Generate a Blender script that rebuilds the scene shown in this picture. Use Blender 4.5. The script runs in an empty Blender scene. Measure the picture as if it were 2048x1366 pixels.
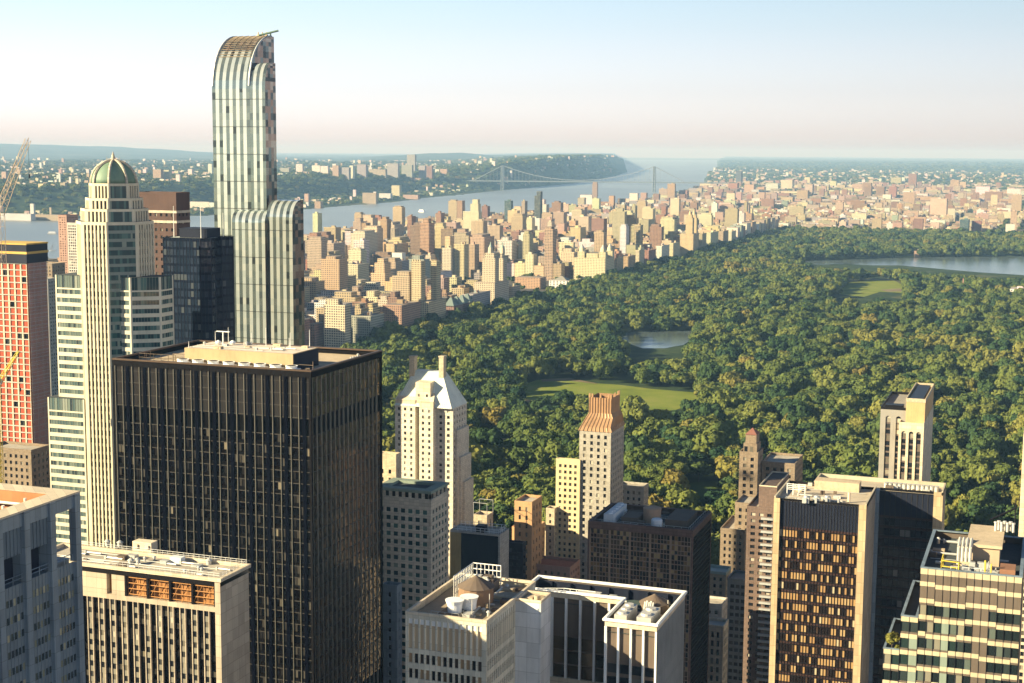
import bpy, math, random
import numpy as np
random.seed(7); RNG = np.random.default_rng(7)
S = bpy.context.scene
COL = S.collection
# ------------------------------------------------------------------ camera model (pixels of a 2048 x 1366 frame)
F = 3000.0; CX, CY = 1024.0, 683.0
PITCH = math.atan(380/3000); YAW = math.radians(19.9); ROLL = math.radians(0.4)
CAM = np.array([0.0, 0.0, 258.0])
_f = np.array([-math.sin(YAW)*math.cos(PITCH), math.cos(YAW)*math.cos(PITCH), -math.sin(PITCH)])
_r0 = np.array([math.cos(YAW), math.sin(YAW), 0.0]); _u0 = np.cross(_r0, _f)
_r = math.cos(ROLL)*_r0 + math.sin(ROLL)*_u0; _u = -math.sin(ROLL)*_r0 + math.cos(ROLL)*_u0
def proj(X, Y, Z):
    v = np.array([X, Y, Z], float)-CAM; d = v@_f
    return CX+F*(v@_r)/d, CY-F*(v@_u)/d
def ray(px, py):
    return _f*F+_r*(px-CX)-_u*(py-CY)
def at(px, py, z=0.0):
    """ground position (X, Y) seen at a pixel, at height z"""
    w = ray(px, py); t = (z-CAM[2])/w[2]
    return CAM[0]+w[0]*t, CAM[1]+w[1]*t
def atd(px, d):
    """(X, Y) on the column px at horizontal distance d along the view axis"""
    w = ray(px, 683-(683-303)); h = w[:2]/np.hypot(*w[:2]); fx = np.array([-math.sin(YAW), math.cos(YAW)])
    return tuple(h*d/(h@fx))
def sx(px, Y, z):
    n = F*_r-(px-CX)*_f; return (n@CAM-n[1]*Y-n[2]*z)/n[0]
def sy(px, X, z):
    n = F*_r-(px-CX)*_f; return (n@CAM-n[0]*X-n[2]*z)/n[1]
def sz(py, X, Y):
    n = F*_u+(py-CY)*_f; return (n@CAM-n[0]*X-n[1]*Y)/n[2]
# ------------------------------------------------------------------ objects
def tag(o, label=None, cat=None, group=None, kind=None):
    if label: o['label'] = label
    if cat: o['category'] = cat
    if group: o['group'] = group
    if kind: o['kind'] = kind
    return o
def thing(name, label, cat, loc, group=None):
    o = bpy.data.objects.new(name, None); COL.objects.link(o); o.location = loc
    o.empty_display_size = 1.0
    return tag(o, label, cat, group)
def off(p):
    x = np.zeros(3)
    while p is not None: x += np.array(p.location); p = p.parent
    return x
class MB:
    """collects shapes and links them as ONE mesh object"""
    def __init__(s): s.v = []; s.f = []; s.rnd = []; s.uv = {}
    def add(s, vs, fs, rnd=0.0):
        b = len(s.v); s.v += [tuple(p) for p in vs]
        for f in fs: s.f.append(tuple(b+i for i in f)); s.rnd.append(rnd)
    def quad(s, a, b, c, d, rnd=0.0): s.add([a, b, c, d], [(0, 1, 2, 3)], rnd)
    def box(s, x0, x1, y0, y1, z0, z1, rnd=0.0, bottom=True):
        fs = [(4, 5, 6, 7), (0, 1, 5, 4), (1, 2, 6, 5), (2, 3, 7, 6), (3, 0, 4, 7)]
        if bottom: fs.append((3, 2, 1, 0))
        s.add([(x0, y0, z0), (x1, y0, z0), (x1, y1, z0), (x0, y1, z0), (x0, y0, z1), (x1, y0, z1), (x1, y1, z1), (x0, y1, z1)], fs, rnd)
    def prism(s, pts, z0, z1, cap=True):
        n = len(pts); vs = [(p[0], p[1], z0) for p in pts]+[(p[0], p[1], z1) for p in pts]
        fs = [(i, (i+1) % n, n+(i+1) % n, n+i) for i in range(n)]
        if cap: fs += [tuple(range(n, 2*n)), tuple(range(n-1, -1, -1))]
        s.add(vs, fs)
    def lathe(s, cx, cy, prof, n=16, a0=0.0):
        b = len(s.v)
        for (r, z) in prof:
            for k in range(n):
                a = a0+2*math.pi*k/n; s.v.append((cx+r*math.cos(a), cy+r*math.sin(a), z))
        m = len(prof)
        for j in range(m-1):
            for k in range(n):
                s.f.append((b+j*n+k, b+j*n+(k+1) % n, b+(j+1)*n+(k+1) % n, b+(j+1)*n+k)); s.rnd.append(0)
        s.f.append(tuple(b+(m-1)*n+k for k in range(n))); s.rnd.append(0)
        s.f.append(tuple(b+n-1-k for k in range(n))); s.rnd.append(0)
    def tube(s, p, q, r, n=6, r2=None):
        p = np.array(p, float); q = np.array(q, float); d = q-p; L = np.linalg.norm(d)
        if L < 1e-6: return
        d /= L; a = np.cross(d, [0, 0, 1] if abs(d[2]) < .9 else [1, 0, 0]); a /= np.linalg.norm(a); b = np.cross(d, a)
        r2 = r if r2 is None else r2
        vs = []
        for c, rr in ((p, r), (q, r2)):
            for k in range(n):
                t = 2*math.pi*k/n; vs.append(tuple(c+rr*(math.cos(t)*a+math.sin(t)*b)))
        s.add(vs, [(i, (i+1) % n, n+(i+1) % n, n+i) for i in range(n)]+[tuple(range(n, 2*n)), tuple(range(n-1, -1, -1))])
    def build(s, name, m, parent=None, smooth=False):
        me = bpy.data.meshes.new(name); V = np.array(s.v, float).reshape(-1, 3)-off(parent)
        me.from_pydata(V.tolist(), [], s.f)
        if any(s.rnd):
            a = me.attributes.new('rnd', 'FLOAT', 'FACE'); a.data.foreach_set('value', np.array(s.rnd, np.float32))
        if m: me.materials.append(m)
        if smooth: me.shade_smooth()
        o = bpy.data.objects.new(name, me); COL.objects.link(o)
        if parent: o.parent = parent
        return o
# ------------------------------------------------------------------ materials
MATS = {}
class NT:
    def __init__(s, name):
        s.m = bpy.data.materials.new(name); s.m.use_nodes = True; s.t = s.m.node_tree; s.b = s.t.nodes['Principled BSDF']; MATS[name] = s.m
    def n(s, typ, **kw):
        n = s.t.nodes.new(typ)
        for k, v in kw.items():
            if k.startswith('i_'): n.inputs[int(k[2:])].default_value = v
            else: setattr(n, k, v)
        return n
    def l(s, a, ai, b, bi): s.t.links.new(a.outputs[ai], b.inputs[bi]); return b
    def math(s, op, a, b=None, c=None):
        n = s.t.nodes.new('ShaderNodeMath'); n.operation = op
        for i, v in enumerate((a, b, c)):
            if v is None: continue
            if isinstance(v, (int, float)): n.inputs[i].default_value = v
            else: s.t.links.new(v, n.inputs[i])
        return n.outputs[0]
    def mix(s, fac, a, b, blend='MIX'):
        n = s.t.nodes.new('ShaderNodeMix'); n.data_type = 'RGBA'; n.blend_type = blend
        for i, v in ((0, fac), (6, a), (7, b)):
            if isinstance(v, (int, float)): n.inputs[i].default_value = v
            elif isinstance(v, tuple): n.inputs[i].default_value = (*v[:3], 1)
            else: s.t.links.new(v, n.inputs[i])
        return n.outputs[2]
    def set(s, **kw):
        for k, v in kw.items():
            s.b.inputs[{'rough': 'Roughness', 'metal': 'Metallic', 'spec': 'Specular IOR Level', 'ior': 'IOR'}[k]].default_value = v
        return s
    def col(s, sock): s.t.links.new(sock, s.b.inputs['Base Color'])
    def noise(s, scale, detail=3, coord='Object', vec=None, stretch=None, rough=.55):
        tc = s.t.nodes.new('ShaderNodeTexCoord') if vec is None else None
        src = tc.outputs[coord] if vec is None else vec
        if stretch:
            mp = s.t.nodes.new('ShaderNodeMapping'); mp.inputs['Scale'].default_value = stretch; s.t.links.new(src, mp.inputs[0]); src = mp.outputs[0]
        n = s.t.nodes.new('ShaderNodeTexNoise'); n.inputs['Scale'].default_value = scale; n.inputs['Detail'].default_value = detail; n.inputs['Roughness'].default_value = rough
        s.t.links.new(src, n.inputs['Vector']); return n.outputs[0]
    def ramp(s, fac, stops, interp='LINEAR'):
        n = s.t.nodes.new('ShaderNodeValToRGB'); e = n.color_ramp.elements; n.color_ramp.interpolation = interp
        while len(e) < len(stops): e.new(0.5)
        for i, (p, c) in enumerate(stops):
            e[i].position = p; e[i].color = (*c, 1) if len(c) == 3 else c
        s.t.links.new(fac, n.inputs[0]); return n.outputs[0]
def sc3(c, k): return tuple(min(1, max(0, x*k)) for x in c)
def wallmat(name, c, var=.22, rough=.85, metal=0.0, spec=None, streak=True, joint=None):
    t = NT(name).set(rough=rough, metal=metal, spec=spec if spec is not None else (.08 if max(c) < .06 else .3))
    a = t.noise(.12, 4); b = t.noise(1.1, 4, stretch=(1, 1, .12) if streak else None)
    f = t.math('ADD', t.math('MULTIPLY', a, .6), t.math('MULTIPLY', b, .4))
    out = t.ramp(f, [(.3, sc3(c, 1-var)), (.5, c), (.7, sc3(c, 1+var*.6))])
    if joint:   # cladding panels: each a slightly different tone, with a thin joint round it
        tc = t.n('ShaderNodeTexCoord'); s_ = t.n('ShaderNodeSeparateXYZ'); t.l(tc, 'Object', s_, 0)
        u = t.math('DIVIDE', t.math('ADD', s_.outputs[0], s_.outputs[1]), joint[0]); v = t.math('DIVIDE', s_.outputs[2], joint[1])
        cv = t.n('ShaderNodeCombineXYZ'); t.t.links.new(t.math('FLOOR', u), cv.inputs[0]); t.t.links.new(t.math('FLOOR', v), cv.inputs[1])
        wn = t.n('ShaderNodeTexWhiteNoise'); t.l(cv, 0, wn, 0)
        tone = t.math('MULTIPLY_ADD', wn.outputs[0], .26, .82)
        ln = t.math('MAXIMUM', t.math('LESS_THAN', t.math('FRACT', u), .045/joint[0]*1.6), t.math('LESS_THAN', t.math('FRACT', v), .07/joint[1]*1.6))
        k = t.math('MULTIPLY', tone, t.math('SUBTRACT', 1.0, t.math('MULTIPLY', ln, .4)))
        vm = t.n('ShaderNodeVectorMath', operation='SCALE'); t.t.links.new(out, vm.inputs[0]); t.t.links.new(k, vm.inputs['Scale']); out = vm.outputs[0]
    t.col(out); return t.m
def rndsock(t):
    at_ = t.n('ShaderNodeAttribute', attribute_name='rnd'); oi = t.n('ShaderNodeObjectInfo')
    return t.math('FRACT', t.math('ADD', at_.outputs['Fac'], oi.outputs['Random']))
def glassmat(name, stops, rough=.06, spec=.6, metal=0.0, bump=0.0):
    """window glass: dark room behind it, or a blind of its own colour, chosen per pane"""
    t = NT(name).set(rough=rough, spec=spec, metal=metal)
    t.col(t.ramp(rndsock(t), stops, 'CONSTANT'))
    if bump:
        nz = t.noise(.35, 2); bp = t.n('ShaderNodeBump'); bp.inputs['Strength'].default_value = bump; bp.inputs['Distance'].default_value = .3
        t.t.links.new(nz, bp.inputs['Height']); t.l(bp, 0, t.b, 'Normal')
    return t.m
# ------------------------------------------------------------------ facade generator
def steps(n, mods, x0=0.0, total=None):
    """breakpoints from a repeating list of widths; returns list of (a, b, index_in_module, module)"""
    out = []; x = x0
    k = total/(n*sum(mods)) if total else 1.0
    for i in range(n):
        for j, w in enumerate(mods): out.append((x, x+w*k, j, i)); x += w*k
    return out
class Facade:
    """a wall laid out as a grid of cells with their own depth and material; cells named 'win' can become window objects"""
    def __init__(s, rows=(), cols=()): s.parts = {}; s.wins = []; s.rows = set(rows); s.cols = set(cols)
    def jamb(s, k): return k.strip('*') if k not in s.rows and k not in s.cols else next((q for q in s.parts if q.startswith(k+'@')), k)
    def mb(s, k): return s.parts.setdefault(k, MB())
    def face(s, o, u, nrm, us, vs, fn, rnd=True):
        """o: lower left corner (outside), u: unit along the wall, nrm: outward normal; us, vs: lists of (a, b, j, i); fn(ju, iu, jv, iv) -> (depth, key)"""
        o = np.array(o, float); u = np.array(u, float); nrm = np.array(nrm, float); z = np.array([0, 0, 1.0])
        nu, nv = len(us), len(vs); C = [[fn(a[2], a[3], b[2], b[3]) for b in vs] for a in us]
        def p(x, y, d): return o+u*x+z*y-nrm*d
        for i in range(nu):
            a0, a1 = us[i][0], us[i][1]
            j = 0
            while j < nv:
                c = C[i][j]
                if c is None: j += 1; continue
                d, k = c; b0, b1 = vs[j][0], vs[j][1]
                if k in s.rows: k = '%s@%s%d' % (k, 'se'[abs(int(nrm[0])) % 2], vs[j][3])
                elif k in s.cols: k = '%s@%s%d' % (k, 'se'[abs(int(nrm[0])) % 2], us[i][3])
                if k[0] == '*':
                    s.wins.append((p(a0, b0, d), p(a1, b0, d), p(a1, b1, d), p(a0, b1, d), k[1:]))
                else:
                    s.mb(k).quad(p(a0, b0, d), p(a1, b0, d), p(a1, b1, d), p(a0, b1, d), random.random() if rnd else 0.0)
                j += 1
            for j in range(nv):
                c = C[i][j]
                if c is None: continue
                b0, b1 = vs[j][0], vs[j][1]
                if i+1 < nu and C[i+1][j] is not None and C[i+1][j][0] != c[0]:
                    e = C[i+1][j]; sh = c if c[0] < e[0] else e
                    q = [p(a1, b0, c[0]), p(a1, b0, e[0]), p(a1, b1, e[0]), p(a1, b1, c[0])]
                    s.mb(s.jamb(sh[1])).quad(*q)
                if j+1 < nv and C[i][j+1] is not None and C[i][j+1][0] != c[0]:
                    e = C[i][j+1]; sh = c if c[0] < e[0] else e
                    s.mb(s.jamb(sh[1])).quad(p(a0, b1, c[0]), p(a1, b1, c[0]), p(a1, b1, e[0]), p(a0, b1, e[0]))
    def build(s, parent, names, mats, limit=100):
        for k, mb in s.parts.items():
            k = k.split('@')[0]; mb.build(names.get(k, k), mats[k], parent)
        if s.wins:
            cache = {}
            rest = MB()
            for n, (a, b, c, d, k) in enumerate(s.wins):
                if n < limit:
                    key = tuple(np.round(np.concatenate([b-a, d-a]), 2))+(k,)
                    if key not in cache:
                        m = MB(); m.quad((0, 0, 0), tuple(b-a), tuple(c-a), tuple(d-a)); o = m.build('window', mats[k]); o.parent = parent; cache[key] = o.data
                    else:
                        o = bpy.data.objects.new('window', cache[key]); COL.objects.link(o); o.parent = parent
                    o.location = a-off(parent)
                else: rest.quad(a, b, c, d, random.random())
            if rest.v: tag(rest.build('windows', mats[s.wins[0][4]], parent), kind='stuff')
# ------------------------------------------------------------------ camera, sun, sky
cam = bpy.data.cameras.new('camera'); co = bpy.data.objects.new('camera', cam); COL.objects.link(co); S.camera = co
cam.sensor_width = 36; cam.lens = F/2048*36; cam.clip_start = 1; cam.clip_end = 200000
from mathutils import Matrix
co.matrix_world = Matrix(((_r[0], _u[0], -_f[0], CAM[0]), (_r[1], _u[1], -_f[1], CAM[1]), (_r[2], _u[2], -_f[2], CAM[2]), (0, 0, 0, 1)))
SUN_EL = math.radians(21); SUNV = np.array([-.805, -.595]); SUNV /= np.hypot(*SUNV)
sun = bpy.data.lights.new('sun', 'SUN'); sun.energy = 5.0; sun.angle = math.radians(.5); sun.color = (1.0, .87, .57)
so = bpy.data.objects.new('sun', sun); COL.objects.link(so)
from mathutils import Vector
so.rotation_euler = Vector((SUNV[0]*math.cos(SUN_EL), SUNV[1]*math.cos(SUN_EL), math.sin(SUN_EL))).to_track_quat('Z', 'Y').to_euler()
W = bpy.data.worlds.new('World'); S.world = W; W.use_nodes = True
wt = W.node_tree; bg = wt.nodes['Background']
sky = wt.nodes.new('ShaderNodeTexSky'); sky.sky_type = 'NISHITA'; sky.sun_disc = False; sky.sun_elevation = SUN_EL
sky.sun_rotation = -math.atan2(SUNV[0], SUNV[1]); sky.air_density = 1.0; sky.dust_density = 1.0; sky.ozone_density = 2.0
hs = wt.nodes.new('ShaderNodeMix'); hs.data_type = 'RGBA'; hs.blend_type = 'MULTIPLY'; hs.inputs[0].default_value = 1.0
hs.inputs[7].default_value = (1.05, 1.0, .96, 1)
dsat = wt.nodes.new('ShaderNodeHueSaturation'); dsat.inputs['Saturation'].default_value = .62; dsat.inputs['Value'].default_value = 1.25
wt.links.new(sky.outputs[0], dsat.inputs['Color']); wt.links.new(dsat.outputs[0], hs.inputs[6]); tcw = wt.nodes.new('ShaderNodeTexCoord'); sep = wt.nodes.new('ShaderNodeSeparateXYZ'); wt.links.new(tcw.outputs['Generated'], sep.inputs[0])
rw = wt.nodes.new('ShaderNodeValToRGB'); e_ = rw.color_ramp.elements
for p_, c_ in ((0.0, (.92, .84, 1.0)), (.0075, (.89, .825, .97)), (.0206, (.765, .76, .925)), (.04, (.647, .648, .783)), (.066, (.594, .61, .721)), (.0913, (.527, .584, .669)), (.14, (.42, .50, .62)), (.22, (.27, .38, .52)), (.5, (.11, .20, .35))):
    k_ = e_[0] if p_ == 0 else (e_.new(p_) if p_ < .5 else e_[-1])
    k_.position = p_; k_.color = (*c_, 1)
wt.links.new(sep.outputs[2], rw.inputs[0])
h2 = wt.nodes.new('ShaderNodeMix'); h2.data_type = 'RGBA'; h2.blend_type = 'MULTIPLY'; h2.inputs[0].default_value = 1.0
wt.links.new(hs.outputs[2], h2.inputs[6]); wt.links.new(rw.outputs[0], h2.inputs[7]); wt.links.new(h2.outputs[2], bg.inputs[0]); bg.inputs[1].default_value = 0.069
S.view_settings.view_transform = 'Standard'; S.view_settings.look = 'None'; S.view_settings.exposure = 1.6; S.view_settings.gamma = 1.0
S.render.engine = 'CYCLES'
cy = S.cycles; cy.max_bounces = 5; cy.diffuse_bounces = 2; cy.glossy_bounces = 3; cy.transmission_bounces = 2; cy.volume_bounces = 0
cy.use_denoising = True; cy.caustics_reflective = False; cy.caustics_refractive = False
try: cy.denoiser = 'OPENIMAGEDENOISE'
except Exception: pass
# ------------------------------------------------------------------ polygons on the ground, from the photograph
def poly(pts): return np.array([at(*p) for p in pts])
def inpoly(P, poly):
    x, y = P[:, 0], P[:, 1]; r = np.zeros(len(P), bool); n = len(poly); j = n-1
    for i in range(n):
        xi, yi = poly[i]; xj, yj = poly[j]
        c = ((yi > y) != (yj > y)) & (x < (xj-xi)*(y-yi)/((yj-yi) if yj != yi else 1e-9)+xi); r ^= c; j = i
    return r
def pdist(P, line):
    best = np.full(len(P), 1e9)
    for a, b in zip(line[:-1], line[1:]):
        d = b-a; t = np.clip(((P-a)@d)/(d@d), 0, 1); best = np.minimum(best, np.hypot(*(P-a-t[:, None]*d).T))
    return best
njshore = poly([(-900, 450), (-300, 444), (-50, 440), (120, 438), (300, 435), (420, 431), (610, 419), (700, 411), (790, 404), (850, 396), (905, 391), (1000, 381), (1100, 371.5), (1180, 363), (1235, 351), (1250, 345)])
tip = njshore[-1]
nyshore = poly([(1418, 350), (1412, 372), (1330, 392), (1200, 415), (1000, 440), (850, 458), (700, 480), (600, 497), (400, 530), (200, 560), (-100, 600), (-900, 760)])
farL, farR = np.array(atd(1238, 55000)), np.array(atd(1436, 55000))
river = np.vstack([njshore, [np.array(atd(1236, 24000)), farL, farR, np.array(atd(1440, 22000))], nyshore])
njpoly = np.vstack([njshore, [np.array(atd(1236, 24000)), farL, np.array(atd(1238, 90000)), np.array([-90000, 60000.]), np.array([-90000, -5000.])]])
CPW = -842.0; PARK_S, PARK_N, PARK_E = 800.0, 4950.0, 520.0
def height(P):
    v = np.column_stack([P, np.zeros(len(P))])-np.array([0, 0, 258.]); d = P@np.array([-math.sin(YAW), math.cos(YAW)])
    dd = np.maximum(d, 1); px = CX+F*(v@np.array([math.cos(YAW), math.sin(YAW), 0]))/dd*.992; px = np.where(d > 50, px, 3000)
    dist = np.hypot(*P.T)
    nj = inpoly(P, njpoly); ds = pdist(P, njshore)
    Hp = np.interp(px, [-400, 0, 400, 600, 850, 950, 1020, 1100, 1160, 1215, 1250], [98, 98, 100, 104, 108, 128, 170, 196, 205, 205, 150])
    strip = np.interp(px, [-400, 0, 300, 610, 820, 930, 980], [420, 420, 380, 380, 320, 90, 40])
    t = np.clip((ds-strip)/np.interp(px, [0, 900, 1000], [330, 300, 220]), 0, 1); t = t*t*(3-2*t)
    wob = 9*np.sin(P[:, 0]/410+1.3*np.sin(P[:, 1]/700))+7*np.sin(P[:, 1]/330+P[:, 0]/900)+4*np.sin(P[:, 0]/97)*np.sin(P[:, 1]/121)
    h = np.where(nj, 2.5+t*(Hp+wob*np.clip((ds-strip)/900, .25, 1)), 0.0)
    # far ridges
    h += np.where(nj, np.exp(-((dist-36000)/7000)**2)*np.interp(px, [-900, -100, 60, 250, 420, 560], [330, 300, 240, 190, 90, 0]), 0)
    h += np.where(nj, np.exp(-((dist-27000)/4000)**2)*np.interp(px, [700, 800, 860, 920, 985, 1040], [0, 60, 105, 105, 20, 0]), 0)
    # low land far north and the wooded heights beyond the city
    ny = ~nj & (dist > 7000) & (px > 1380)
    h += np.where(ny, np.clip((dist-7000)/9000, 0, 1)*(28+10*np.sin(P[:, 0]/900)*np.sin(P[:, 1]/1400)+np.clip((dist-16000)/20000, 0, 1)*60), 0)
    h = np.where(inpoly(P, river) | ((dist > 54000) & (px > 1230) & (px < 1440)), np.where(dist < 40000, -3.0, -1.0), h)
    return h
ang = np.concatenate([np.arange(-180, -28, 6.0), np.arange(-28, 28, .16), np.arange(28, 180.1, 6.0)])
rad = np.concatenate([[0.0, 120], np.geomspace(240, 75000, 270)])
A, R = np.meshgrid(np.radians(ang), rad, indexing='ij')
dirx = -math.sin(YAW)*np.cos(A)+math.cos(YAW)*np.sin(A); diry = math.cos(YAW)*np.cos(A)+math.sin(YAW)*np.sin(A)
P = np.column_stack([(dirx*R).ravel(), (diry*R).ravel()])
H = height(P); na, nr = A.shape
idx = np.arange(na*nr).reshape(na, nr)
q = np.stack([idx[:-1, :-1], idx[1:, :-1], idx[1:, 1:], idx[:-1, 1:]], -1).reshape(-1, 4)[:, ::-1]
gm = bpy.data.meshes.new('ground'); gm.from_pydata(np.column_stack([P, H]).tolist(), [], q.tolist())
inpark = (P[:, 0] > CPW+6) & (P[:, 0] < PARK_E) & (P[:, 1] > PARK_S) & (P[:, 1] < PARK_N)
nj = inpoly(P, njpoly); far = np.hypot(*P.T)
green = np.where(nj | inpark, 1.0, np.clip((far-11500)/3000, 0, 1))
ca = gm.attributes.new('green', 'FLOAT', 'POINT'); ca.data.foreach_set('value', green.astype(np.float32))
t = NT('ground_cover').set(rough=.95, spec=.1)
g = t.n('ShaderNodeAttribute', attribute_name='green').outputs['Fac']
n1 = t.noise(.02, 6, rough=.7); n2 = t.noise(.0022, 5, rough=.65)
woods = t.ramp(n1, [(.34, (.012, .026, .014)), (.5, (.028, .048, .018)), (.68, (.07, .085, .03))])
woods = t.mix(t.math('GREATER_THAN', n2, .56), woods, t.mix(n1, (.035, .05, .02), (.12, .12, .05)))
t.col(t.mix(g, t.ramp(n1, [(.35, (.05, .048, .045)), (.65, (.13, .12, .10))]), woods))
gm.materials.append(t.m); gm.shade_smooth()
go = bpy.data.objects.new('ground', gm); COL.objects.link(go); tag(go, 'wooded and built-up land reaching the hazy horizon', 'ground', kind='structure')
def sheet(name, pts, z, m, label, cat='ground'):
    from mathutils.geometry import tessellate_polygon
    vs = [Vector((p[0], p[1], z)) for p in pts]; tri = tessellate_polygon([vs])
    me = bpy.data.meshes.new(name); fs = []
    for a, b, c in tri:
        n = (vs[b]-vs[a]).cross(vs[c]-vs[a]); fs.append((a, b, c) if n.z > 0 else (a, c, b))
    me.from_pydata([tuple(v) for v in vs], [], fs); me.materials.append(m)
    o = bpy.data.objects.new(name, me); COL.objects.link(o); return tag(o, label, cat, kind='structure')
def watermat(name, c, rough, scale, strength):
    t = NT(name).set(rough=rough, spec=.5); t.col(t.ramp(t.noise(scale*.02, 3), [(.4, sc3(c, .8)), (.6, sc3(c, 1.2))]))
    nz = t.noise(scale, 3, stretch=(1, .35, 1)); bp = t.n('ShaderNodeBump'); bp.inputs['Strength'].default_value = strength; bp.inputs['Distance'].default_value = 1.0
    t.t.links.new(nz, bp.inputs['Height']); t.l(bp, 0, t.b, 'Normal'); return t.m
sheet('river', river, 0.4, watermat('river_water', (.17, .195, .195), .32, .03, .2), 'wide pale river running past the far wooded shore', 'river')
wm = watermat('pond_water', (.09, .115, .11), .16, .5, .2)
reservoir = poly([(1560, 523), (1640, 521), (1760, 516), (1860, 514.5), (2120, 512), (2120, 556), (2040, 550), (1960, 545), (1880, 538), (1800, 531), (1740, 531), (1690, 528), (1640, 530)])
lake = poly([(1232, 668), (1262, 664), (1320, 663), (1392, 660), (1392, 674), (1368, 690), (1330, 697), (1285, 697), (1258, 688)])
meadow = poly([(1040, 772), (1075, 760), (1140, 757), (1190, 767), (1240, 770), (1300, 778), (1396, 786), (1396, 806), (1352, 820), (1290, 828), (1225, 808), (1040, 806)])
meadow_near = poly([(1042, 812), (1225, 812), (1290, 836), (1352, 826)])
lawn = poly([(1652, 578), (1690, 566), (1745, 560), (1790, 562), (1812, 574), (1806, 586), (1760, 584), (1728, 594), (1672, 588)])
diamond = poly([(946, 884), (962, 878), (1010, 877), (1030, 883), (1010, 889), (962, 889)])
glade = poly([(1360, 968), (1440, 962), (1452, 985), (1420, 1000), (1370, 998)])
def grassmat(name, c1, c2, c3):
    t = NT(name).set(rough=.95, spec=.1); n = t.noise(.02, 5, rough=.65); t.col(t.ramp(n, [(.35, c1), (.52, c2), (.66, c3)])); return t.m
gr = grassmat('meadow_grass', (.12, .155, .022), (.17, .20, .03), (.21, .21, .05))
sheet('lake', lake, .3, wm, 'small pale lake among the park trees', 'lake')
sheet('reservoir', reservoir, .3, wm, 'broad blue reservoir at the far end of the park', 'reservoir')
sheet('meadow', np.vstack([meadow]), .25, gr, 'open sunlit meadow in the middle of the park', 'lawn')
sheet('lawn', lawn, .25, gr, 'distant oval lawn in front of the reservoir', 'lawn')
sheet('sand_field', diamond, .25, grassmat('infield_sand', (.30, .22, .12), (.36, .27, .15), (.42, .32, .18)), 'bare sandy ball field among dark trees', 'ball field')
sheet('glade', glade, .25, grassmat('shaded_grass', (.03, .06, .015), (.045, .075, .02), (.06, .09, .025)), 'small shaded glade behind the park front buildings', 'lawn')  # darker copy of the grass colour, so the glade reads as shaded
# worn earth on the meadow rim
earth = grassmat('worn_earth', (.14, .11, .06), (.19, .15, .09), (.24, .19, .11))
sheet('bare_earth', poly([(1082, 759), (1138, 756.5), (1190, 766.5), (1196, 769), (1140, 762), (1084, 764)]), .4, earth, 'strip of bare earth along the far rim of the meadow', 'bare earth')
sheet('bare_earth', poly([(1050, 800), (1120, 802), (1190, 803), (1220, 806), (1120, 807), (1050, 806)]), .4, earth, 'strip of bare earth along the near rim of the meadow', 'bare earth')
sheet('bare_earth', poly([(1760, 580), (1800, 577), (1808, 583), (1775, 584)]), .4, earth, 'bare infield at the corner of the distant oval lawn', 'bare earth')
# ------------------------------------------------------------------ haze
hb = MB(); hb.box(-72000, 72000, -30000, 72000, -6, 420); 
hm = bpy.data.materials.new('haze'); hm.use_nodes = True; ht = hm.node_tree; ht.nodes.clear()
ho = ht.nodes.new('ShaderNodeOutputMaterial'); pv = ht.nodes.new('ShaderNodeVolumePrincipled'); ht.links.new(pv.outputs[0], ho.inputs['Volume'])
pv.inputs['Color'].default_value = (.29, .52, .84, 1); pv.inputs['Absorption Color'].default_value = (.546, .287, 0.0, 1); pv.inputs['Density'].default_value = 4.5e-5; pv.inputs['Anisotropy'].default_value = 0.0
hz = hb.build('haze', hm); tag(hz, 'pale haze that fades the far shore and hills', 'haze', kind='stuff')
# ------------------------------------------------------------------ trees
def foliage(name, stops, patch):
    t = NT(name).set(rough=.9, spec=.08)
    oi = t.n('ShaderNodeObjectInfo'); geo = t.n('ShaderNodeNewGeometry')
    base = t.ramp(oi.outputs['Random'], stops)
    sp_ = t.n('ShaderNodeSeparateXYZ'); t.l(geo, 'Position', sp_, 0)
    east = t.math('MULTIPLY', t.math('MINIMUM', t.math('MAXIMUM', t.math('DIVIDE', t.math('ADD', sp_.outputs[0], 330.0), 620.0), 0.0), 1.0), .13)   # the autumn-tinged species stand on the east side
    nearby = t.math('MULTIPLY', t.math('MINIMUM', t.math('MAXIMUM', t.math('DIVIDE', t.math('SUBTRACT', sp_.outputs[1], 1900.0), 1200.0), 0.0), 1.0), -.10)
    pn = t.math('ADD', t.math('ADD', t.noise(.0034, 3, vec=geo.outputs['Position'], rough=.6), east), nearby)
    base = t.mix(t.math('MULTIPLY', t.math('GREATER_THAN', t.math('ADD', pn, t.math('MULTIPLY', oi.outputs['Random'], .06)), .655), .7), base, patch)
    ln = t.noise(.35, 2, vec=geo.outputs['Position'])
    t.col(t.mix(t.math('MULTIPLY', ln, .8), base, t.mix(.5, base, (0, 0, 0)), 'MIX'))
    return t.m
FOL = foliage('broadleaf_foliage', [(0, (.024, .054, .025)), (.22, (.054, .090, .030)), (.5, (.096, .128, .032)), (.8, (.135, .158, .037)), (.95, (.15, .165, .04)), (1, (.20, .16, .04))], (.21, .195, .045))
BARK = wallmat('bark', (.07, .055, .04))
ico = []
def icosphere():
    import bmesh
    bm = bmesh.new(); bmesh.ops.create_icosphere(bm, subdivisions=2, radius=1.0)
    v = np.array([x.co[:] for x in bm.verts]); f = np.array([[y.index for y in x.verts] for x in bm.faces]); bm.free(); return v, f
IV, IF = icosphere()
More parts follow.
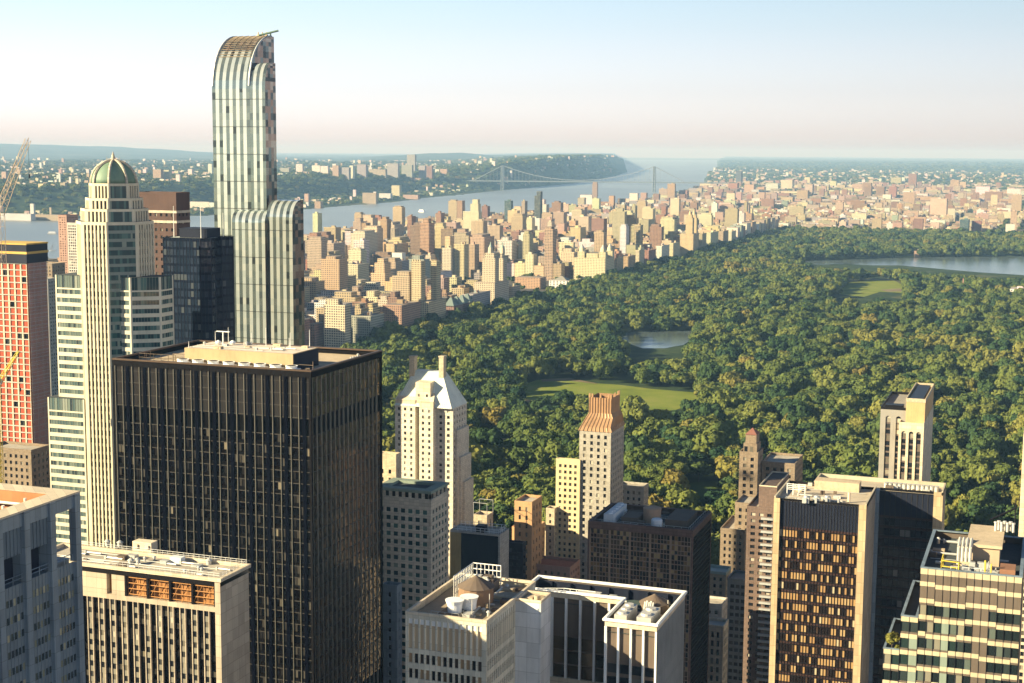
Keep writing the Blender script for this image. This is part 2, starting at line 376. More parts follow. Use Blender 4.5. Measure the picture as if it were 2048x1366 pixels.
def crown_mesh(name, seed, nblob=20, flat=.62, leaves=58, tall=False):
    r = np.random.default_rng(seed); V = []; Fc = []; b = 0; blobs = []
    for k in range(nblob):
        a = r.uniform(0, 2*math.pi); rr = math.sqrt(r.uniform(0, 1))*.70; zz = r.uniform(-.35, .55) if not tall else r.uniform(-.9, .9)
        if tall: rr *= .75*(1-abs(zz)*.5)
        else: rr *= 1-.55*max(0, zz)
        br = r.uniform(.22, .40)*(1-.25*rr)
        blobs.append((np.array([rr*math.cos(a), rr*math.sin(a), zz*flat+ (0 if not tall else zz*.3)]), br))
    for c, br in blobs:
        d = IV*(1+.22*np.sin(IV@r.normal(size=3)*4+r.uniform(0, 6))[:, None])*np.array([1, 1, .85])
        V.append(c+d*br*.88); Fc += (IF+b).tolist(); b += len(IV)
    for c, br in blobs:
        d = r.normal(size=(leaves, 3)); d[:, 2] += .35; d /= np.linalg.norm(d, axis=1)[:, None]
        p = c+d*br*np.array([1, 1, .88])*r.uniform(.86, 1.16, (leaves, 1))
        keep = np.ones(leaves, bool)
        for c2, b2 in blobs:
            if c2 is not c: keep &= np.linalg.norm(p-c2, axis=1) > b2*.8
        for pp, dd in zip(p[keep], d[keep]):
            n = dd+r.normal(size=3)*.45; n /= np.linalg.norm(n); u = np.cross(n, r.normal(size=3)); u /= np.linalg.norm(u); w = np.cross(n, u); s = r.uniform(.045, .095)
            V.append(np.array([pp-u*s-w*s*.6, pp+u*s-w*s*.7, pp+u*s*.7+w*s, pp-u*s*.8+w*s*.8])); Fc.append([b, b+1, b+2, b+3]); b += 4
    V = np.vstack(V); me = bpy.data.meshes.new(name); me.from_pydata(V.tolist(), [], Fc); me.materials.append(FOL); me.shade_smooth(); return me
CROWNS = [crown_mesh('crown', 11+k, 17+3*k, (.60, .72, .55, .80, .66, .7)[k]) for k in range(6)]
def trunk_mesh(seed):
    r = np.random.default_rng(seed); m = MB(); m.tube((0, 0, -.3), (.02, .01, .55), .055, 7, .035)
    for k in range(5):
        a = 2*math.pi*k/5+r.uniform(-.4, .4); m.tube((.015, .01, .42+.03*k), (.42*math.cos(a), .42*math.sin(a), .85+r.uniform(0, .2)), .028, 5, .008)
    me = bpy.data.meshes.new('trunk'); me.from_pydata(m.v, [], m.f); me.materials.append(BARK); return me
TRUNKS = [trunk_mesh(k) for k in range(3)]
# positions over the park, inside the view and a margin to each side of it
sp = 15.2
gx, gy = np.meshgrid(np.arange(CPW+10, PARK_E, sp), np.arange(PARK_S+6, PARK_N-8, sp*.9)); gx[1::2] += sp/2
T = np.column_stack([gx.ravel(), gy.ravel()]); T += RNG.uniform(-7, 7, T.shape)
fwd2 = np.array([-math.sin(YAW), math.cos(YAW)]); rt2 = np.array([math.cos(YAW), math.sin(YAW)])
dep = T@fwd2; lat = T@rt2; px = CX+F*lat/dep
T = T[(px > 690) & (px < 2200) & (dep > 500)]
def near_shift(pl, extra):   # a clearing, widened towards the viewer so that the trees before it do not hide it
    c = pl.mean(0); out = []
    for p in pl:
        q = p.copy(); tow = -p/np.hypot(*p); nearer = (p-c)@tow
        if nearer > 0: q = p+tow*extra*np.hypot(*p)/1000
        out.append(q)
    return np.array(out)
clear = [near_shift(meadow, 62), near_shift(lake, 120), near_shift(reservoir, 110), near_shift(lawn, 120), near_shift(diamond, 70), near_shift(glade, 70)]
keep = np.ones(len(T), bool)
for c in clear: keep &= ~inpoly(T, c)
path = (np.abs(np.sin(T[:, 0]/95+1.7*np.sin(T[:, 1]/210))) < .045) | (np.abs(np.sin(T[:, 1]/170+1.5*np.sin(T[:, 0]/140))) < .035)
keep &= ~path
dens = .5+.5*np.sin(T[:, 0]/130+2*np.sin(T[:, 1]/260))*np.sin(T[:, 1]/150+np.sin(T[:, 0]/90))
keep &= RNG.uniform(0, 1, len(T)) < .62+.38*dens
T = T[keep]
N = len(T); TR = RNG.uniform(7.2, 14.0, N)*(1+.22*RNG.standard_normal(N)).clip(.6, 1.55); TH = TR*RNG.uniform(.9, 1.25, N)+RNG.uniform(2, 11, N); TV = RNG.integers(0, 6, N); TA = RNG.uniform(0, 6.28, N)
TZ = RNG.uniform(.85, 1.3, N)
dep = T@fwd2
# how large each shows: only trees whose crown is not behind the towers of the street front count as near ones
def hidden(x, y, z, rects):
    a = proj(x, y, z); return any(r[0] < a[0] < r[2] and r[1] < a[1] < r[3] for r in rects)
front = [(0, 0, 764, 1366), (786, 700, 935, 1366), (764, 900, 900, 1366), (1106, 915, 1300, 1366), (1156, 790, 1250, 1366), (1440, 900, 1610, 1366), (1550, 950, 1890, 1366), (1755, 790, 1868, 1366), (1840, 1060, 2048, 1366), (900, 1040, 1400, 1366), (0, 1040, 2048, 1366), (1024, 1000, 1090, 1366)]
vis = np.array([(not hidden(T[i, 0], T[i, 1], TH[i]*.9, front)) and 0 < proj(T[i, 0], T[i, 1], TH[i])[0] < 2048 and proj(T[i, 0], T[i, 1], TH[i])[1] < 1060 for i in range(N)])
show = np.where(vis, TR/dep, 0); order = np.argsort(-show); near = set(order[:300].tolist())
def place_word(x, y):
    px, py = proj(x, y, 8)
    if py > 930: a = 'close behind the street front towers'
    elif py > 880: a = 'near the bare ball field'
    elif py > 830: a = 'before the open meadow'
    else: a = 'beyond the ball field'
    b = 'beside the chimney hotel' if px < 960 else 'between the chimney hotel and bronze crowned tower' if px < 1170 else 'past the bronze crowned tower' if px < 1440 else 'around the pyramid roofed tower' if px < 1760 else 'past the arched bay tower'
    return a+', '+b if len((a+b).split()) < 14 else b
for i in sorted(near):
    o = bpy.data.objects.new('park_tree', None); COL.objects.link(o); o.location = (T[i, 0], T[i, 1], 0); o.rotation_euler = (0, 0, TA[i])
    tag(o, 'leafy tree '+place_word(*T[i]), 'tree', 'park trees near the street front')
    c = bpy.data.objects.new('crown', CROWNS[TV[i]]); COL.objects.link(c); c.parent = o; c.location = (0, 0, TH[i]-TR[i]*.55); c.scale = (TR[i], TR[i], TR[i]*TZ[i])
    k = bpy.data.objects.new('trunk', TRUNKS[i % 3]); COL.objects.link(k); k.parent = o; k.scale = (TH[i]*.55, TH[i]*.55, TH[i]*.8)
rest = np.array([i for i in range(N) if i not in near])
# the rest of the park wood: one object, crowns set on points by geometry nodes
def scatter(name, pts, rad, zsc, hgt, var, rot, label, srcs=None, cat='wood'):
    me = bpy.data.meshes.new(name); n = len(pts)
    me.from_pydata(np.column_stack([pts, hgt]).tolist(), [], [])
    a = me.attributes.new('scl', 'FLOAT_VECTOR', 'POINT'); a.data.foreach_set('vector', np.column_stack([rad, rad, rad*zsc]).astype(np.float32).ravel())
    a = me.attributes.new('rot', 'FLOAT_VECTOR', 'POINT'); a.data.foreach_set('vector', np.column_stack([rot*0, rot*0, rot]).astype(np.float32).ravel())
    a = me.attributes.new('var', 'INT', 'POINT'); a.data.foreach_set('value', var.astype(np.int32))
    o = bpy.data.objects.new(name, me); COL.objects.link(o)
    ng = bpy.data.node_groups.new(name, 'GeometryNodeTree'); ng.interface.new_socket('Geometry', in_out='INPUT', socket_type='NodeSocketGeometry'); ng.interface.new_socket('Geometry', in_out='OUTPUT', socket_type='NodeSocketGeometry')
    gi = ng.nodes.new('NodeGroupInput'); g_o = ng.nodes.new('NodeGroupOutput'); iop = ng.nodes.new('GeometryNodeInstanceOnPoints'); jn = ng.nodes.new('GeometryNodeJoinGeometry')
    for src in reversed(srcs):
        ob = ng.nodes.new('GeometryNodeObjectInfo'); ob.inputs['Object'].default_value = src; ob.transform_space = 'ORIGINAL'; ob.inputs['As Instance'].default_value = True
        ng.links.new(ob.outputs['Geometry'], jn.inputs[0])
    def attr(nm, ty):
        k = ng.nodes.new('GeometryNodeInputNamedAttribute'); k.data_type = ty; k.inputs['Name'].default_value = nm; return k.outputs[0]
    ng.links.new(gi.outputs[0], iop.inputs['Points']); ng.links.new(jn.outputs[0], iop.inputs['Instance']); iop.inputs['Pick Instance'].default_value = True
    ng.links.new(attr('var', 'INT'), iop.inputs['Instance Index'])
    rv = attr('rot', 'FLOAT_VECTOR')
    e2 = ng.nodes.new('FunctionNodeEulerToRotation'); ng.links.new(rv, e2.inputs[0]); ng.links.new(e2.outputs[0], iop.inputs['Rotation'])
    ng.links.new(attr('scl', 'FLOAT_VECTOR'), iop.inputs['Scale']); ng.links.new(iop.outputs[0], g_o.inputs[0])
    md = o.modifiers.new('scatter', 'NODES'); md.node_group = ng
    return tag(o, label, cat, kind='stuff')
SRC = []
for k in range(6):   # one near crown of each shape is the pattern
    SRC.append(next(ob for ob in COL.objects if ob.name.startswith('crown') and ob.data == CROWNS[k]))
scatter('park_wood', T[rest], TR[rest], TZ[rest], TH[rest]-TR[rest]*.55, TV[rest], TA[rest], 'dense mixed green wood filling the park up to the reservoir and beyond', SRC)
# ------------------------------------------------------------------ near towers
def fr(pl, sc, pr, z):
    x1, y0 = at(sc[0], sc[1], z); return sx(pl, y0, z), x1, y0, sy(pr, x1, z)
def horiz(L, mods, n=None, edge=None):
    """breakpoints across a wall of length L: repeat mods [(w, tag)], stretched to fit, with an edge pier at both ends"""
    e = edge or 0.0; tot = sum(m[0] for m in mods); n = n or max(1, round((L-2*e)/tot)); k = (L-2*e)/(n*tot); out = []; x = 0.0
    if e: out.append((0, e, 'edge', -1)); x = e
    for i in range(n):
        for w, tg in mods: out.append((x, x+w*k, tg, i)); x += w*k
    if e: out.append((x, L, 'edge', n))
    return out
def vert(z0, z1, top, mods, zlow=None):
    """breakpoints up a wall, laid out from the top down; below zlow one plain cell"""
    out = []; z = z1; i = 0
    for h, tg in top: out.append((z-h-z0, z-z0, tg, 0)); z -= h
    lo = max(z0+1, zlow if zlow is not None else z0+1)
    while z > lo:
        for h, tg in mods:
            a = max(z0, z-h)
            if a < z: out.append((a-z0, z-z0, tg, i)); z = a
        i += 1
    if z > z0+.01: out.append((0, z-z0, 'base', 0))
    return out[::-1]
def zlow(x, y): return max(2.0, sz(1420, x, y))
SO, EA, NO, WE = ((1, 0, 0), (0, -1, 0)), ((0, 1, 0), (1, 0, 0)), ((-1, 0, 0), (0, 1, 0)), ((0, -1, 0), (-1, 0, 0))
def parapet(m, x0, x1, y0, y1, z, h, t):
    m.box(x0, x1, y0, y0+t, z, z+h); m.box(x0, x1, y1-t, y1, z, z+h); m.box(x0, x0+t, y0+t, y1-t, z, z+h); m.box(x1-t, x1, y0+t, y1-t, z, z+h)
def railing(m, pts, z, h=1.1, step=2.0, r=.05):
    for a, b in zip(pts[:-1], pts[1:]):
        a = np.array([*a, z]); b = np.array([*b, z]); L = np.linalg.norm(b-a); n = max(1, int(L/step))
        for k in range(n+1):
            p = a+(b-a)*k/n; m.tube(p, p+[0, 0, h], r, 4)
        for hh in (h, h*.5): m.tube(a+[0, 0, hh], b+[0, 0, hh], r, 4)
def back(m, x0, x1, y0, y1, z0, z1):
    m.quad((x1, y1, z0), (x0, y1, z0), (x0, y1, z1), (x1, y1, z1)); m.quad((x0, y1, z0), (x0, y0, z0), (x0, y0, z1), (x0, y1, z1))
def roofq(m, x0, x1, y0, y1, z): m.quad((x0, y0, z), (x1, y0, z), (x1, y1, z), (x0, y1, z))
M = {}
for nm, c, kw in (('travertine', (.60, .50, .36), dict(joint=(2.6, 1.9))), ('limestone', (.52, .45, .34), dict(joint=(2.0, 1.2))), ('cream_brick', (.50, .41, .28), dict(joint=(.9, .6))), ('yellow_brick', (.54, .43, .25), {}), ('tan_brick', (.26, .195, .135), dict(joint=(.9, .6))), ('pink_brick', (.33, .20, .15), {}), ('orange_brick', (.44, .26, .13), {}),  # tan_brick is toned down to carry the shade on the setback tower
    ('white_panel', (.66, .66, .64), {}), ('white_paint', (.75, .73, .68), {}), ('grey_metal', (.20, .25, .29), dict(rough=.5, metal=.3, joint=(1.7, 3.5))), ('dark_metal', (.020, .018, .02), dict(rough=.4, metal=.5)), ('bronze_metal', (.10, .065, .045), dict(rough=.45, metal=.5)),
    ('mullion', (.30, .275, .22), dict(rough=.4, metal=.4)), ('gravel_roof', (.40, .35, .28), {'streak': False}), ('dark_roof', (.055, .065, .07), {'streak': False}), ('tan_roof', (.46, .36, .24), {'streak': False}), ('steel', (.45, .45, .43), dict(rough=.5, metal=.3)),
    ('orange_steel', (.42, .20, .07), {}), ('red_net', (.36, .065, .03), dict(var=.6)), ('black_net', (.03, .032, .045), {}), ('concrete', (.46, .42, .36), dict(joint=(1.6, 1.1))), ('grey_beige', (.37, .335, .275), dict(joint=(.9, .6))), ('copper', (.36, .47, .42), dict(rough=.6)), ('pale_copper', (.62, .63, .54), dict(rough=.6)), ('bronze_roof', (.31, .18, .095), dict(rough=.55, metal=.2)),  # grey_beige is white brick darkened to put the bronze crowned tower in shade
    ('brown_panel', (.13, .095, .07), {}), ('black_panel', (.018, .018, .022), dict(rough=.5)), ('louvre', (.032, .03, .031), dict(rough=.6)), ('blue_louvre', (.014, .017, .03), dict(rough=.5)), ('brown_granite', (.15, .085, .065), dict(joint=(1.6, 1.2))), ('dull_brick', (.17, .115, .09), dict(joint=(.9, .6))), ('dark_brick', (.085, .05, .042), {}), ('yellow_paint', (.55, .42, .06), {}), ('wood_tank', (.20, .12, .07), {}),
    ('dome_green', (.15, .22, .15), dict(rough=.6)), ('spandrel_cream', (.48, .395, .255), {}), ('green_panel', (.20, .24, .19), {}), ('red_tile', (.22, .095, .07), {}), ('grey_brick', (.27, .25, .22), {}), ('white_fan', (.74, .73, .70), {}), ('duct', (.55, .52, .46), dict(rough=.45, metal=.3)), ('crane_paint', (.62, .48, .34), {})):
    if nm.endswith('roof') and 'var' not in kw: kw['var'] = .38
    M[nm] = wallmat(nm, c, **kw)
M['pane_dark'] = glassmat('pane_dark', [(0, (.012, .014, .018)), (.58, (.04, .04, .04)), (.76, (.13, .115, .09)), (.88, (.26, .23, .18)), (.96, (.42, .38, .30))])
M['pane_black'] = glassmat('pane_black', [(0, (.002, .002, .003)), (.5, (.004, .004, .006)), (.72, (.014, .013, .013)), (.88, (.036, .032, .028)), (.955, (.07, .062, .05)), (.992, (.16, .135, .095))], rough=.05, spec=.3, bump=.12)
M['pane_mirror'] = glassmat('pane_mirror', [(0, (.07, .05, .035)), (.45, (.12, .085, .055)), (.8, (.20, .14, .08))], rough=.04, spec=.8, metal=.65, bump=.2)
M['pane_blind'] = glassmat('pane_blind', [(0, (.014, .010, .010)), (.42, (.05, .03, .02)), (.50, (.36, .225, .10)), (.74, (.31, .18, .08)), (.88, (.38, .26, .13)), (.97, (.44, .35, .22))], rough=.2, spec=.4)
M['pane_amber'] = glassmat('pane_amber', [(0, (.02, .014, .012)), (.45, (.06, .035, .02)), (.66, (.20, .12, .05)), (.8, (.09, .06, .035)), (.93, (.36, .25, .11))], rough=.12, spec=.6)
M['pane_teal'] = glassmat('pane_teal', [(0, (.015, .045, .05)), (.45, (.03, .08, .075)), (.7, (.07, .14, .12)), (.92, (.22, .25, .20))], rough=.08, spec=.7)
M['pane_curtain'] = glassmat('pane_curtain', [(0, (.012, .018, .02)), (.5, (.03, .04, .04)), (.68, (.10, .12, .10)), (.82, (.02, .035, .033)), (.93, (.22, .20, .15))], rough=.08, spec=.6)
M['pane_sky'] = glassmat('pane_sky', [(0, (.10, .15, .15)), (.3, (.16, .20, .18)), (.6, (.22, .26, .22)), (.8, (.05, .07, .08)), (.93, (.34, .36, .30))], rough=.1, spec=.8, metal=.25, bump=.1)
M['pane_blue'] = glassmat('pane_blue', [(0, (.012, .02, .035)), (.6, (.02, .03, .05)), (.9, (.06, .07, .08))], rough=.05, spec=.6, bump=.1)
M['silver_glass'] = glassmat('silver_glass', [(0, (.82, .87, .80)), (.5, (.90, .92, .82)), (.8, (.74, .80, .74))], rough=.10, metal=.70, bump=.05)
M['smoke_glass'] = glassmat('smoke_glass', [(0, (.30, .36, .33)), (.5, (.37, .42, .37)), (.82, (.22, .27, .26)), (.95, (.10, .12, .12))], rough=.08, metal=.8, bump=.06)
M['mosaic_glass'] = glassmat('mosaic_glass', [(0, (.34, .24, .20)), (.25, (.10, .12, .13)), (.45, (.42, .30, .25)), (.6, (.22, .25, .25)), (.78, (.5, .42, .36)), (.9, (.05, .06, .07))], rough=.10, metal=.8, bump=.05)
def tank(parent, x, y, z, r=2.2, h=3.4, m='wood_tank', legs=True):
    b = MB(); zl = z+(1.8 if legs else 0)
    if legs:
        for sx_, sy_ in ((-1, -1), (1, -1), (1, 1), (-1, 1)): b.tube((x+sx_*r*.6, y+sy_*r*.6, z), (x+sx_*r*.6, y+sy_*r*.6, zl), .16, 4)
    b.lathe(x, y, [(r*.96, zl), (r, zl+h*.5), (r*.96, zl+h)], 16); o = b.build('water_tank', M[m], parent)
    c = MB(); c.lathe(x, y, [(r*1.06, zl+h+.01), (.05, zl+h+r*.6)], 16); c.build('tank_roof', M['brown_panel'], o); return o
def units(parent, name, m, rects, z, h, rnd=.2):
    for (x0, x1, y0, y1) in rects:
        b = MB(); b.box(x0, x1, y0, y1, z, z+h); 
        n = max(1, int((y1-y0)/max(.1, (x1-x0)))); 
        for k in range(n):
            b.lathe((x0+x1)/2, y0+(k+.5)*(y1-y0)/n, [(min(x1-x0, (y1-y0)/n)*.38, z+h), (min(x1-x0, (y1-y0)/n)*.34, z+h+.45)], 12)
        b.build(name, M[m], parent)
def masts(parent, pts, z, hs, r=.12):
    for (x, y), h in zip(pts, hs):
        b = MB(); b.tube((x, y, z), (x, y, z+h), r, 5, r*.5); b.build('mast', M['white_paint'], parent)
def simple(name, label, pl, sc, pr, z, wall, pane='pane_dark', bay=3.4, ww=1.4, fh=3.3, wh=1.7, depth=.35, roof='gravel_roof', par=1.2, top=1.6, edge=1.0, group=None, cat='tower', z0=0.0, x=None, east=True, limit=100, trim=None):
    x0, x1, y0, y1 = x or fr(pl, sc, pr, z)
    o = thing(name, label, cat, ((x0+x1)/2, (y0+y1)/2, 0), group); f = Facade(); w = f.mb('wall')
    us = horiz(x1-x0, [((bay-ww)/2, 'p'), (ww, 'w'), ((bay-ww)/2, 'p')], edge=edge); ue = horiz(y1-y0, [((bay-ww)/2, 'p'), (ww, 'w'), ((bay-ww)/2, 'p')], edge=edge)
    vs = vert(z0, z, [(top, 's')], [(wh, 'w'), (fh-wh, 's')], zlow(x1, y0))
    fn = lambda a, i, b, j: (depth, '*glass') if a == 'w' and b == 'w' else (0, 'wall')
    f.face((x0, y0, z0), *SO, us, vs, fn); f.face((x1, y0, z0), *EA, ue, vs, fn)
    back(w, x0, x1, y0, y1, z0, z)
    f.build(o, {'wall': 'wall'}, {'wall': M[wall], 'glass': M[pane]}, limit)
    r = MB(); roofq(r, x0+.4, x1-.4, y0+.4, y1-.4, z-.05); r.build('roof', M[roof], o)
    p = MB(); parapet(p, x0-.05, x1+.05, y0-.05, y1+.05, z, par, .45); p.build('parapet', M[trim or wall], o)
    return o, x0, x1, y0, y1
def clutter(parent, x0, x1, y0, y1, z, n, seed, hmax=1.6):
    """small plant on a roof: boxes, pipe runs, vents and ducts, each kind one part"""
    g = random.Random(seed)
    for k in range(n):
        m = MB(); x, y = g.uniform(x0, x1), g.uniform(y0, y1); s, h = g.uniform(.5, 1.5), g.uniform(.4, hmax); kind = g.choice('bbvd')
        if kind == 'b': m.box(x-s, x+s, y-s*.7, y+s*.7, z, z+h); m.box(x-s*.5, x+s*.4, y-s*.8, y-s*.7, z+h*.3, z+h*.8); nm, mt = 'plant_box', g.choice(('steel', 'duct', 'tan_roof', 'brown_panel'))
        elif kind == 'v': m.lathe(x, y, [(.35, z), (.35, z+h), (.6, z+h+.05), (.2, z+h+.45)], 10); nm, mt = 'roof_vent', g.choice(('steel', 'duct'))
        else: m.tube((x-s*2, y, z+.4), (x+s*2, y, z+.4), .28, 6); m.box(x-s*2.1, x-s*1.7, y-.35, y+.35, z, z+.9); nm, mt = 'duct', g.choice(('duct', 'steel'))
        m.build(nm, M[mt], parent)
    m = MB()
    for k in range(max(2, n//4)): y = g.uniform(y0, y1); m.tube((x0, y, z+.18), (g.uniform(x0+2, x1), y, z+.18), .1, 5)
    m.build('roof_pipe', M['steel'], parent)
# ---- A: grey framed tower, lower left
z = 186.0; x1, y1 = at(160, 985, z); cols = [sy(p, x1, 178) for p in (162, 117, 64, 8)]; bay = (cols[0]-cols[3])/3; x0 = x1-46; y0 = y1-6*bay-1.8
o = thing('grey_tower', 'blue-grey metal office tower with an open frame crown, cut by the lower left corner', 'tower', ((x0+x1)/2, (y0+y1)/2, 0))
zo = sz(1119, x1, y1); f = Facade(rows=('glass', 'panel'))
us = []; yy = 0.0; L = y1-y0
for k in range(6):
    us.append((L-1.8-(k+1)*bay, L-1.8-k*bay-(0 if k == 0 else 0), 'b', k))
fl = []
for (a, b, tg, k) in reversed(us):
    n = 6; fl.append((a, a+1.7, 'col', k)); w_ = (b-a-1.7)/n
    for q_ in range(n): fl.append((a+1.7+q_*w_, a+1.7+(q_+1)*w_-.14, 'g', k)); fl.append((a+1.7+(q_+1)*w_-.14, a+1.7+(q_+1)*w_, 'm', k))
fl.append((L-1.8, L, 'col', 0))
vs = vert(0, z, [(3.0, 'beam'), (5.6, 'lou'), (z-8.6-zo, 'rec'), (2.6, 'sp')], [(1.5, 'w'), (2.0, 'sp')], 60)
def fnA(a, k, b, j):
    if a == 'col': return (0, 'frame')
    if b == 'beam': return (.5, 'frame')
    if b in ('lou', 'rec') and k == 0: return None
    if b == 'lou': return (1.0 if a == 'g' else .8, 'louvre')
    if b == 'rec': return (3.2, 'dark')
    if b == 'base': return (.8, 'frame')
    if b == 'w': return (.9, 'glass') if a == 'g' else (.7, 'frame')
    return (.8, 'panel') if a == 'g' else (.7, 'frame')
f.face((x1, y0, 0), *EA, fl, vs, fnA)
cx0 = x1-3.2; b = f.mb('dark'); b.box(x0+1.8, cx0-.01, y0+1, y1-bay, zo+.02, z-3.0)
fm = f.mb('frame'); fm.box(x0, x1-3.3, y0, y1-.01, 0, zo); 
for xx in (x0, x0+bay, x0+2*bay): fm.box(xx, xx+1.7, y1-1.7, y1, zo, z-3.0)
fm.box(x1-1.7, x1-.01, y1-1.7, y1, zo, z-3.02)
fm.box(x0, x1-.6, y1-1.2, y1-.02, z-3, z-.02); fm.box(x0, x1-.6, y0, y0+1.2, z-3, z-.02)
f.build(o, {'frame': 'frame', 'glass': 'glazing', 'panel': 'spandrel', 'louvre': 'louvre_screen', 'dark': 'core'}, {'frame': M['grey_metal'], 'glass': glassmat('pane_patchy', [(0, (.02, .03, .035)), (.45, (.06, .07, .06)), (.6, (.20, .20, .14)), (.8, (.36, .33, .22)), (.93, (.03, .04, .05))], rough=.12), 'panel': wallmat('ribbed_panel', (.155, .195, .225), rough=.5, metal=.3), 'louvre': wallmat('grey_louvre', (.12, .15, .17)), 'dark': M['blue_louvre']})
r = MB(); parapet(r, x0, x1+.03, y0, y1+.03, z, .35, 4.6); r.build('roof_rim', M['travertine'], o)
r = MB(); parapet(r, x0+4.6, x1-4.6, y0+4.6, y1-4.6, z-5, 5.2, .4); r.build('well_wall', wallmat('rust_wall', (.40, .17, .07)), o)
r = MB(); roofq(r, x0+5, x1-5, y0+5, y1-5, z-4.9); r.build('well_floor', M['dark_roof'], o)
r = MB()
for k in range(5): r.tube((x0+8+5*k, y0+8, z-3), (x0+8+5*k, y1-8, z-3), .35, 6)
for k in range(6): r.tube((x0+7, y0+10+7*k, z-2), (x1-7, y0+10+7*k, z-2), .3, 6); r.tube((x1-9, y0+10+7*k, z-4.9), (x1-9, y0+10+7*k, z-.6), .3, 6)
r.build('roof_pipe', M['white_paint'], o)
r = MB(); railing(r, [(x1-.9, y1-2-bay*k) for k in range(6)], zo+.1, 1.6, 2.2, .09); r.build('railing', M['grey_metal'], o)
# ---- B: tan slab with vertical window strips
z = 148.0; x0, x1, y0, y1 = fr(60, (440, 1163), 497, z); zl = zlow(x1, y0)
o = thing('tan_slab_tower', 'tan concrete slab tower with flat gravel roof and rusty scaffold band below the eaves', 'tower', ((x0+x1)/2, (y0+y1)/2, 0)); f = Facade(cols=('black', 'grey', 'dark'))
us = horiz(x1-x0-1.6, [(.25, 'p'), (1.25, 'w'), (.25, 'p'), (1.75, 'd')]); us.append((x1-x0-1.6, x1-x0, 'edge', 0))
zs = [sz(p, x1, y0) for p in (1178, 1216)]
xs_ = [sx(p, y0, z) for p in (212, 222, 250)]
vs = vert(0, z, [(1.5, 'fas'), (z-1.5-zs[1], 'mech'), (1.3, 'belt')], [(1.5, 'w'), (1.45, 's')], zl)
def fnB(a, i, b, j):
    if a == 'edge' or b in ('belt', 'base'): return (0, 'wall')
    if b == 'fas': return (0, 'dark')
    if b == 'mech': return (1.6, 'mech')
    if a == 'd': return (.55, 'black')
    if a == 'p': return (0, 'wall')
    return (.3, '*glass') if b == 'w' else (.22, 'grey')
f.face((x0, y0, 0), *SO, us, vs, fnB)
w = f.mb('wall'); w.quad((x1, y0, 0), (x1, y1, 0), (x1, y1, z-1.5), (x1, y0, z-1.5)); back(w, x0, x1, y0, y1, 0, z)
zm0, zm1 = zs[1], z-1.5
for a, b_ in ((x0+2, xs_[0]), (xs_[1], xs_[2]-.3)): w.box(a, b_, y0+.12, y0+1.58, zm0+.02, zm1-.02)
for k in range(5): 
    xa = xs_[2]+(x1-1.6-xs_[2])*k/4; f.mb('dark').box(xa-.3, xa+.3, y0+.04, y0+1.55, zm0+.02, zm1-.02)
f.build(o, {'wall': 'wall', 'dark': 'dark_panel', 'mech': 'plant_room', 'glass': 'window_strip', 'grey': 'spandrel', 'black': 'recessed_glazing'}, {'wall': wallmat('tan_concrete', (.44, .36, .265), joint=(3.1, 2.9)), 'dark': M['dark_metal'], 'mech': wallmat('rusty_plant', (.33, .15, .05), var=.5), 'glass': M['pane_dark'], 'grey': M['mullion'], 'black': M['pane_black']})
s_ = MB(); xa, xb = xs_[2]+.5, x1-2
for k in range(4): s_.tube((xa, y0+.5, zm0+.6+k*1.5), (xb, y0+.5, zm0+.6+k*1.5), .13, 5)
for k in range(17): s_.tube((xa+(xb-xa)*k/16, y0+.5, zm0), (xa+(xb-xa)*k/16, y0+.5, zm1), .09, 4)
for k in range(8): s_.tube((xa+(xb-xa)*k/8, y0+.45, zm0), (xa+(xb-xa)*(k+1)/8, y0+.45, zm1), .08, 4)
s_.build('scaffold', M['orange_steel'], o)
r = MB(); roofq(r, x0, x1, y0, y1, z-.1); r.build('roof', M['gravel_roof'], o)
r = MB(); parapet(r, x0-.5, x1+.5, y0-.5, y1+.5, z-.08, .9, .9); r.build('parapet', M['travertine'], o)
r = MB(); railing(r, [(x0, y0+.3), (x1-.3, y0+.3), (x1-.3, y1-.3), (x0, y1-.3)], z+.8, 1.2, 1.6, .05); r.build('railing', M['white_paint'], o)
r = MB(); bx, by = at(290, 1100, z); r.box(bx-3, bx+3, by-1.5, by+1.6, z-.08, z+2.6); r.box(bx-2.5, bx-1.2, by-1.9, by-1.5, z+.8, z+1.9); r.box(bx+.9, bx+2.3, by-1.9, by-1.5, z+.8, z+1.9); r.build('plant_box', M['travertine'], o)
r = MB(); bx, by = at(355, 1124, z); r.box(bx-1.7, bx+1.7, by-1.1, by+1.1, z-.08, z+1.5); r.build('vent_box', M['white_panel'], o)
for px_, py_ in ((215, 1090), (240, 1092), (262, 1128), (275, 1127), (418, 1128)):
    bx, by = at(px_, py_, z); r = MB(); r.lathe(bx, by, [(.7, z-.08), (.7, z+1.0), (1.0, z+1.05), (.3, z+1.6)], 10); r.build('roof_vent', M['duct'], o)
clutter(o, x0+6, x1-3, y0+2.5, y1-2.5, z-.08, 22, 1, 1.2)
# ---- C: black tower
z = 190.0; x0, x1, y0, y1 = fr(224, (622, 744), 764, z); zl = zlow(x1, y0)
o = thing('black_tower', 'broad black glass office tower with pale vertical mullions and cooling fans on its flat roof', 'tower', ((x0+x1)/2, (y0+y1)/2, 0)); f = Facade()
mods = [(.10, 'm'), (1.3, 'g'), (.06, 't'), (1.3, 'g'), (.10, 'm'), (1.15, 'g'), (1.2, 'c'), (1.15, 'g')]
us = horiz(x1-x0, mods, edge=.9); ue = horiz(y1-y0, [(.10, 'm'), (1.45, 'g'), (.06, 't'), (1.45, 'g')], edge=.9)
vs = vert(0, z, [(1.9, 'fas'), (1.4, 'l'), (.15, 's'), (3.6, 'l'), (.3, 's'), (3.6, 'l'), (.3, 's'), (3.4, 'l'), (.3, 's'), (5.4, 'k')], [(.25, 's'), (2.3, 'g'), (1.25, 'sp')], zl)
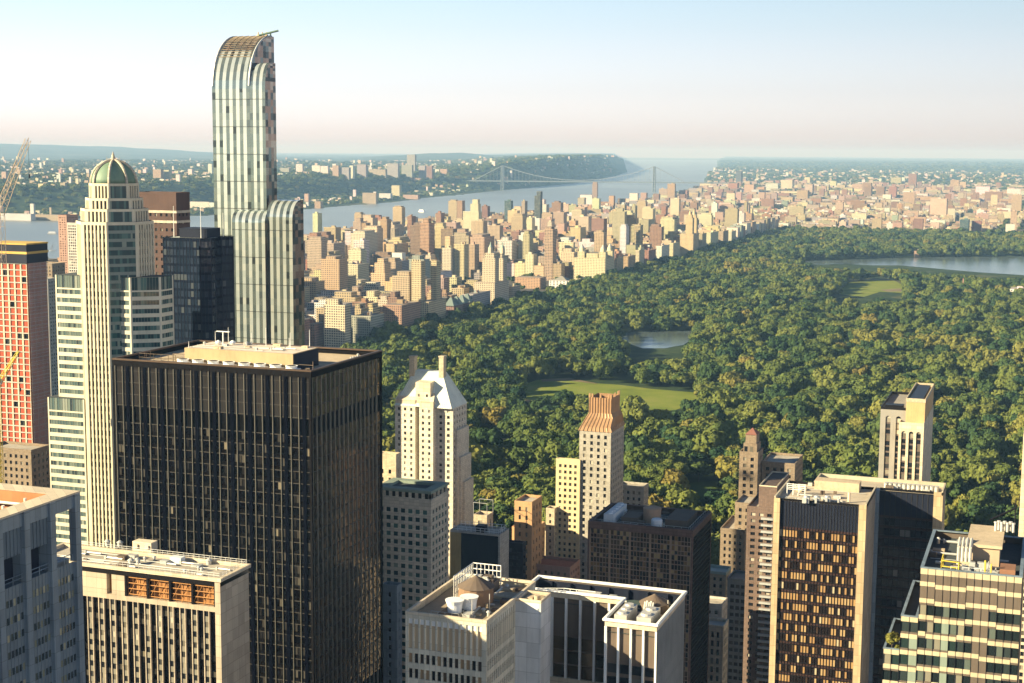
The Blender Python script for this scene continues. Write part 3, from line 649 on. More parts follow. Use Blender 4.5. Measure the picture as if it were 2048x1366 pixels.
def fnC(a, i, b, j):
    if b == 'fas': return (0, 'frame')
    if a == 'm': return (.0, 'mull')
    if a == 'c': return (.12, 'col')
    if a == 'edge': return (.1, 'frame')
    if b == 'l': return (.38, 'lou')
    if b == 'k' or b == 'base': return (.6, 'blk')
    if b == 's': return (.3, 'line')
    if a == 't': return (.32, 'frame')
    return (.42, 'glass') if b == 'g' else (.38, 'span')
def fnCe(a, i, b, j):
    r_ = fnC(a, i, b, j); return (r_[0], 'mirror') if r_[1] in ('glass', 'lou', 'span') and b != 'k' else r_
f.face((x0, y0, 0), *SO, us, vs, fnC); f.face((x1, y0, 0), *EA, ue, vs, fnCe); back(f.mb('frame'), x0, x1, y0, y1, 0, z)
f.build(o, {'frame': 'frame', 'mull': 'mullion', 'col': 'column', 'lou': 'louvre_band', 'blk': 'plant_floor', 'glass': 'curtain_wall', 'span': 'spandrel', 'mirror': 'mirror_wall', 'line': 'floor_edge_trim'}, {'line': wallmat('floor_edge', (.05, .045, .04)), 'frame': wallmat('black_frame', (.008, .007, .008), spec=.05), 'mull': M['mullion'], 'col': wallmat('blue_black_column', (.002, .0025, .006), rough=.35, spec=.03), 'lou': wallmat('dark_louvre', (.020, .018, .018), spec=.05), 'blk': wallmat('plant_black', (.003, .003, .004), spec=.05), 'glass': M['pane_black'], 'span': wallmat('smoked_spandrel', (.005, .0045, .005), rough=.2, spec=.05), 'mirror': M['pane_mirror']})
r = MB(); roofq(r, x0+.6, x1-.6, y0+.6, y1-.6, z-1.6); r.build('roof', M['tan_roof'], o)
r = MB(); parapet(r, x0-.06, x1+.06, y0-.06, y1+.06, z-.02, .5, .9); r.build('parapet', M['bronze_metal'], o)
pa = at(369, 690, z+2); pb = at(586, 722, z+2); pc = at(637, 689, z+2)
hx0, hx1, hy0 = sx(369, pb[1], z+3.5), pb[0], pb[1]; hy1 = sy(636, hx1, z+3.5); zt = z+4.2
r = MB(); r.box(hx0, hx1, hy0, hy1, z-1.59, zt); ph = r.build('penthouse', wallmat('penthouse_wall', (.40, .29, .16)), o)
r = MB(); roofq(r, hx0+.3, hx1-.3, hy0+.3, hy1-.3, zt+.03); r.box(hx0+18, hx0+27, hy0+7, hy0+8.2, zt+.04, zt+.5); r.build('penthouse_roof', wallmat('pale_roof', (.62, .52, .42), streak=False), ph)
r = MB(); r.box(hx1+.02, hx1+.3, hy0+.2, hy1-.2, z-1.5, zt-.2); r.build('dark_end_wall', M['blue_louvre'], ph)
n = 8; fx0 = sx(352, y0+5, z); fx1 = sx(600, y0+5, z)
for k in range(n):
    xx = fx0+(fx1-fx0)*(k+.5)/n; b = MB(); b.box(xx-2.2, xx+2.2, y0+2.6, y0+6.8, z-1.58, z-.1); b.lathe(xx, y0+4.7, [(1.9, z-.1), (1.7, z+.35), (2.0, z+.9)], 18); fo = b.build('cooling_fan', M['white_fan'], o)
    b = MB(); b.lathe(xx, y0+4.7, [(1.5, z+.92), (.4, z+.96)], 14); b.build('fan_grille', M['louvre'], fo)
s_ = MB()
for k in range(9):
    xx = fx0-3+(fx1-fx0+6)*k/8; s_.tube((xx, y0+8, z-1.5), (xx, y0+8, z+(3.0 if k % 2 else 2.0)), .14, 5)
    if k % 2 == 0 and k < 8: s_.tube((xx, y0+8, z+1.9), (xx+(fx1-fx0+6)/8, y0+8, z+1.9), .12, 5)
s_.tube((fx0-3, y0+8, z+.8), (fx1+3, y0+8, z+.8), .1, 5)
railing(s_, [(x0+4, y0+16), (x0+4, y0+9.5), (fx0-3, y0+9.5)], z-1.5, 2.6, 2.5, .09); s_.build('roof_rail', M['brown_panel'], o)
masts(o, [(hx0+1, hy0+1), (hx0+3, hy1-3), (hx0+8, hy0+14), (hx0+16, hy1-2), (hx0+22, hy1-3), (hx0+30, hy1-2), (hx1-2, hy1-2), (hx1-8, hy1-4)], zt, (2.0, 4, 5.5, 4, 6, 3, 6, 5), .11)
r = MB(); cx_, cy_ = hx0+9, hy0+9; r.tube((cx_, cy_, zt), (cx_, cy_, zt+4.6), .22, 6); r.box(cx_-2.4, cx_+2.4, cy_-.3, cy_+.3, zt+4.6, zt+4.85); r.build('antenna_frame', M['white_paint'], o)
for (dx, dy) in ((6, 11), (10.5, 12.5)):
    r = MB(); r.lathe(hx0+dx, hy0+dy, [(.3, zt), (1.0, zt+.6), (.9, zt+1.1), (.2, zt+1.5)], 12); r.build('satellite_dish', M['white_fan'], o)
clutter(o, hx1+2, x1-3, y0+4, y1-4, z-1.58, 9, 2, 1.2); clutter(o, hx0+1, hx1-2, hy0+1, hy1-1, zt+.04, 12, 3, .8)
# ---- D: white tower with pilasters
z = 154.0; x0, x1, y0, y1 = fr(811, (973, 1247), 1071, z); zl = zlow(x1, y0)
ye = sy(1031, x1, z); xe, ye_ = at(1082, 1207, z); ye1 = sy(1103, xe, z); xe = sx(1082, ye, z)
o = thing('white_pilaster_tower', 'cream stone office tower with blank pilastered crown, roof tank and white side wing, bottom centre', 'tower', ((x0+x1)/2, (y0+y1)/2, 0)); f = Facade(rows=('glass',), cols=('blank', 'tile'))
us = horiz(x1-x0, [(.95, 'g'), (.42, 'p')], edge=.7); ue = horiz(ye-y0, [(.95, 'g'), (.42, 'p')], edge=.7); ue.append((ye-y0, y1-y0, 'edge', 99))
zb = sz(1316, x1, y0)
vs = vert(0, z, [(.9, 'cap'), (1.3, 'tile'), (z-2.2-zb, 'blank'), (1.1, 'band')], [(2.3, 'w'), (1.3, 'band')], zl)
def fnD(a, i, b, j):
    if b in ('cap', 'band', 'base') : return (0.05, 'wall')
    if a in ('p', 'edge'): return (0, 'wall')
    if b == 'tile': return (.28, 'tile')
    if b == 'blank': return (.38, 'blank')
    return (.5, 'glass')
f.face((x0, y0, 0), *SO, us, vs, fnD); f.face((x1, y0, 0), *EA, ue, vs, fnD); back(f.mb('wall'), x0, x1, y0, y1, 0, z)
f.build(o, {'wall': 'wall', 'blank': 'blank_panel', 'tile': 'top_panel', 'glass': 'window_band'}, {'wall': wallmat('cream_stone', (.60, .54, .41), joint=(1.37, 3.6)), 'blank': wallmat('tan_panel', (.50, .37, .23)), 'tile': M['white_paint'], 'glass': glassmat('pane_brown', [(0, (.012, .01, .012)), (.5, (.10, .06, .035)), (.65, (.36, .24, .13)), (.85, (.05, .035, .03))], rough=.12)})
w = MB(); w.box(x1+.01, xe, ye, ye1, 0, z-.3); w.build('side_wing', wallmat('white_side', (.58, .575, .55), rough=.5, joint=(3.0, 3.6)), o)
r = MB(); roofq(r, x0+.5, x1-.5, y0+.5, y1-.5, z-1.1); roofq(r, x1+.4, xe-.4, ye+.4, ye1-.4, z-.28); r.build('roof', wallmat('tan_deck', (.34, .27, .18), streak=False), o)
r = MB(); parapet(r, x0-.06, x1+.06, y0-.06, y1+.06, z-.05, .7, .6); parapet(r, x1+.07, xe+.05, ye-.05, ye1+.05, z-.27, .7, .45); r.build('parapet', M['travertine'], o)
xa = x0+5.5; xb = x0+(x1-x0)*.60; yA = y0+3
r = MB(); r.box(xa, xb, yA+20, y1-4, z-1.08, z+1.6); r.box(xa+1, xb, yA+.6, yA+8, z-1.08, z-.2); r.build('plant_deck', M['brown_panel'], o)
tank(o, xa+5.2, yA+13.5, z-1.08, 4.2, 4.2, 'wood_tank', False)
for k in range(2):
    r = MB(); r.lathe(xa+4+2.1*k, yA+3.2+3.6*k, [(1.6, z-.3), (1.8, z+1.6), (2.2, z+2.6), (1.7, z+2.6)], 20); r.build('cooling_tower', M['white_fan'], o)
r = MB()
for zz in (0, 1.5, 3.0, 4.4):
    for a_, b_ in (((xa-1, yA+15), (xa-1, y1-3)), ((xa-1, y1-3), (xb, y1-3))):
        r.tube((*a_, z+zz), (*b_, z+zz), .13, 4)
for k in range(13):
    yy = yA+15+(y1-3-yA-15)*k/12; r.tube((xa-1, yy, z-1), (xa-1, yy, z+4.4), .1, 4)
for k in range(8):
    xx = xa-1+(xb-xa+1)*k/7; r.tube((xx, y1-3, z-1), (xx, y1-3, z+4.4), .1, 4)
r.build('steel_screen', M['white_paint'], o)
r = MB(); railing(r, [(xa-.5, yA), (xb, yA), (xb, yA+18)], z-1, 1.4, 1.5, .05); r.build('railing', M['steel'], o)
r = MB(); r.tube((xb+1, yA+6, z-1), (xb+1.2, y1-5, z-.4), .35, 6); r.tube((xb+2.4, yA+2, z-1), (xb+2.4, yA+2, z+3.5), .1, 5); r.tube((xb+4, yA+9, z-1), (xb+4, yA+9, z+3), .1, 5); r.box(xb+.4, xb+2.2, yA+1, yA+4.5, z-1.05, z+.1); r.build('roof_pipe', M['duct'], o)
r = MB(); r.box(x1-6, x1-1, ye+2, ye+6, z-1.05, z-.2); r.box(x1+1.5, xe-3, ye+2.5, ye1-1.5, z-.25, z+.1); r.lathe(xe-1.8, ye+2.6, [(.8, z-.25), (.8, z+.9)], 10); r.build('roof_hatch', M['tan_roof'], o)
clutter(o, xb+.5, x1-1.5, y0+3, y1-3, z-1.08, 14, 4, 1.2); clutter(o, xa, xb, yA+20.5, y1-4.5, z+1.62, 8, 5, 1.0)
# ---- D2: dark glass tower with cream rim
z = 150.0; x0, x1, y0, yb = fr(1209, (1314, 1254), 1371, z); xi, yi = at(1207, 1196, z); xw = sx(1050, yi, z); xn = sx(1242, yi, z)
o = thing('dark_pier_tower', 'dark glass tower with white vertical piers and sunken roof inside a rounded cream rim', 'tower', ((xw+x1)/2, (yi+yb)/2, 0)); f = Facade(rows=('glass', 'mir', 'eg', 'edark'))
vs = vert(0, z, [(.8, 'cap'), (.4, 'cap'), (9.0, 'pan'), (2.2, 'k')], [(.9, 's'), (2.9, 'g')], zlow(x1, y0))
vs2 = vert(0, z, [(.8, 'cap'), (.4, 'cap'), (9.6, 'pan')], [(.4, 's'), (3.2, 'gl')], zlow(x1, y0))
def fnP(a, i, b, j):
    if b == 'cap' or b == 'base': return (.05, 'cap')
    if a == 'p' or a == 'edge': return (0, 'pier')
    if b == 'pan': return (.65, 'pan')
    if b == 's': return (.7, 'pan')
    if b == 'gl': return (.7, 'mir')
    return (.7, 'glass')
us = horiz(x1-x0, [(3.0, 'g'), (.55, 'p')], n=4); us = [(0, .55, 'p', 0)]+[(a+.55*(1-a/(x1-x0)), b+.55*(1-b/(x1-x0)), t_, i) for a, b, t_, i in us]
f.face((x0, y0, 0), *SO, us, vs, fnP)
usi = horiz(x0-xw, [(3.0, 'g'), (.55, 'p')]); f.face((xw, yi, 0), *SO, usi, vs2, fnP)
ue = horiz(yb-y0, [(1.3, 'g'), (.16, 'p')], edge=.5); f.face((x1, y0, 0), *EA, ue, vs, lambda a, i, b, j: (0.05, 'cap') if b in ('cap',) else ((.03, 'fin') if a == 'p' else ((.3, 'edark') if b != 'g' else (.34, 'eg'))))
f.mb('pan').quad((x0, yi, 0), (x0, y0, 0), (x0, y0, z), (x0, yi, z)); back(f.mb('pan'), xw, x1, yi, yb, 0, z)
f.build(o, {'cap': 'rim_band', 'pier': 'pier', 'pan': 'blind_panel', 'glass': 'glazing', 'mir': 'mirror_glazing', 'fin': 'fin', 'edark': 'side_panel', 'eg': 'side_glazing'}, {'cap': M['travertine'], 'pier': M['white_paint'], 'pan': M['brown_panel'], 'glass': M['pane_dark'], 'mir': M['pane_mirror'], 'fin': M['steel'], 'edark': M['black_panel'], 'eg': M['pane_black']})
r = MB(); e = .9
for p_, q_ in (((xw, yb), (x1, yb)), ((x1, yb), (x1, y0)), ((x1, y0), (x0, y0)), ((x0, y0), (x0, yi)), ((x0, yi), (xw, yi)), ((xw, yi), (xw, yb))):
    p_ = np.array(p_); q_ = np.array(q_); 
    xa, xb = sorted((p_[0], q_[0])); ya, yb_ = sorted((p_[1], q_[1]))
    if xa == xb: r.box(xa-.45, xa+.45, ya+.45, yb_-.45, z, z+.75)
    else: r.box(xa-.45, xb+.45, ya-.45, ya+.45, z, z+.75)
ro = r.build('rim', M['white_paint'], o); bv = ro.modifiers.new('bevel', 'BEVEL'); bv.width = .3; bv.segments = 3
r = MB(); roofq(r, xw+.3, x1-.3, yi+.3, yb-.3, z-2.6); roofq(r, x0+.3, x1-.3, y0+.3, yi+.29, z-2.6); r.build('roof', wallmat('green_deck', (.06, .085, .08), streak=False), o)
r = MB(); r.box(xw+.5, x1-.5, yb-1.4, yb-1.1, z-2.58, z-.05)
for k in range(7): 
    xx = xw+4+(x1-xw-8)*k/6; r.box(xx-.12, xx+.12, yb-2.2, yb-1.45, z-2.58, z-.1)
r.build('inner_wall', M['blue_louvre'], o)
r = MB(); r.box(xw+3, x0-4, yi+1.4, yi+1.8, z-2.5, z-1.3); railing(r, [(xw+3, yi+5), (xw+8, yb-4), (x1-22, yb-4)], z-2.5, 1.7, 1.6, .1); r.build('railing', M['white_paint'], o)
ux = x0+3
units(o, 'cooling_unit', 'duct', [(x0+1.6, x0+4.6, y0+2.5, y0+12), (x0+7.0, x0+10.4, y0+2.5, y0+11.5)], z-2.58, 3.6)
tank(o, x1-5.6, yb-8.5, z-2.58, 3.6, 2.2, 'brown_panel', False)
r = MB(); 
for k in range(5): r.tube((x0+5.5+.5*k, y0+14, z-2.5), (x0+5.5+.5*k, y0+16, z+.6+.3*(k % 2)), .25, 6)
r.box(xn-13, xn-7, yi+3, yi+7.5, z-2.5, z-.9); r.tube((xn-14, yi+5, z-1.5), (xn-5, yi+5.5, z-1.2), .4, 6); r.tube((x1-2.2, yb-9, z-2.5), (x1-2.2, yb-9, z+.7), .12, 5); r.build('roof_pipe', M['duct'], o)
r = MB(); r.box(x1-3.2, x1-1.3, y0+2, yb-12, z-2.5, z-2.1); r.build('walkway', M['tan_roof'], o)
clutter(o, xw+6, x0-2, yi+2.5, yb-3, z-2.58, 14, 6, 1.4); clutter(o, x0+2, x1-2, y0+14, yb-3, z-2.58, 8, 7, 1.4)
# ---- E: dark tower with tan end piers and lit blinds (two slid slabs)
z = 145.0; x0, x1, y0, y1 = fr(1548, (1733, 1011), 1753, z); zl = zlow(x1, y0)
o = thing('blind_lit_tower', 'dark office tower of two slabs with tan end piers and glowing orange blinds', 'tower', ((x0+x1)/2, (y0+y1)/2, 0)); f = Facade(rows=('glass', 'glassd', 'span'))
ul = x1-x0; us = [(0, 2.0, 'p', 0)]+[(2.0+a, 2.0+b, t_, i) for a, b, t_, i in horiz(ul-4.4, [(1.5, 'g'), (.2, 'm')], n=26)]+[(ul-2.4, ul, 'p', 1)]
vs = vert(0, z, [(.7, 'cap'), (z-.7-sz(1069, x1, y0), 'lou')], [(.75, 's'), (.25, 't'), (2.3, 'g'), (.25, 't')], zl)
def fnE(a, i, b, j):
    if a == 'p': return (0, 'pier')
    if b == 'cap': return (0.6, 'dark')
    if b == 'lou': return (.9, 'lou') if a == 'g' else (.75, 'lou2')
    if a == 'm' or b in ('t', 'base'): return (.75, 'dark')
    return (.95, 'glass') if b == 'g' else (.9, 'span')
f.face((x0, y0, 0), *SO, us, vs, fnE)
f.mb('stone').quad((x1, y0, 0), (x1, y1, 0), (x1, y1, z), (x1, y0, z)); back(f.mb('dark'), x0, x1, y0, y1, 0, z)
# second slab, set back and slid to the right
xa, ya = x1+1.2, y1; xb = sx(1886, ya, z-1); ya2 = at(1885, 968, z)[1]
yb2 = ya+14
usb = [(a, b, t_, i) for a, b, t_, i in horiz(xb-xa-3.0, [(1.5, 'g'), (.2, 'm')])]+[(xb-xa-3.0, xb-xa, 'p', 1)]
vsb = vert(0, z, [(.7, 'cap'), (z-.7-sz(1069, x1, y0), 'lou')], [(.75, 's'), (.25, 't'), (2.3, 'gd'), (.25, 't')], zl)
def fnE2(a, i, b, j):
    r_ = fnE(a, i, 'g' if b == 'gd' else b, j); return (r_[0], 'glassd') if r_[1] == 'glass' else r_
f.face((xa, ya, 0), *SO, usb, vsb, fnE2); f.mb('stone').quad((xb, ya, 0), (xb, yb2, 0), (xb, yb2, z), (xb, ya, z))
xl = sx(1640, yb2, z); back(f.mb('dark'), xl, xb, ya, yb2, 0, z)
f.mb('col').box(x1+.02, xa-.02, y1-2.2, y1-.02, 0, z-.5)
f.build(o, {'pier': 'end_pier', 'dark': 'frame', 'lou': 'louvre_crown', 'lou2': 'louvre_fin', 'glass': 'lit_glazing', 'glassd': 'shaded_glazing', 'span': 'spandrel', 'stone': 'side_wall', 'col': 'corner_column'}, {'pier': wallmat('tan_pier', (.46, .34, .20), joint=(1.4, 3.5)), 'dark': M['dark_metal'], 'lou': M['blue_louvre'], 'lou2': M['louvre'], 'glass': M['pane_blind'], 'glassd': glassmat('pane_shaded', [(0, (.01, .01, .016)), (.72, (.03, .03, .035)), (.88, (.12, .11, .10))]), 'span': wallmat('dark_spandrel', (.045, .025, .022), rough=.4), 'stone': wallmat('side_stone', (.30, .25, .19), joint=(2.0, 3.5)), 'col': M['grey_metal']})  # set-back slab's panes get a darker colour so they read as shaded
r = MB(); roofq(r, x0+.5, x1-.5, y0+.8, y1+.2, z-.9); roofq(r, xl+.5, xb-.5, y1+.2, yb2-.5, z-.92); r.build('roof', wallmat('pale_deck', (.44, .37, .28), streak=False), o)
r = MB(); r.box(x0, x0+.5, y0+.5, y1, z-1, z+.5); r.box(x1-.5, x1, y0+.5, y1, z-1, z+.5); r.box(xl, xb, yb2-.5, yb2, z-1, z+.5); r.box(xb-.5, xb, ya, yb2-.5, z-1, z+.5); r.box(xl, xl+.5, y1, yb2-.5, z-1, z+.5); r.build('parapet', wallmat('parapet_stone', (.42, .36, .26)), o)
for px_ in (1612, 1633, 1654):
    bx, by = at(px_, 1000, z); r = MB(); r.box(bx-1.1, bx+1.1, by-1.2, by+1.2, z-.88, z+1.0); r.box(bx-.35, bx+.35, by-1.7, by-1.2, z-.6, z+.9); r.lathe(bx, by, [(.8, z+1), (.7, z+1.5)], 12); r.build('condenser', M['steel'], o)
r = MB(); bx, by = at(1665, 975, z); r.box(bx-6, bx+9, by-1.0, by+5, z-.88, z+2.2); r.build('plant_room', M['tan_roof'], o)
r = MB(); bx, by = at(1592, 985, z); 
for k in range(4): r.tube((bx-3+2*k, by, z-.9), (bx-3+2*k, by, z+3), .15, 5); r.tube((bx-3, by, z+.6*k+1), (bx+3, by, z+.6*k+1), .12, 5)
r.build('gantry', M['white_paint'], o)
r = MB()
for k in range(12): 
    xx = xa+1.5+(xb-xa-4)*k/11; r.lathe(xx, ya+5, [(.75, z-.9), (.75, z+.6), (.95, z+1.0), (.6, z+1.0)], 10)
r.build('vent_grille', M['duct'], o)
r = MB(); bx, by = at(1698, 1000, z); r.tube((bx, by, z-.9), (bx, by, z+2.6), .45, 8); r.build('flue', M['crane_paint'], o)
clutter(o, x0+2, x1-2, y0+2.5, y1-1, z-.88, 16, 8, 1.4); clutter(o, xa+2, xb-2, ya+2, yb2-3, z-.9, 12, 9, 1.2)
# ---- F: brown granite tower
z = 128.0; x0, x1, y0, y1 = fr(1176, (1386, 1063), 1397, z); y1 = y0+30; zl = zlow(x1, y0)
o = thing('brown_tower', 'brown granite office tower with five window bays, amber panes and cluttered dark roof', 'tower', ((x0+x1)/2, (y0+y1)/2, 0)); f = Facade(cols=('glass', 'dk'))
us = horiz(x1-x0, [(.45, 'c')]+[(1.1, 'g'), (.16, 'm')]*5+[(1.1, 'g'), (.3, 'c')], n=5, edge=.6)
vs = vert(0, z, [(2.3, 'cap')], [(1.7, 'g'), (.2, 't'), (1.2, 'g2'), (.35, 't')], zl)
fnF = lambda a, i, b, j: (0, 'wall') if b in ('cap', 'base') or a in ('edge',) else ((0.02, 'pier') if a == 'c' else ((.3, 'mul') if a == 'm' or b == 't' else (.5, 'glass')))
f.face((x0, y0, 0), *SO, us, vs, fnF); f.face((x1, y0, 0), *EA, horiz(y1-y0, [(1.2, 'g'), (.16, 'm')], edge=.8), vs, lambda a, i, b, j: (0, 'wall') if b in ('cap', 'base') or a == 'edge' else ((.2, 'blk') if a == 'm' or b == 't' else (.35, 'dk'))); back(f.mb('wall'), x0, x1, y0, y1, 0, z)
f.build(o, {'wall': 'wall', 'pier': 'column', 'mul': 'mullion', 'glass': 'amber_glazing', 'dk': 'side_glazing', 'blk': 'side_mullion'}, {'wall': M['brown_granite'], 'pier': wallmat('tan_column', (.30, .20, .13)), 'mul': wallmat('bay_mullion', (.26, .17, .12)), 'glass': M['pane_amber'], 'dk': M['pane_black'], 'blk': M['black_panel']})
r = MB(); roofq(r, x0+.8, x1-.8, y0+.8, y1-.8, z-1.6); r.build('roof', M['dark_roof'], o)
r = MB(); parapet(r, x0-.05, x1+.05, y0-.05, y1+.05, z, .3, 1.3); r.build('parapet', M['brown_granite'], o)
units(o, 'cooling_unit', 'white_panel', [(x0+4, x0+7.5, y0+6, y0+24)], z-1.58, 3.4)
r = MB(); bx, by = x0+(x1-x0)*.52, y0+14; r.lathe(bx, by, [(3.2, z-1.6), (3.2, z+3), (3.3, z+3.02), (3.3, z+3.6), (2.4, z+4)], 22); r.build('drum_tank', wallmat('drum', (.42, .27, .17)), o)
r = MB(); r.lathe(x0+(x1-x0)*.62, y0+6, [(2.0, z-1.6), (2.0, z+1.4), (1.7, z+1.8)], 18); r.build('cooling_tower', M['white_fan'], o)
r = MB(); r.box(x0+10, x0+16, y0+8, y0+18, z-1.58, z+.8); r.box(x1-12, x1-4, y0+8, y0+24, z-1.58, z+1.4); r.tube((x0+9, y0+4, z-1), (x1-4, y0+4, z-.8), .4, 6); r.tube((x0+9, y0+20, z+.2), (x1-14, y0+22, z+.2), .5, 6); r.build('plant_box', M['brown_panel'], o)
r = MB(); railing(r, [(x0+2, y0+2), (x1-2, y0+2), (x1-2, y1-2)], z-1.5, 2.2, 2.6, .07); r.build('roof_rail', M['steel'], o)
clutter(o, x0+3, x1-3, y0+3, y1-3, z-1.58, 26, 10, 2.2)
# ---- G: banded tower, lower right
z = 172.0; x0, y0 = at(1841, 1136, z); x1 = sx(2045, y0, z); y1 = y0+34; zl = zlow(x1, y0)-4
o = thing('banded_tower', 'stepped tower with cream and brown horizontal bands and pale rooftop ducts', 'tower', ((x0+x1)/2, (y0+y1)/2, 0))
xt1, zt1 = sx(1802, y0, 162), None; zt1 = sz(1232, xt1, y0); xt2 = sx(1767, y0, zt1-6); zt2 = sz(1297, xt2, y0)
pan = [(1.95, 'g'), (.1, 'm')]
f = Facade(rows=('cream', 'glass', 'brown', 'green')); fhh = (z-zt1)/3.0
def fnG(x_off):
    def fn(a, i, b, j):
        if a == 'm' or a == 'M': return (.0, 'line')
        if b == 'base': return (.1, 'brown')
        xx = i+x_off
        if b == 'c': return (.04, 'cream')
        if b == 'c2': return (.04, 'cream') if (xx+j) // 4 % 2 else (.08, 'brown')
        if b == 'c0': return (.08, 'brown') if (xx+j) // 4 % 2 else (.04, 'cream')
        if b == 'gt': return (.08, 'brown')
        k = (xx*5+2) % 11
        if k in (3, 8): return (.08, 'brown')
        if k in (5,) and j > 0: return (.06, 'green')
        return (.22, 'glass')
    return fn
f.face((x0, y0, 0), *SO, horiz(x1-x0, pan, n=13), vert(0, z, [(1.25, 'c'), (fhh-2.0, 'gt'), (.45, 'c0'), (.5, 'c'), (.45, 'c2'), (fhh-1.4, 'gt'), (.45, 'c0'), (.5, 'c'), (.45, 'c2')], [(fhh-1.4, 'g'), (.45, 'c0'), (.5, 'c'), (.45, 'c2')], zl), fnG(2))
f.face((xt1, y0+.02, 0), *SO, horiz(x0-xt1, pan, n=2), vert(0, zt1, [(1.1, 'c')], [(fhh-1.4, 'g'), (.45, 'c0'), (.5, 'c'), (.45, 'c2')], zl), fnG(4))
f.face((xt2, y0+.04, 0), *SO, horiz(xt1-xt2, pan, n=2), vert(0, zt2, [(1.1, 'c')], [(fhh-1.4, 'g'), (.45, 'c0'), (.5, 'c'), (.45, 'c2')], zl), fnG(0))
dk = f.mb('brown@w'); dk.quad((x1, y0, 0), (x1, y1, 0), (x1, y1, z), (x1, y0, z)); back(dk, x0, x1, y0, y1, 0, z); back(dk, xt1, x0-.01, y0, y1-6, 0, zt1); back(dk, xt2, xt1-.01, y0, y1-12, 0, zt2)
f.build(o, {'cream': 'cream_band', 'brown': 'brown_panel', 'green': 'green_panel', 'glass': 'window_band', 'line': 'joint'}, {'cream': M['spandrel_cream'], 'brown': wallmat('mauve_panel', (.12, .092, .07)), 'green': M['green_panel'], 'glass': M['pane_curtain'], 'line': M['black_panel']})
r = MB(); roofq(r, x0+.3, x1-.3, y0+.3, y1-.3, z-1.4); roofq(r, xt1+.3, x0-.02, y0+.3, y1-6.3, zt1-.9); roofq(r, xt2+.3, xt1-.02, y0+.3, y1-12.3, zt2-.9); r.build('roof', M['dark_roof'], o)
r = MB(); parapet(r, x0-.04, x1+.04, y0-.05, y1+.04, z, .25, .7); parapet(r, xt1-.04, x0-.06, y0-.03, y1-6, zt1, .25, .6); parapet(r, xt2-.04, xt1-.06, y0-.01, y1-12, zt2, .25, .5); r.build('parapet', M['grey_metal'], o)
r = MB(); r.box(x0+9, x1-5, y0+12, y1-5, z-1.38, z+2.6); ph = r.build('plant_house', wallmat('plant_tan', (.40, .30, .20)), o)
r = MB(); r.box(x0+8.4, x1-4.5, y0+11.4, y1-4.5, z+2.62, z+3.3); r.build('plant_roof', M['tan_roof'], ph)
for k in range(4):
    r = MB(); xx = x0+7.0+.8*k; r.tube((xx, y0+9.5, z-1), (xx, y0+9.5, z+2.8), .33, 8); r.tube((xx, y0+9.5, z+2.8), (xx, y0+14, z+3.7), .33, 8); r.build('duct', M['duct'], o)
for k in range(7):
    r = MB(); xx = x1-6.4+.62*k; r.lathe(xx, y1-9+(k % 2)*1.2, [(.28, z+3.3), (.28, z+5), (.4, z+5.1), (.4, z+5.4)], 8); r.build('flue', M['duct'], o)
r = MB(); railing(r, [(x0+4, y0+9), (x0+4, y0+3.5), (x0+7.6, y0+3.0), (x0+7.6, y0+1.6)], z-1.3, 2.4, 3, .14); r.tube((x0+12.8, y0+2, z-1.3), (x0+12.8, y0+2, z+2.4), .2, 5); r.tube((x0+14, y0+2, z-1.3), (x0+14, y0+2, z+1.8), .16, 5); r.build('yellow_rail', M['yellow_paint'], o)
r = MB(); rng = random.Random(3)
for k in range(14):
    a_, b_ = x0+6.5+rng.uniform(0, 9), y0+2+rng.uniform(0, 6); s_ = rng.uniform(.35, .9); r.box(a_-s_, a_+s_, b_-s_*.7, b_+s_*.7, z-1.38, z-.6+rng.uniform(0, 1.2))
for k in range(5): r.tube((x0+8+1.5*k, y0+2.5, z-1.3), (x0+8+1.5*k, y0+8.5, z-.5), .16, 6)
r.build('pump_set', M['steel'], o)
r = MB(); railing(r, [(x0+6, y0+2), (x1-7, y0+2), (x1-7, y0+9)], z-1.3, 1.8, 1.2, .05); r.build('catwalk', M['white_paint'], o)
r = MB(); r.box(x1-4.6, x1-1.5, y0+3, y0+8, z-1.38, z+.6); r.build('rust_box', wallmat('rust_box', (.24, .12, .07)), o)
r = MB(); r.tube((x1-8, y1+1, z+3.3), (x1-2.4, y1+3, z+6.2), .22, 6); r.tube((x1-2.6, y1+2.9, z), (x1-2.6, y1+2.9, z+8.2), .16, 6); r.build('davit', M['dark_metal'], o)
for k, (xx, yy, zz, s_) in enumerate(((xt2+1.6, y0+1.4, zt2, 2.2), (xt2+3.0, y0+.9, zt2, .9))):
    p = bpy.data.objects.new('terrace_tree' if k == 0 else 'terrace_shrub', None); COL.objects.link(p); p.location = (xx, yy, zz-.9); tag(p, 'bright green small tree on a high terrace of the banded tower' if k == 0 else 'low shrub at the foot of the small terrace tree', 'tree' if k == 0 else 'shrub')
    c = bpy.data.objects.new('crown', CROWNS[k]); COL.objects.link(c); c.parent = p; c.location = (0, 0, s_*1.35); c.scale = (s_, s_, s_*1.2)
    c = bpy.data.objects.new('trunk', TRUNKS[k]); COL.objects.link(c); c.parent = p; c.scale = (s_*1.2, s_*1.2, s_*1.4)
clutter(bpy.data.objects['banded_tower'], x0+1, x1-2, y0+2, y1-3, z-1.38, 14, 11, 1.2)
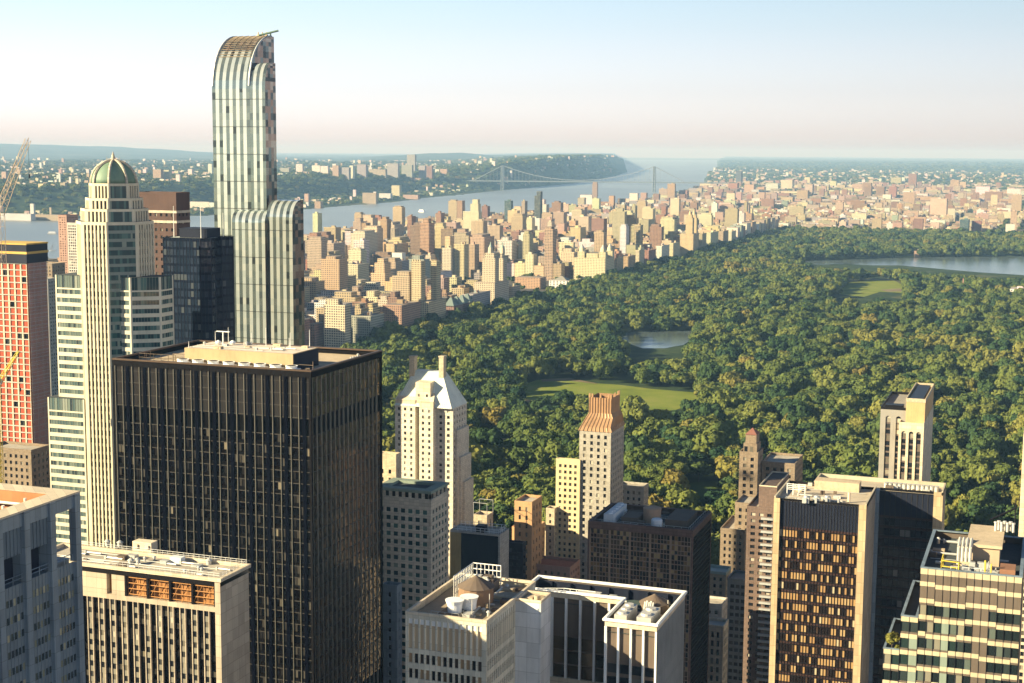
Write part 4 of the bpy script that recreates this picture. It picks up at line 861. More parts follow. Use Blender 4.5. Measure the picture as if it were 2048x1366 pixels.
# ------------------------------------------------------------------ towers around the park front and on the left
def oct_pts(cx, cy, r):   # octagon of in-radius r with faces square to the grid
    R_ = r/math.cos(math.pi/8); return [(cx+R_*math.cos(math.pi/8+math.pi/4*k), cy+R_*math.sin(math.pi/8+math.pi/4*k)) for k in range(8)]
def ring_faces(f, pts, z0, fn_us, vs, fn):
    n = len(pts)
    for k in range(n):
        a = np.array(pts[k]); b = np.array(pts[(k+1) % n]); d = b-a; L = np.hypot(*d); u = d/L; nr = np.array([u[1], -u[0]])
        vdir = np.array([a[0], a[1]])
        if nr@vdir > 0: f.mb('wall').quad((*a, z0), (*b, z0), (*b, z0+vs[-1][1]), (*a, z0+vs[-1][1])); continue
        f.face((a[0], a[1], z0), (u[0], u[1], 0), (nr[0], nr[1], 0), fn_us(L), vs, fn(nr))
# ---- CitySpire: domed octagonal tower
CX_, CY_ = atd(226, 590); zd = sz(366, CX_, CY_)
o = thing('domed_tower', 'cream ribbed octagonal skyscraper crowned by a green dome with pale ribs and finial', 'skyscraper', (CX_, CY_, 0))
f = Facade(rows=('teal', 'band')); ri = 14.0; zsh = sz(560, CX_, CY_-ri)
zs_ = [sz(p, CX_, CY_) for p in (395, 416, 441)]
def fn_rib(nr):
    shade = nr[0] > .5 and nr[1] < -.4  # the south-east chamfer is a flat face of dark green glass
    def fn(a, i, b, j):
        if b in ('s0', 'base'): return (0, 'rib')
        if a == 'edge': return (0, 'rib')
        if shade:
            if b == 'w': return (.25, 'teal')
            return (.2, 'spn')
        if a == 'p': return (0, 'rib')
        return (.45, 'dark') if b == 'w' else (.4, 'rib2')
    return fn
rib_us = lambda L: horiz(L, [(.7, 'p'), (1.0, 'w')], edge=.7)
lo = max(2, sz(700, CX_, CY_-ri))
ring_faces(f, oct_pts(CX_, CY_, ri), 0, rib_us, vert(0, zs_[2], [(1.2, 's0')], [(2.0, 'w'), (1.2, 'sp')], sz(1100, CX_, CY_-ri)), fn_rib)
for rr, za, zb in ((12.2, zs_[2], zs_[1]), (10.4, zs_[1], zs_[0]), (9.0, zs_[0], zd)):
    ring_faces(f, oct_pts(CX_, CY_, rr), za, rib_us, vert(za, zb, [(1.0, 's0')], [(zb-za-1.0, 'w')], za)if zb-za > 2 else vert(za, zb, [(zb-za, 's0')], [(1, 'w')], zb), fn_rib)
# wings with horizontal bands
hb_us = lambda L: horiz(L, [(1.1, 'g'), (.1, 'm')], edge=.6)
def fn_band(nr):
    def fn(a, i, b, j):
        if b in ('s0', 'base', 'sp'): return (0, 'band')
        if a == 'edge': return (0, 'band')
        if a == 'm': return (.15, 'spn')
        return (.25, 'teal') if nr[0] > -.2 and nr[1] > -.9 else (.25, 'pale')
    return fn
yw = CY_-ri+3.5; zw = sz(553, CX_, yw); xl = sx(110, yw, zw); xr0 = sx(300, yw, zw); yE = sy(351, xr0, zw)
ptsw = [(xl, yw), (xr0-9, yw), (xr0, yw+7), (xr0, yw+16), (xl, yw+16)]
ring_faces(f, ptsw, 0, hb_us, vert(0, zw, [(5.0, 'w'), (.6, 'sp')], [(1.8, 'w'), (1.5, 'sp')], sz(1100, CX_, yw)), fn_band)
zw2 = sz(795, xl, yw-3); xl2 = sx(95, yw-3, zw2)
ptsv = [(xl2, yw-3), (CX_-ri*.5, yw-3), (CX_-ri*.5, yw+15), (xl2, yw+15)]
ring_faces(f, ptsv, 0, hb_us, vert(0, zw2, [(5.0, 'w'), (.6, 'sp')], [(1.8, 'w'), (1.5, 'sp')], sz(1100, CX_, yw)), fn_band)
f.build(o, {'rib': 'pilaster_frame', 'rib2': 'spandrel', 'dark': 'dark_glazing', 'teal': 'teal_glazing', 'spn': 'glazing_frame', 'band': 'stone_band', 'pale': 'pale_glazing', 'wall': 'wall'}, {'rib': wallmat('ribbed_stone', (.56, .50, .36)), 'rib2': wallmat('rib_spandrel', (.34, .29, .20)), 'dark': M['pane_dark'], 'teal': M['pane_teal'], 'spn': wallmat('grey_green_frame', (.20, .22, .18)), 'band': wallmat('band_stone', (.56, .51, .38)), 'pale': M['pane_sky'], 'wall': M['limestone']})
r = MB()
for pts, zz in ((oct_pts(CX_, CY_, ri), zs_[2]), (oct_pts(CX_, CY_, 12.2), zs_[1]), (oct_pts(CX_, CY_, 10.4), zs_[0]), (oct_pts(CX_, CY_, 9.0), zd), (ptsw, zw), (ptsv, zw2)): r.add([(p[0], p[1], zz-.02) for p in pts], [tuple(range(len(pts)))])
r.build('terrace', M['dark_roof'], o)
dr = 8.6; ht_ = sz(322, CX_, CY_)-zd
d = MB(); d.lathe(CX_, CY_, [(dr*math.cos(t_)*1.0, zd+ht_*math.sin(t_)) for t_ in np.linspace(0, 1.5, 9)], 24); do = d.build('dome', M['dome_green'], o, smooth=True)
for k in range(8):
    a = math.pi/8+k*math.pi/4; rb = MB(); prev = None
    for t_ in np.linspace(0, 1.47, 9):
        q_ = (CX_+(dr+.35)*math.cos(t_)*math.cos(a), CY_+(dr+.35)*math.cos(t_)*math.sin(a), zd+(ht_+.3)*math.sin(t_))
        if prev: rb.tube(prev, q_, .52, 5)
        prev = q_
    rb.build('dome_rib', M['limestone'], do)
r = MB(); r.lathe(CX_, CY_, [(1.2, zd+ht_-.3), (.8, zd+ht_+1.4), (.1, zd+ht_+3.6)], 10); r.tube((CX_-3, CY_, zd+ht_+.8), (CX_+3, CY_, zd+ht_+.8), .08, 4); r.tube((CX_-3, CY_, zd+ht_-1), (CX_-3, CY_, zd+ht_+1.6), .08, 4); r.tube((CX_+3, CY_, zd+ht_-1), (CX_+3, CY_, zd+ht_+1.6), .08, 4); r.build('finial', M['limestone'], do)
# ---- One57-like tower: glass slab with a waterfall crown
YF = 705.0; z1 = sz(178, *([sx(424, YF, 270), YF])); XA, XB, XC = sx(424, YF, z1), sx(499, YF, z1), sx(530, YF, z1); zt = sz(75, sx(490, YF+27, 310), YF+27)
o = thing('curved_glass_tower', 'tall silver striped glass skyscraper with a curving waterfall crown and lower curved steps', 'skyscraper', ((XA+XC)/2, YF+10, 0))
parts = {'silver': MB(), 'smoke': MB(), 'mosaic': MB(), 'line': MB(), 'dark': MB()}
def slab(xa, xb, yf, zv, zt, depth_c, depth, zb, ns, louvre=False, lines=True):
    """vertical front up to zv, then a quarter ellipse back to the ridge at zt; east side in a mosaic"""
    prof = [(yf, z_) for z_ in np.arange(zb, zv, 3.6)]+[(yf, zv)]
    prof += [(yf+depth_c*(1-math.cos(t_)), zv+(zt-zv)*math.sin(t_)) for t_ in np.linspace(0, math.pi/2, 11)[1:]]
    w = (xb-xa)/ns
    for j in range(len(prof)-1):
        (ya, za), (yb_, zb_) = prof[j], prof[j+1]
        for i in range(ns):
            k = 'silver' if i % 2 else 'smoke'
            if louvre and j > len(prof)-7 and 0 < i < ns-1 : k = 'mosaic' if (j+i) % 2 else 'dark'
            x0_, x1_ = xa+i*w, xa+(i+1)*w
            parts[k].quad((x0_, ya, za), (x1_, ya, za), (x1_, yb_, zb_), (x0_, yb_, zb_), random.random())
        if j % 4 == 0 and za < zv-3: parts['line'].box(xa+.02, xb-.02, ya-.09, ya-.02, za-.12, za+.12)
    # ridge roof and sides
    yr = yf+depth_c
    if depth > depth_c: parts['dark'].quad((xa, yr, zt), (xb, yr, zt), (xb, yf+depth, zt), (xa, yf+depth, zt))
    parts['dark'].quad((xb, yf+depth, zb), (xa, yf+depth, zb), (xa, yf+depth, zt), (xb, yf+depth, zt))
    for (ya, za), (yb_, zb_) in zip(prof[:-1], prof[1:]):
        parts['smoke'].quad((xa, ya, za), (xa, yb_, zb_), (xa, yf+depth, zb_), (xa, yf+depth, za), .3)
    nm = max(2, round(depth/3.0)); cw = depth/nm
    for (ya, za), (yb_, zb_) in zip(prof[:-1], prof[1:]):
        for i in range(nm):
            c0, c1 = yf+i*cw, yf+(i+1)*cw
            a0, a1, b0, b1 = max(c0, ya), max(c1, ya), max(c0, yb_), max(c1, yb_)
            if a1 <= a0+1e-4 and b1 <= b0+1e-4: continue
            parts['mosaic'].quad((xb, a0, za), (xb, a1, za), (xb, b1, zb_), (xb, b0, zb_), random.random())
zlo = sz(720, XA, YF)-4
slab(XA, XB, YF, z1, zt, 25, 27, zlo, 11, True)
zr = sz(125, XC, YF+5); slab(XB+.02, XC, YF+.03, z1-.5, zr, 7, 11.5, zlo, 5)
XD, XE, XG = sx(463, YF-7, 232), sx(529, YF-7, 232), sx(585, YF-5, 232)
slab(XD, XE, YF-7, sz(444, XD, YF-7), sz(419, XD, YF-.5), 6.4, 6.9, 0, 10)
slab(XE+.02, XG, YF-5.5, sz(441, XG, YF-5), sz(400, XG, YF+6), 9, 12.5, 0, 8)
parts['dark'].box(XA+.1, XC-.1, YF+.5, YF+11, 0, zlo+.1)
for k, nm in (('silver', 'silver_glazing'), ('smoke', 'smoke_glazing'), ('mosaic', 'mosaic_glazing'), ('line', 'floor_edge_trim'), ('dark', 'roof')):
    parts[k].build(nm, {'silver': M['silver_glass'], 'smoke': M['smoke_glass'], 'mosaic': M['mosaic_glass'], 'line': M['dark_metal'], 'dark': M['blue_louvre']}[k], o)
r = MB()
for t_ in np.linspace(.62, 1.5, 15):
    y_, z_ = YF+25*(1-math.cos(t_)), z1+(zt-z1)*math.sin(t_); r.box(XA+1.6, XB-1.6, y_-.12, y_+.12, z_+.15, z_+.5)
for k in range(6):
    prev = None
    for t_ in np.linspace(.62, 1.5, 8):
        q_ = (XA+2+(XB-XA-4)*k/5, YF+25*(1-math.cos(t_)), z1+(zt-z1)*math.sin(t_)+.55)
        if prev: r.tube(prev, q_, .12, 4)
        prev = q_
r.build('crown_grille', wallmat('crown_grille', (.17, .13, .09), rough=.5, metal=.3), o)
for xe in (XA+.4, XB-.4):
    r = MB(); prev = None
    for t_ in np.linspace(.05, math.pi/2, 12):
        q_ = (xe, YF+25*(1-math.cos(t_)), z1+(zt-z1)*math.sin(t_)+.1)
        if prev: r.tube(prev, q_, .55, 5)
        prev = q_
    r.build('crown_fin', M['steel'], o)
r = MB(); r.tube((XB-6, YF+21, zt+.4), (XB+3.4, YF+26, zt+3.2), .6, 6); r.tube((XB-1, YF+25, zt), (XB-1, YF+25, zt+2), .5, 5); r.build('cleaning_crane', M['dome_green'], o)
for dx in (-9, -6.5, -4): 
    r = MB(); r.tube((XB+dx, YF+26, zt), (XB+dx, YF+26, zt+2.6), .35, 5); r.box(XB+dx-.7, XB+dx+.7, YF+25.4, YF+26.6, zt, zt+1.2); r.build('crown_mast', M['yellow_brick'], o)
# ---- dark glass tower beside it, and the brown slab tower behind
x0, y0 = at(325, 474, 222.0); x1 = sx(400, y0, 222); z = 222.0; xE = sx(467, y0+18.5, z)
o = thing('black_glass_tower', 'black glass tower with slender roof masts, just in front of the brown slab tower', 'tower', ((x0+x1)/2, y0+10, 0))
f = Facade(rows=('glass',)); pts = [(x0, y0), (x1, y0), (x1+4, y0+2), (x1+4, y0+5), (xE-3, y0+14), (xE, y0+18), (xE, y0+18.6), (x0, y0+18.6)]
ring_faces(f, pts, 0, lambda L: horiz(L, [(1.4, 'g'), (.12, 'm')], edge=.2), vert(0, z, [(1.5, 's')], [(2.4, 'g'), (1.0, 's')], sz(720, x0, y0)), lambda nr: (lambda a, i, b, j: (.12, 'glass') if a == 'g' and b == 'g' else (0, 'frame') if a != 'g' else (.08, 'wall')))
f.build(o, {'glass': 'glazing_band', 'frame': 'mullion', 'wall': 'spandrel_panel'}, {'glass': M['pane_blue'], 'frame': M['blue_louvre'], 'wall': wallmat('navy_panel', (.008, .012, .024), rough=.15)})
r = MB(); r.add([(p[0], p[1], z-.3) for p in pts], [tuple(range(len(pts)))]); r.build('roof', M['pale_copper'], o)
r = MB(); r.box(x0+5, x1, y0+5, y0+16, z-.28, z+3.6); r.build('penthouse', M['blue_louvre'], o)
masts(o, [(sx(348, y0+4, z), y0+4), (x1-2, y0+4), (xE-4, y0+17)], z-.3, (13, 13, 10), .16)
o, x0, x1, y0, y1 = simple('brown_slab_tower', 'brown brick slab tower with pale stone bands, behind the black glass tower', 270, (352, 390), 379, 236.0, 'dark_brick', bay=3.0, ww=1.2, fh=3.6, wh=1.5, limit=60, top=9)  # dark_brick is brown brick with the slab's shadow put into its colour
r = MB()
for py_ in (424, 444): 
    zz = sz(py_, x1, y0); r.box(x0-.15, x1+.15, y0-.15, y1+.15, zz-.6, zz+.6)
r.build('stone_band_trim', M['limestone'], o)
# ---- tower under construction, red netting
z = sz(497, *at(70, 497, 205.0)); x1, y0 = at(52, 490, 206.0); x0 = x1-26; y1 = y0+17
o = thing('unfinished_tower', 'concrete tower under construction wrapped in red and black netting', 'construction site', ((x0+x1)/2, (y0+y1)/2, 0))
f = Facade(rows=('net', 'slab')); us = horiz(x1-x0, [(1.0, 'p'), (3.4, 'n')], edge=.6); ue = horiz(y1-y0, [(1.2, 'p'), (3.4, 'n')], edge=.6)
zc = sz(790, x1, y0)
vs = vert(0, 196, [(.5, 's'), (2.8, 'n')]*0+[(.55, 's')], [(2.9, 'n'), (.55, 's')], sz(1000, x1, y0))
f.face((x0, y0, 0), *SO, us, vs, lambda a, i, b, j: (0, 'slab') if b in ('s', 'base') else ((.12, 'conc') if a != 'n' else ((.5, 'net') if (i*31+j*17+(i*j) % 5) % 9 else (.9, 'dark'))))
f.face((x1, y0, 0), *EA, ue, vs, lambda a, i, b, j: (0, 'rslab') if b in ('s', 'base') else ((.12, 'rpole') if a != 'n' else (.3, 'net')))
back(f.mb('conc'), x0, x1, y0, y1, 0, 196)
f.build(o, {'slab': 'floor_slab', 'conc': 'column', 'net': 'safety_netting', 'dark': 'opening', 'rslab': 'scaffold_grating', 'rpole': 'scaffold_frame'}, {'slab': M['concrete'], 'conc': M['travertine'], 'net': M['red_net'], 'dark': M['pane_dark'], 'rslab': wallmat('rust_deck', (.36, .17, .11)), 'rpole': wallmat('red_pole', (.34, .12, .08))})
b = MB(); b.box(x0-.6, x1+.6, y0-.6, y1+.6, 196.02, 206.0)
for k in range(10): b.box(x0-.75, x0-.6, y0, y1, 196+k, 196.2+k)
b.build('black_netting', M['black_net'], o)
b = MB(); b.box(x0-.9, x1+.9, y0-.9, y1+.9, 201.0, 202.3); b.box(x0-.9, x1+.9, y0-.9, y1+.9, 206.02, 206.8); b.build('yellow_band_trim', wallmat('yellow_board', (.52, .34, .09)), o)
r = MB()
for k in range(22): r.tube((x1+.9, y0+.5+k*(y1-y0-1)/21, 20), (x1+.9, y0+.5+k*(y1-y0-1)/21, 196), .1, 4)
for k in range(40): r.tube((x1+.9, y0, 116+k*2), (x1+.9, y1, 116+k*2), .08, 4)
r.build('scaffold_frame', M['steel'], o)
# lower annex of the site, and the tower crane
def crane(name, label, foot, mast_top, jib, w=1.1, mat='crane_paint'):
    o = thing(name, label, 'crane', (foot[0], foot[1], foot[2])); foot = np.array(foot, float); top = np.array(mast_top, float)
    def lattice(p, q, w, nm, tip=None):
        m = MB(); p = np.array(p); q = np.array(q); d = q-p; L = np.linalg.norm(d); d /= L; a = np.cross(d, [0.3, 1, 0.1]); a /= np.linalg.norm(a); b = np.cross(d, a); n = max(3, int(L/(w*1.6))); tip = tip or 1.0
        cr = [(1, 1), (1, -1), (-1, -1), (-1, 1)]; pt = lambda t, c: p+d*L*t+(a*c[0]+b*c[1])*w/2*(1+(tip-1)*t)
        for c in cr: m.tube(pt(0, c), pt(1, c), .13, 4)
        for k in range(n):
            for i in range(4): m.tube(pt(k/n, cr[i]), pt((k+1)/n, cr[(i+1) % 4]), .07, 3); m.tube(pt(k/n, cr[i]), pt(k/n, cr[(i+1) % 4]), .06, 3)
        return m.build(nm, M[mat], o)
    lattice(foot, top, w*1.2, 'mast'); lattice(top, jib, w*1.25, 'jib', .5)
    j = np.array(jib, float); bk = top-(j-top)/np.linalg.norm(j-top)*8*np.array([1, 1, 0])+np.array([0, 0, 1.5]); lattice(top, bk, w, 'counter_jib')
    m = MB(); m.box(bk[0]-1.6, bk[0]+1.6, bk[1]-1.6, bk[1]+1.6, bk[2]-2.2, bk[2]+.6); m.build('counterweight', M['concrete'], o)
    m = MB(); m.box(top[0]-1.3, top[0]+1.3, top[1]-1.3, top[1]+1.3, top[2]+.2, top[2]+2.8); m.build('cab', M['white_panel'], o)
    m = MB(); m.tube(j, j-[0, 0, 14], .06, 3); m.tube(j-[0, 0, 14], j-[0, 0, 15.4], .35, 5); m.build('hook_cable', M['dark_metal'], o)
    pk = top+np.array([0, 0, 7.]); m = MB(); m.tube(top, pk, .3, 4); m.tube(pk, j, .07, 3); m.tube(pk, bk, .07, 3); m.build('tie_cable', M['dark_metal'], o); return o
jx, jy = atd(57, 610); jt = (jx, jy, sz(279, jx, jy)); bx, by = atd(-6, 640); bt = (bx, by, sz(425, bx, by))
crane('tower_crane', 'luffing tower crane with a pale lattice boom rising at the left edge', (bx, by, 206.82), bt, jt, 2.6)
kx, ky = atd(-22, 560); jx, jy = atd(24, 560)
crane('yellow_crane', 'low yellow crane boom in front of the red netted tower', (kx, ky, 0), (kx, ky, sz(770, kx, ky)), (jx, jy, sz(702, jx, jy)), 1.2, 'yellow_paint')
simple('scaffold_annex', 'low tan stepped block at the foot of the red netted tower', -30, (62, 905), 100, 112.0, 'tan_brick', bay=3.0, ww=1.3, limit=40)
# ---- left fillers between the towers
simple('orange_brick_tower', 'orange brick slab beside the river, left of the domed tower', 116, (133, 432), 156, 176.0, 'pink_brick', bay=3.2, ww=1.5, wh=1.2, fh=2.9, limit=60)
simple('pale_grid_tower', 'pale gridded tower half hidden behind the domed tower', 134, (158, 448), 176, 178.0, 'concrete', bay=2.6, ww=1.7, wh=1.6, fh=3.0, limit=60)
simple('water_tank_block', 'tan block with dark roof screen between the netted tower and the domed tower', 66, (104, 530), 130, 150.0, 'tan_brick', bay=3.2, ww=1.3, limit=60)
simple('grey_block', 'grey block in shade below the tan block, left of the domed tower', 76, (96, 560), 112, 140.0, 'grey_brick', bay=2.8, ww=1.5, limit=60)
# ---- H: cream hotel with steep pale roof and two chimneys
zE = 121.0; x0, x1, y0, y1 = fr(790, (903, 818), 925, zE); y1 = y0+22
o = thing('chimney_hotel', 'cream hotel tower with a steep pale copper roof and two tall chimneys', 'hotel', ((x0+x1)/2, (y0+y1)/2, 0)); f = Facade()
W_ = x1-x0; ca_, cb_ = W_*.36, W_*.455; cc_ = W_*.70; zl = sz(1120, x1, y0)
pw = [(1.2, 'p'), (1.35, 'w'), (1.2, 'p')]; vsH = vert(0, zE, [(1.0, 's')], [(1.6, 'w'), (1.7, 's')], zl); fw = lambda a, i, b, j: (.35, '*glass') if a == 'w' and b == 'w' else (0, 'wall')
yr_ = y0+5.5
f.face((x0, y0, 0), *SO, horiz(ca_, pw, edge=.5), vsH, fw); f.face((x0+cb_, y0-1.8, 0), *SO, horiz(cc_-cb_, pw, n=2, edge=.4), vsH, fw); f.face((x0+cc_, y0+2.2, 0), *SO, horiz(W_-cc_, pw, n=2, edge=.5), vsH, fw)
f.face((x0+ca_, yr_, 0), *SO, [(0, cb_-ca_, 'p', 0)], [(0, zE-6, 's', 0)], fw)
w = f.mb('wall')
w.quad((x0+ca_, y0, 0), (x0+ca_, yr_, 0), (x0+ca_, yr_, zE), (x0+ca_, y0, zE)); w.quad((x0+cb_, yr_, 0), (x0+cb_, y0-1.8, 0), (x0+cb_, y0-1.8, zE), (x0+cb_, yr_, zE)); w.quad((x0+cc_, y0-1.8, 0), (x0+cc_, y0+2.2, 0), (x0+cc_, y0+2.2, zE), (x0+cc_, y0-1.8, zE))
f.face((x1, y0+2.2, 0), *EA, horiz(y1-y0-2.2, pw, edge=.5), vsH, fw); back(w, x0, x1, y0, y1, 0, zE)
for k, (dz_, dx_) in enumerate(((860, 1.4), (915, 2.8), (965, 4.2))):   # stepped flank
    zz = sz(dz_, x1, y0+6); f.face((x1+dx_, y0+5+2*k, 0), *EA, horiz(y1-y0-5-2*k, pw, edge=.4), vert(0, zz, [(.8, 's')], [(1.6, 'w'), (1.7, 's')], zl), fw); w.box(x1+.01, x1+dx_-.02, y0+5.02+2*k, y1-.01*k, 0, zz)
f.build(o, {'wall': 'wall'}, {'wall': wallmat('hotel_stone', (.58, .52, .42), joint=(1.2, 1.0)), 'glass': M['pane_dark']})
ze, zr_ = zE, sz(741, (x0+x1)/2, y0+11); rx0, rx1 = sx(832, y0+11, zr_), sx(887, y0+11, zr_); yd0, yd1 = y0-.3, y1+.3; ry0, ry1 = y0+9, y0+14
r = MB(); v = [(x0-.3, yd0, ze), (x1+.3, yd0, ze), (x1+.3, yd1, ze), (x0-.3, yd1, ze), (rx0, ry0, zr_), (rx1, ry0, zr_), (rx1, ry1, zr_), (rx0, ry1, zr_)]
r.add(v, [(0, 1, 5, 4), (1, 2, 6, 5), (2, 3, 7, 6), (3, 0, 4, 7), (4, 5, 6, 7)])
ro = r.build('roof', M['pale_copper'], o)
r = MB(); n_ = 26
for k in range(1, n_):
    t_ = k/n_; a = np.array(v[0])*(1-t_)+np.array(v[1])*t_; b = np.array(v[4])*(1-t_)+np.array(v[5])*t_; r.tube(a, b, .09, 3)
for k in range(1, 12):
    t_ = k/12; a = np.array(v[1])*(1-t_)+np.array(v[2])*t_; b = np.array(v[5])*(1-t_)+np.array(v[6])*t_; r.tube(a, b, .09, 3)
r.build('seam_rib', M['copper'], ro)
xd0, xd1 = x0+W_*.36, x0+W_*.62; zg = sz(765, (xd0+xd1)/2, y0+1)
r = MB(); r.add([(xd0, y0+.6, ze), (xd1, y0+.6, ze), (xd1, y0+.6, zg), (xd0, y0+.6, zg), (xd0, y0+10, ze), (xd1, y0+10, ze), (xd1, y0+10, zg+.6), (xd0, y0+10, zg+.6)], [(0, 1, 2, 3), (1, 5, 6, 2), (0, 3, 7, 4), (3, 2, 6, 7)]); go_ = r.build('gable', M['travertine'], o)
r = MB(); xm = (xd0+xd1)/2; r.quad((xm-1.4, y0+.5, ze+1), (xm+1.4, y0+.5, ze+1), (xm+1.4, y0+.5, ze+4), (xm-1.4, y0+.5, ze+4)); r.build('window', M['pane_dark'], go_)
for dx in (-2.6, 2.2): 
    r = MB(); r.quad((xm+dx-.4, y0+.5, ze+5.5), (xm+dx+.6, y0+.5, ze+5.5), (xm+dx+.6, y0+.5, ze+7), (xm+dx-.4, y0+.5, ze+7)); r.build('window', M['pane_dark'], go_)
r = MB()
for xa_, xb_, yy_ in ((x0+.2, x0+ca_, y0), (x0+cb_, x0+cc_, y0-1.8)): r.box(xa_, xb_, yy_+.3, yy_+4, ze+.02, ze+3.2); r.add([(xa_-.2, yy_, ze+3.2), (xb_+.2, yy_, ze+3.2), (xb_-1, yy_+5, ze+7.4), (xa_+1, yy_+5, ze+7.4)], [(0, 1, 2, 3)])
r.build('dormer', M['travertine'], o)
for pa_, pb_ in ((821, 831), (880, 889)):
    xa_, xb_ = sx(pa_, y0+9, zr_), sx(pb_, y0+9, zr_); zt_ = sz(714, xa_, y0+9); r = MB(); r.box(xa_, xb_, y0+7.4, y0+11.4, zr_-10, zt_); r.box(xa_-.25, xb_+.25, y0+7.2, y0+11.6, zt_, zt_+.8); r.build('chimney', M['cream_brick'], o)
# ---- I: white brick tower with ribbed bronze crown
z = sz(858, *at(1222, 858, 121.0)); z = 119.0; x0, x1, y0, y1 = fr(1159, (1222, 866), 1249, z); y1 = y0+24
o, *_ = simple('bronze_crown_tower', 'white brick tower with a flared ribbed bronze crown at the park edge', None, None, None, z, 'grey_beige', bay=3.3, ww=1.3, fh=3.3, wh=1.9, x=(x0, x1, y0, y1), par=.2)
zc = sz(836, x1, y0); ztp = sz(800, x1, y0); ix0, ix1 = sx(1180, y0+5, ztp), sx(1229, y0+5, ztp)-1.5; iy0, iy1 = y0+4.5, y1-5; e = .3
r = MB()
lv = [((x0-e, x1+e, y0-e, y1+e), z+.2), ((x0+.5, x1-.5, y0+.5, y1-.5), z+2.2), ((ix0-1.2, ix1+1.2, iy0-1.2, iy1+1.2), zc-1), ((ix0, ix1, iy0, iy1), zc+1.2), ((ix0, ix1, iy0, iy1), ztp)]
for (a, za), (b, zb_) in zip(lv[:-1], lv[1:]):
    ra = [(a[0], a[2], za), (a[1], a[2], za), (a[1], a[3], za), (a[0], a[3], za)]; rb_ = [(b[0], b[2], zb_), (b[1], b[2], zb_), (b[1], b[3], zb_), (b[0], b[3], zb_)]
    for k in range(4): r.quad(ra[k], ra[(k+1) % 4], rb_[(k+1) % 4], rb_[k])
roofq(r, ix0, ix1, iy0, iy1, ztp-2); ro = r.build('crown_roof', M['bronze_roof'], o)
r = MB()
for side in (0, 1):
    for k in range(9):
        t_ = k/8; prev = None
        for (b, zz) in lv:
            q_ = (b[0]+(b[1]-b[0])*t_, b[2]-.08, zz) if side == 0 else (b[1]+.08, b[2]+(b[3]-b[2])*t_, zz)
            if prev: r.tube(prev, q_, .28, 4)
            prev = q_
        if k % 4 == 0 or k in (1, 7): r.box(prev[0]-.45, prev[0]+.2 if side else prev[0]+.45, prev[1]-.05 if not side else prev[1]-.45, prev[1]+.5, ztp-.3, ztp+1.9)
r.build('roof_rib', wallmat('bronze_rib', (.37, .22, .115), rough=.5, metal=.2), ro)
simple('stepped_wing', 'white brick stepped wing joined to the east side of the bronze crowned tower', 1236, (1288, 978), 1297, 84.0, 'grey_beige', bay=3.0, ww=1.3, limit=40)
simple('yellow_brick_tower', 'yellow brick apartment tower standing left of the bronze crowned tower', 1112, (1160, 925), 1163, 103.0, 'yellow_brick', bay=3.0, ww=1.5, fh=3.1, wh=1.6)
simple('yellow_base_block', 'yellow brick base block stepping out below the yellow apartment tower', 1110, (1157, 1045), 1163, 70.0, 'yellow_brick', bay=3.0, ww=1.3, fh=3.1, limit=40)
simple('stepped_cream_block', 'small cream block stepping down beside the yellow brick tower', 1078, (1108, 1068), 1120, 62.0, 'cream_brick', bay=2.8, ww=1.2, limit=40)
simple('narrow_cream_block', 'narrow cream block with open roof frame left of the yellow tower', 1092, (1109, 1022), 1116, 78.0, 'cream_brick', bay=3.0, ww=1.2, limit=30)
o, x0, x1, y0, y1 = simple('orange_stair_tower', 'small orange brick tower with arched windows before the park trees', 1029, (1064, 1009), 1084, 88.0, 'orange_brick', bay=4.0, ww=1.3, fh=4.2, wh=2.2, limit=30)
simple('orange_low_block', 'orange brick block carrying the small stair tower', 1024, (1070, 1062), 1090, 72.0, 'orange_brick', bay=3.2, ww=1.3, limit=30)
o, x0, x1, y0, y1 = simple('arched_cream_block', 'small cream block with two tall arched openings and roof frame', 947, (974, 1036), 986, 84.0, 'cream_brick', bay=4.2, ww=1.8, fh=6.5, wh=4.6, limit=10)
r = MB()
for a, b in ((x0, y0), (x1, y0), (x1, y1), (x0, y1)): r.tube((a, b, z*0+84), (a, b, 91), .14, 4)
for p_, q_ in (((x0, y0), (x1, y0)), ((x1, y0), (x1, y1)), ((x1, y1), (x0, y1)), ((x0, y1), (x0, y0))): r.tube((*p_, 91), (*q_, 91), .14, 4)
r.build('roof_frame', M['steel'], o)
# ---- M: hotel with teal windows
z = 130.0; x0, x1, y0, y1 = fr(750, (862, 1006), 897, z)
o, *_ = simple('teal_window_hotel', 'shaded hotel tower with rows of teal windows and a pillared top floor', None, None, None, z, 'limestone', 'pane_teal', bay=3.1, ww=1.9, fh=3.0, wh=1.7, x=(x0, x1, y0, y1), top=3.0)
r = MB(); r.box(x0+1, x1-1, y0+1.6, y1-1, z+.02, z+3.2); r.build('recessed_storey', M['dark_metal'], o)
r = MB()
for k in range(9): xx = x0+.8+(x1-x0-1.6)*k/8; r.box(xx-.5, xx+.5, y0+.3, y0+1.1, z+.02, z+3.2)
for k in range(5): yy = y0+.8+(y1-y0-1.6)*k/4; r.box(x1-1.1, x1-.3, yy-.5, yy+.5, z+.02, z+3.2)
r.build('column_frame', M['limestone'], o)
r = MB(); parapet(r, x0, x1, y0, y1, z+3.2, 1.1, 3.6); r.build('top_slab', M['green_panel'], o)
r = MB(); roofq(r, x0+3, x1-3, y0+3, y1-3, z+3.3); r.build('roof', M['dark_roof'], o)
simple('tank_house_block', 'tan brick tank house block rising behind the teal windowed hotel', 752, (792, 915), 801, 139.0, 'cream_brick', bay=3.4, ww=1.2, limit=30, top=5)
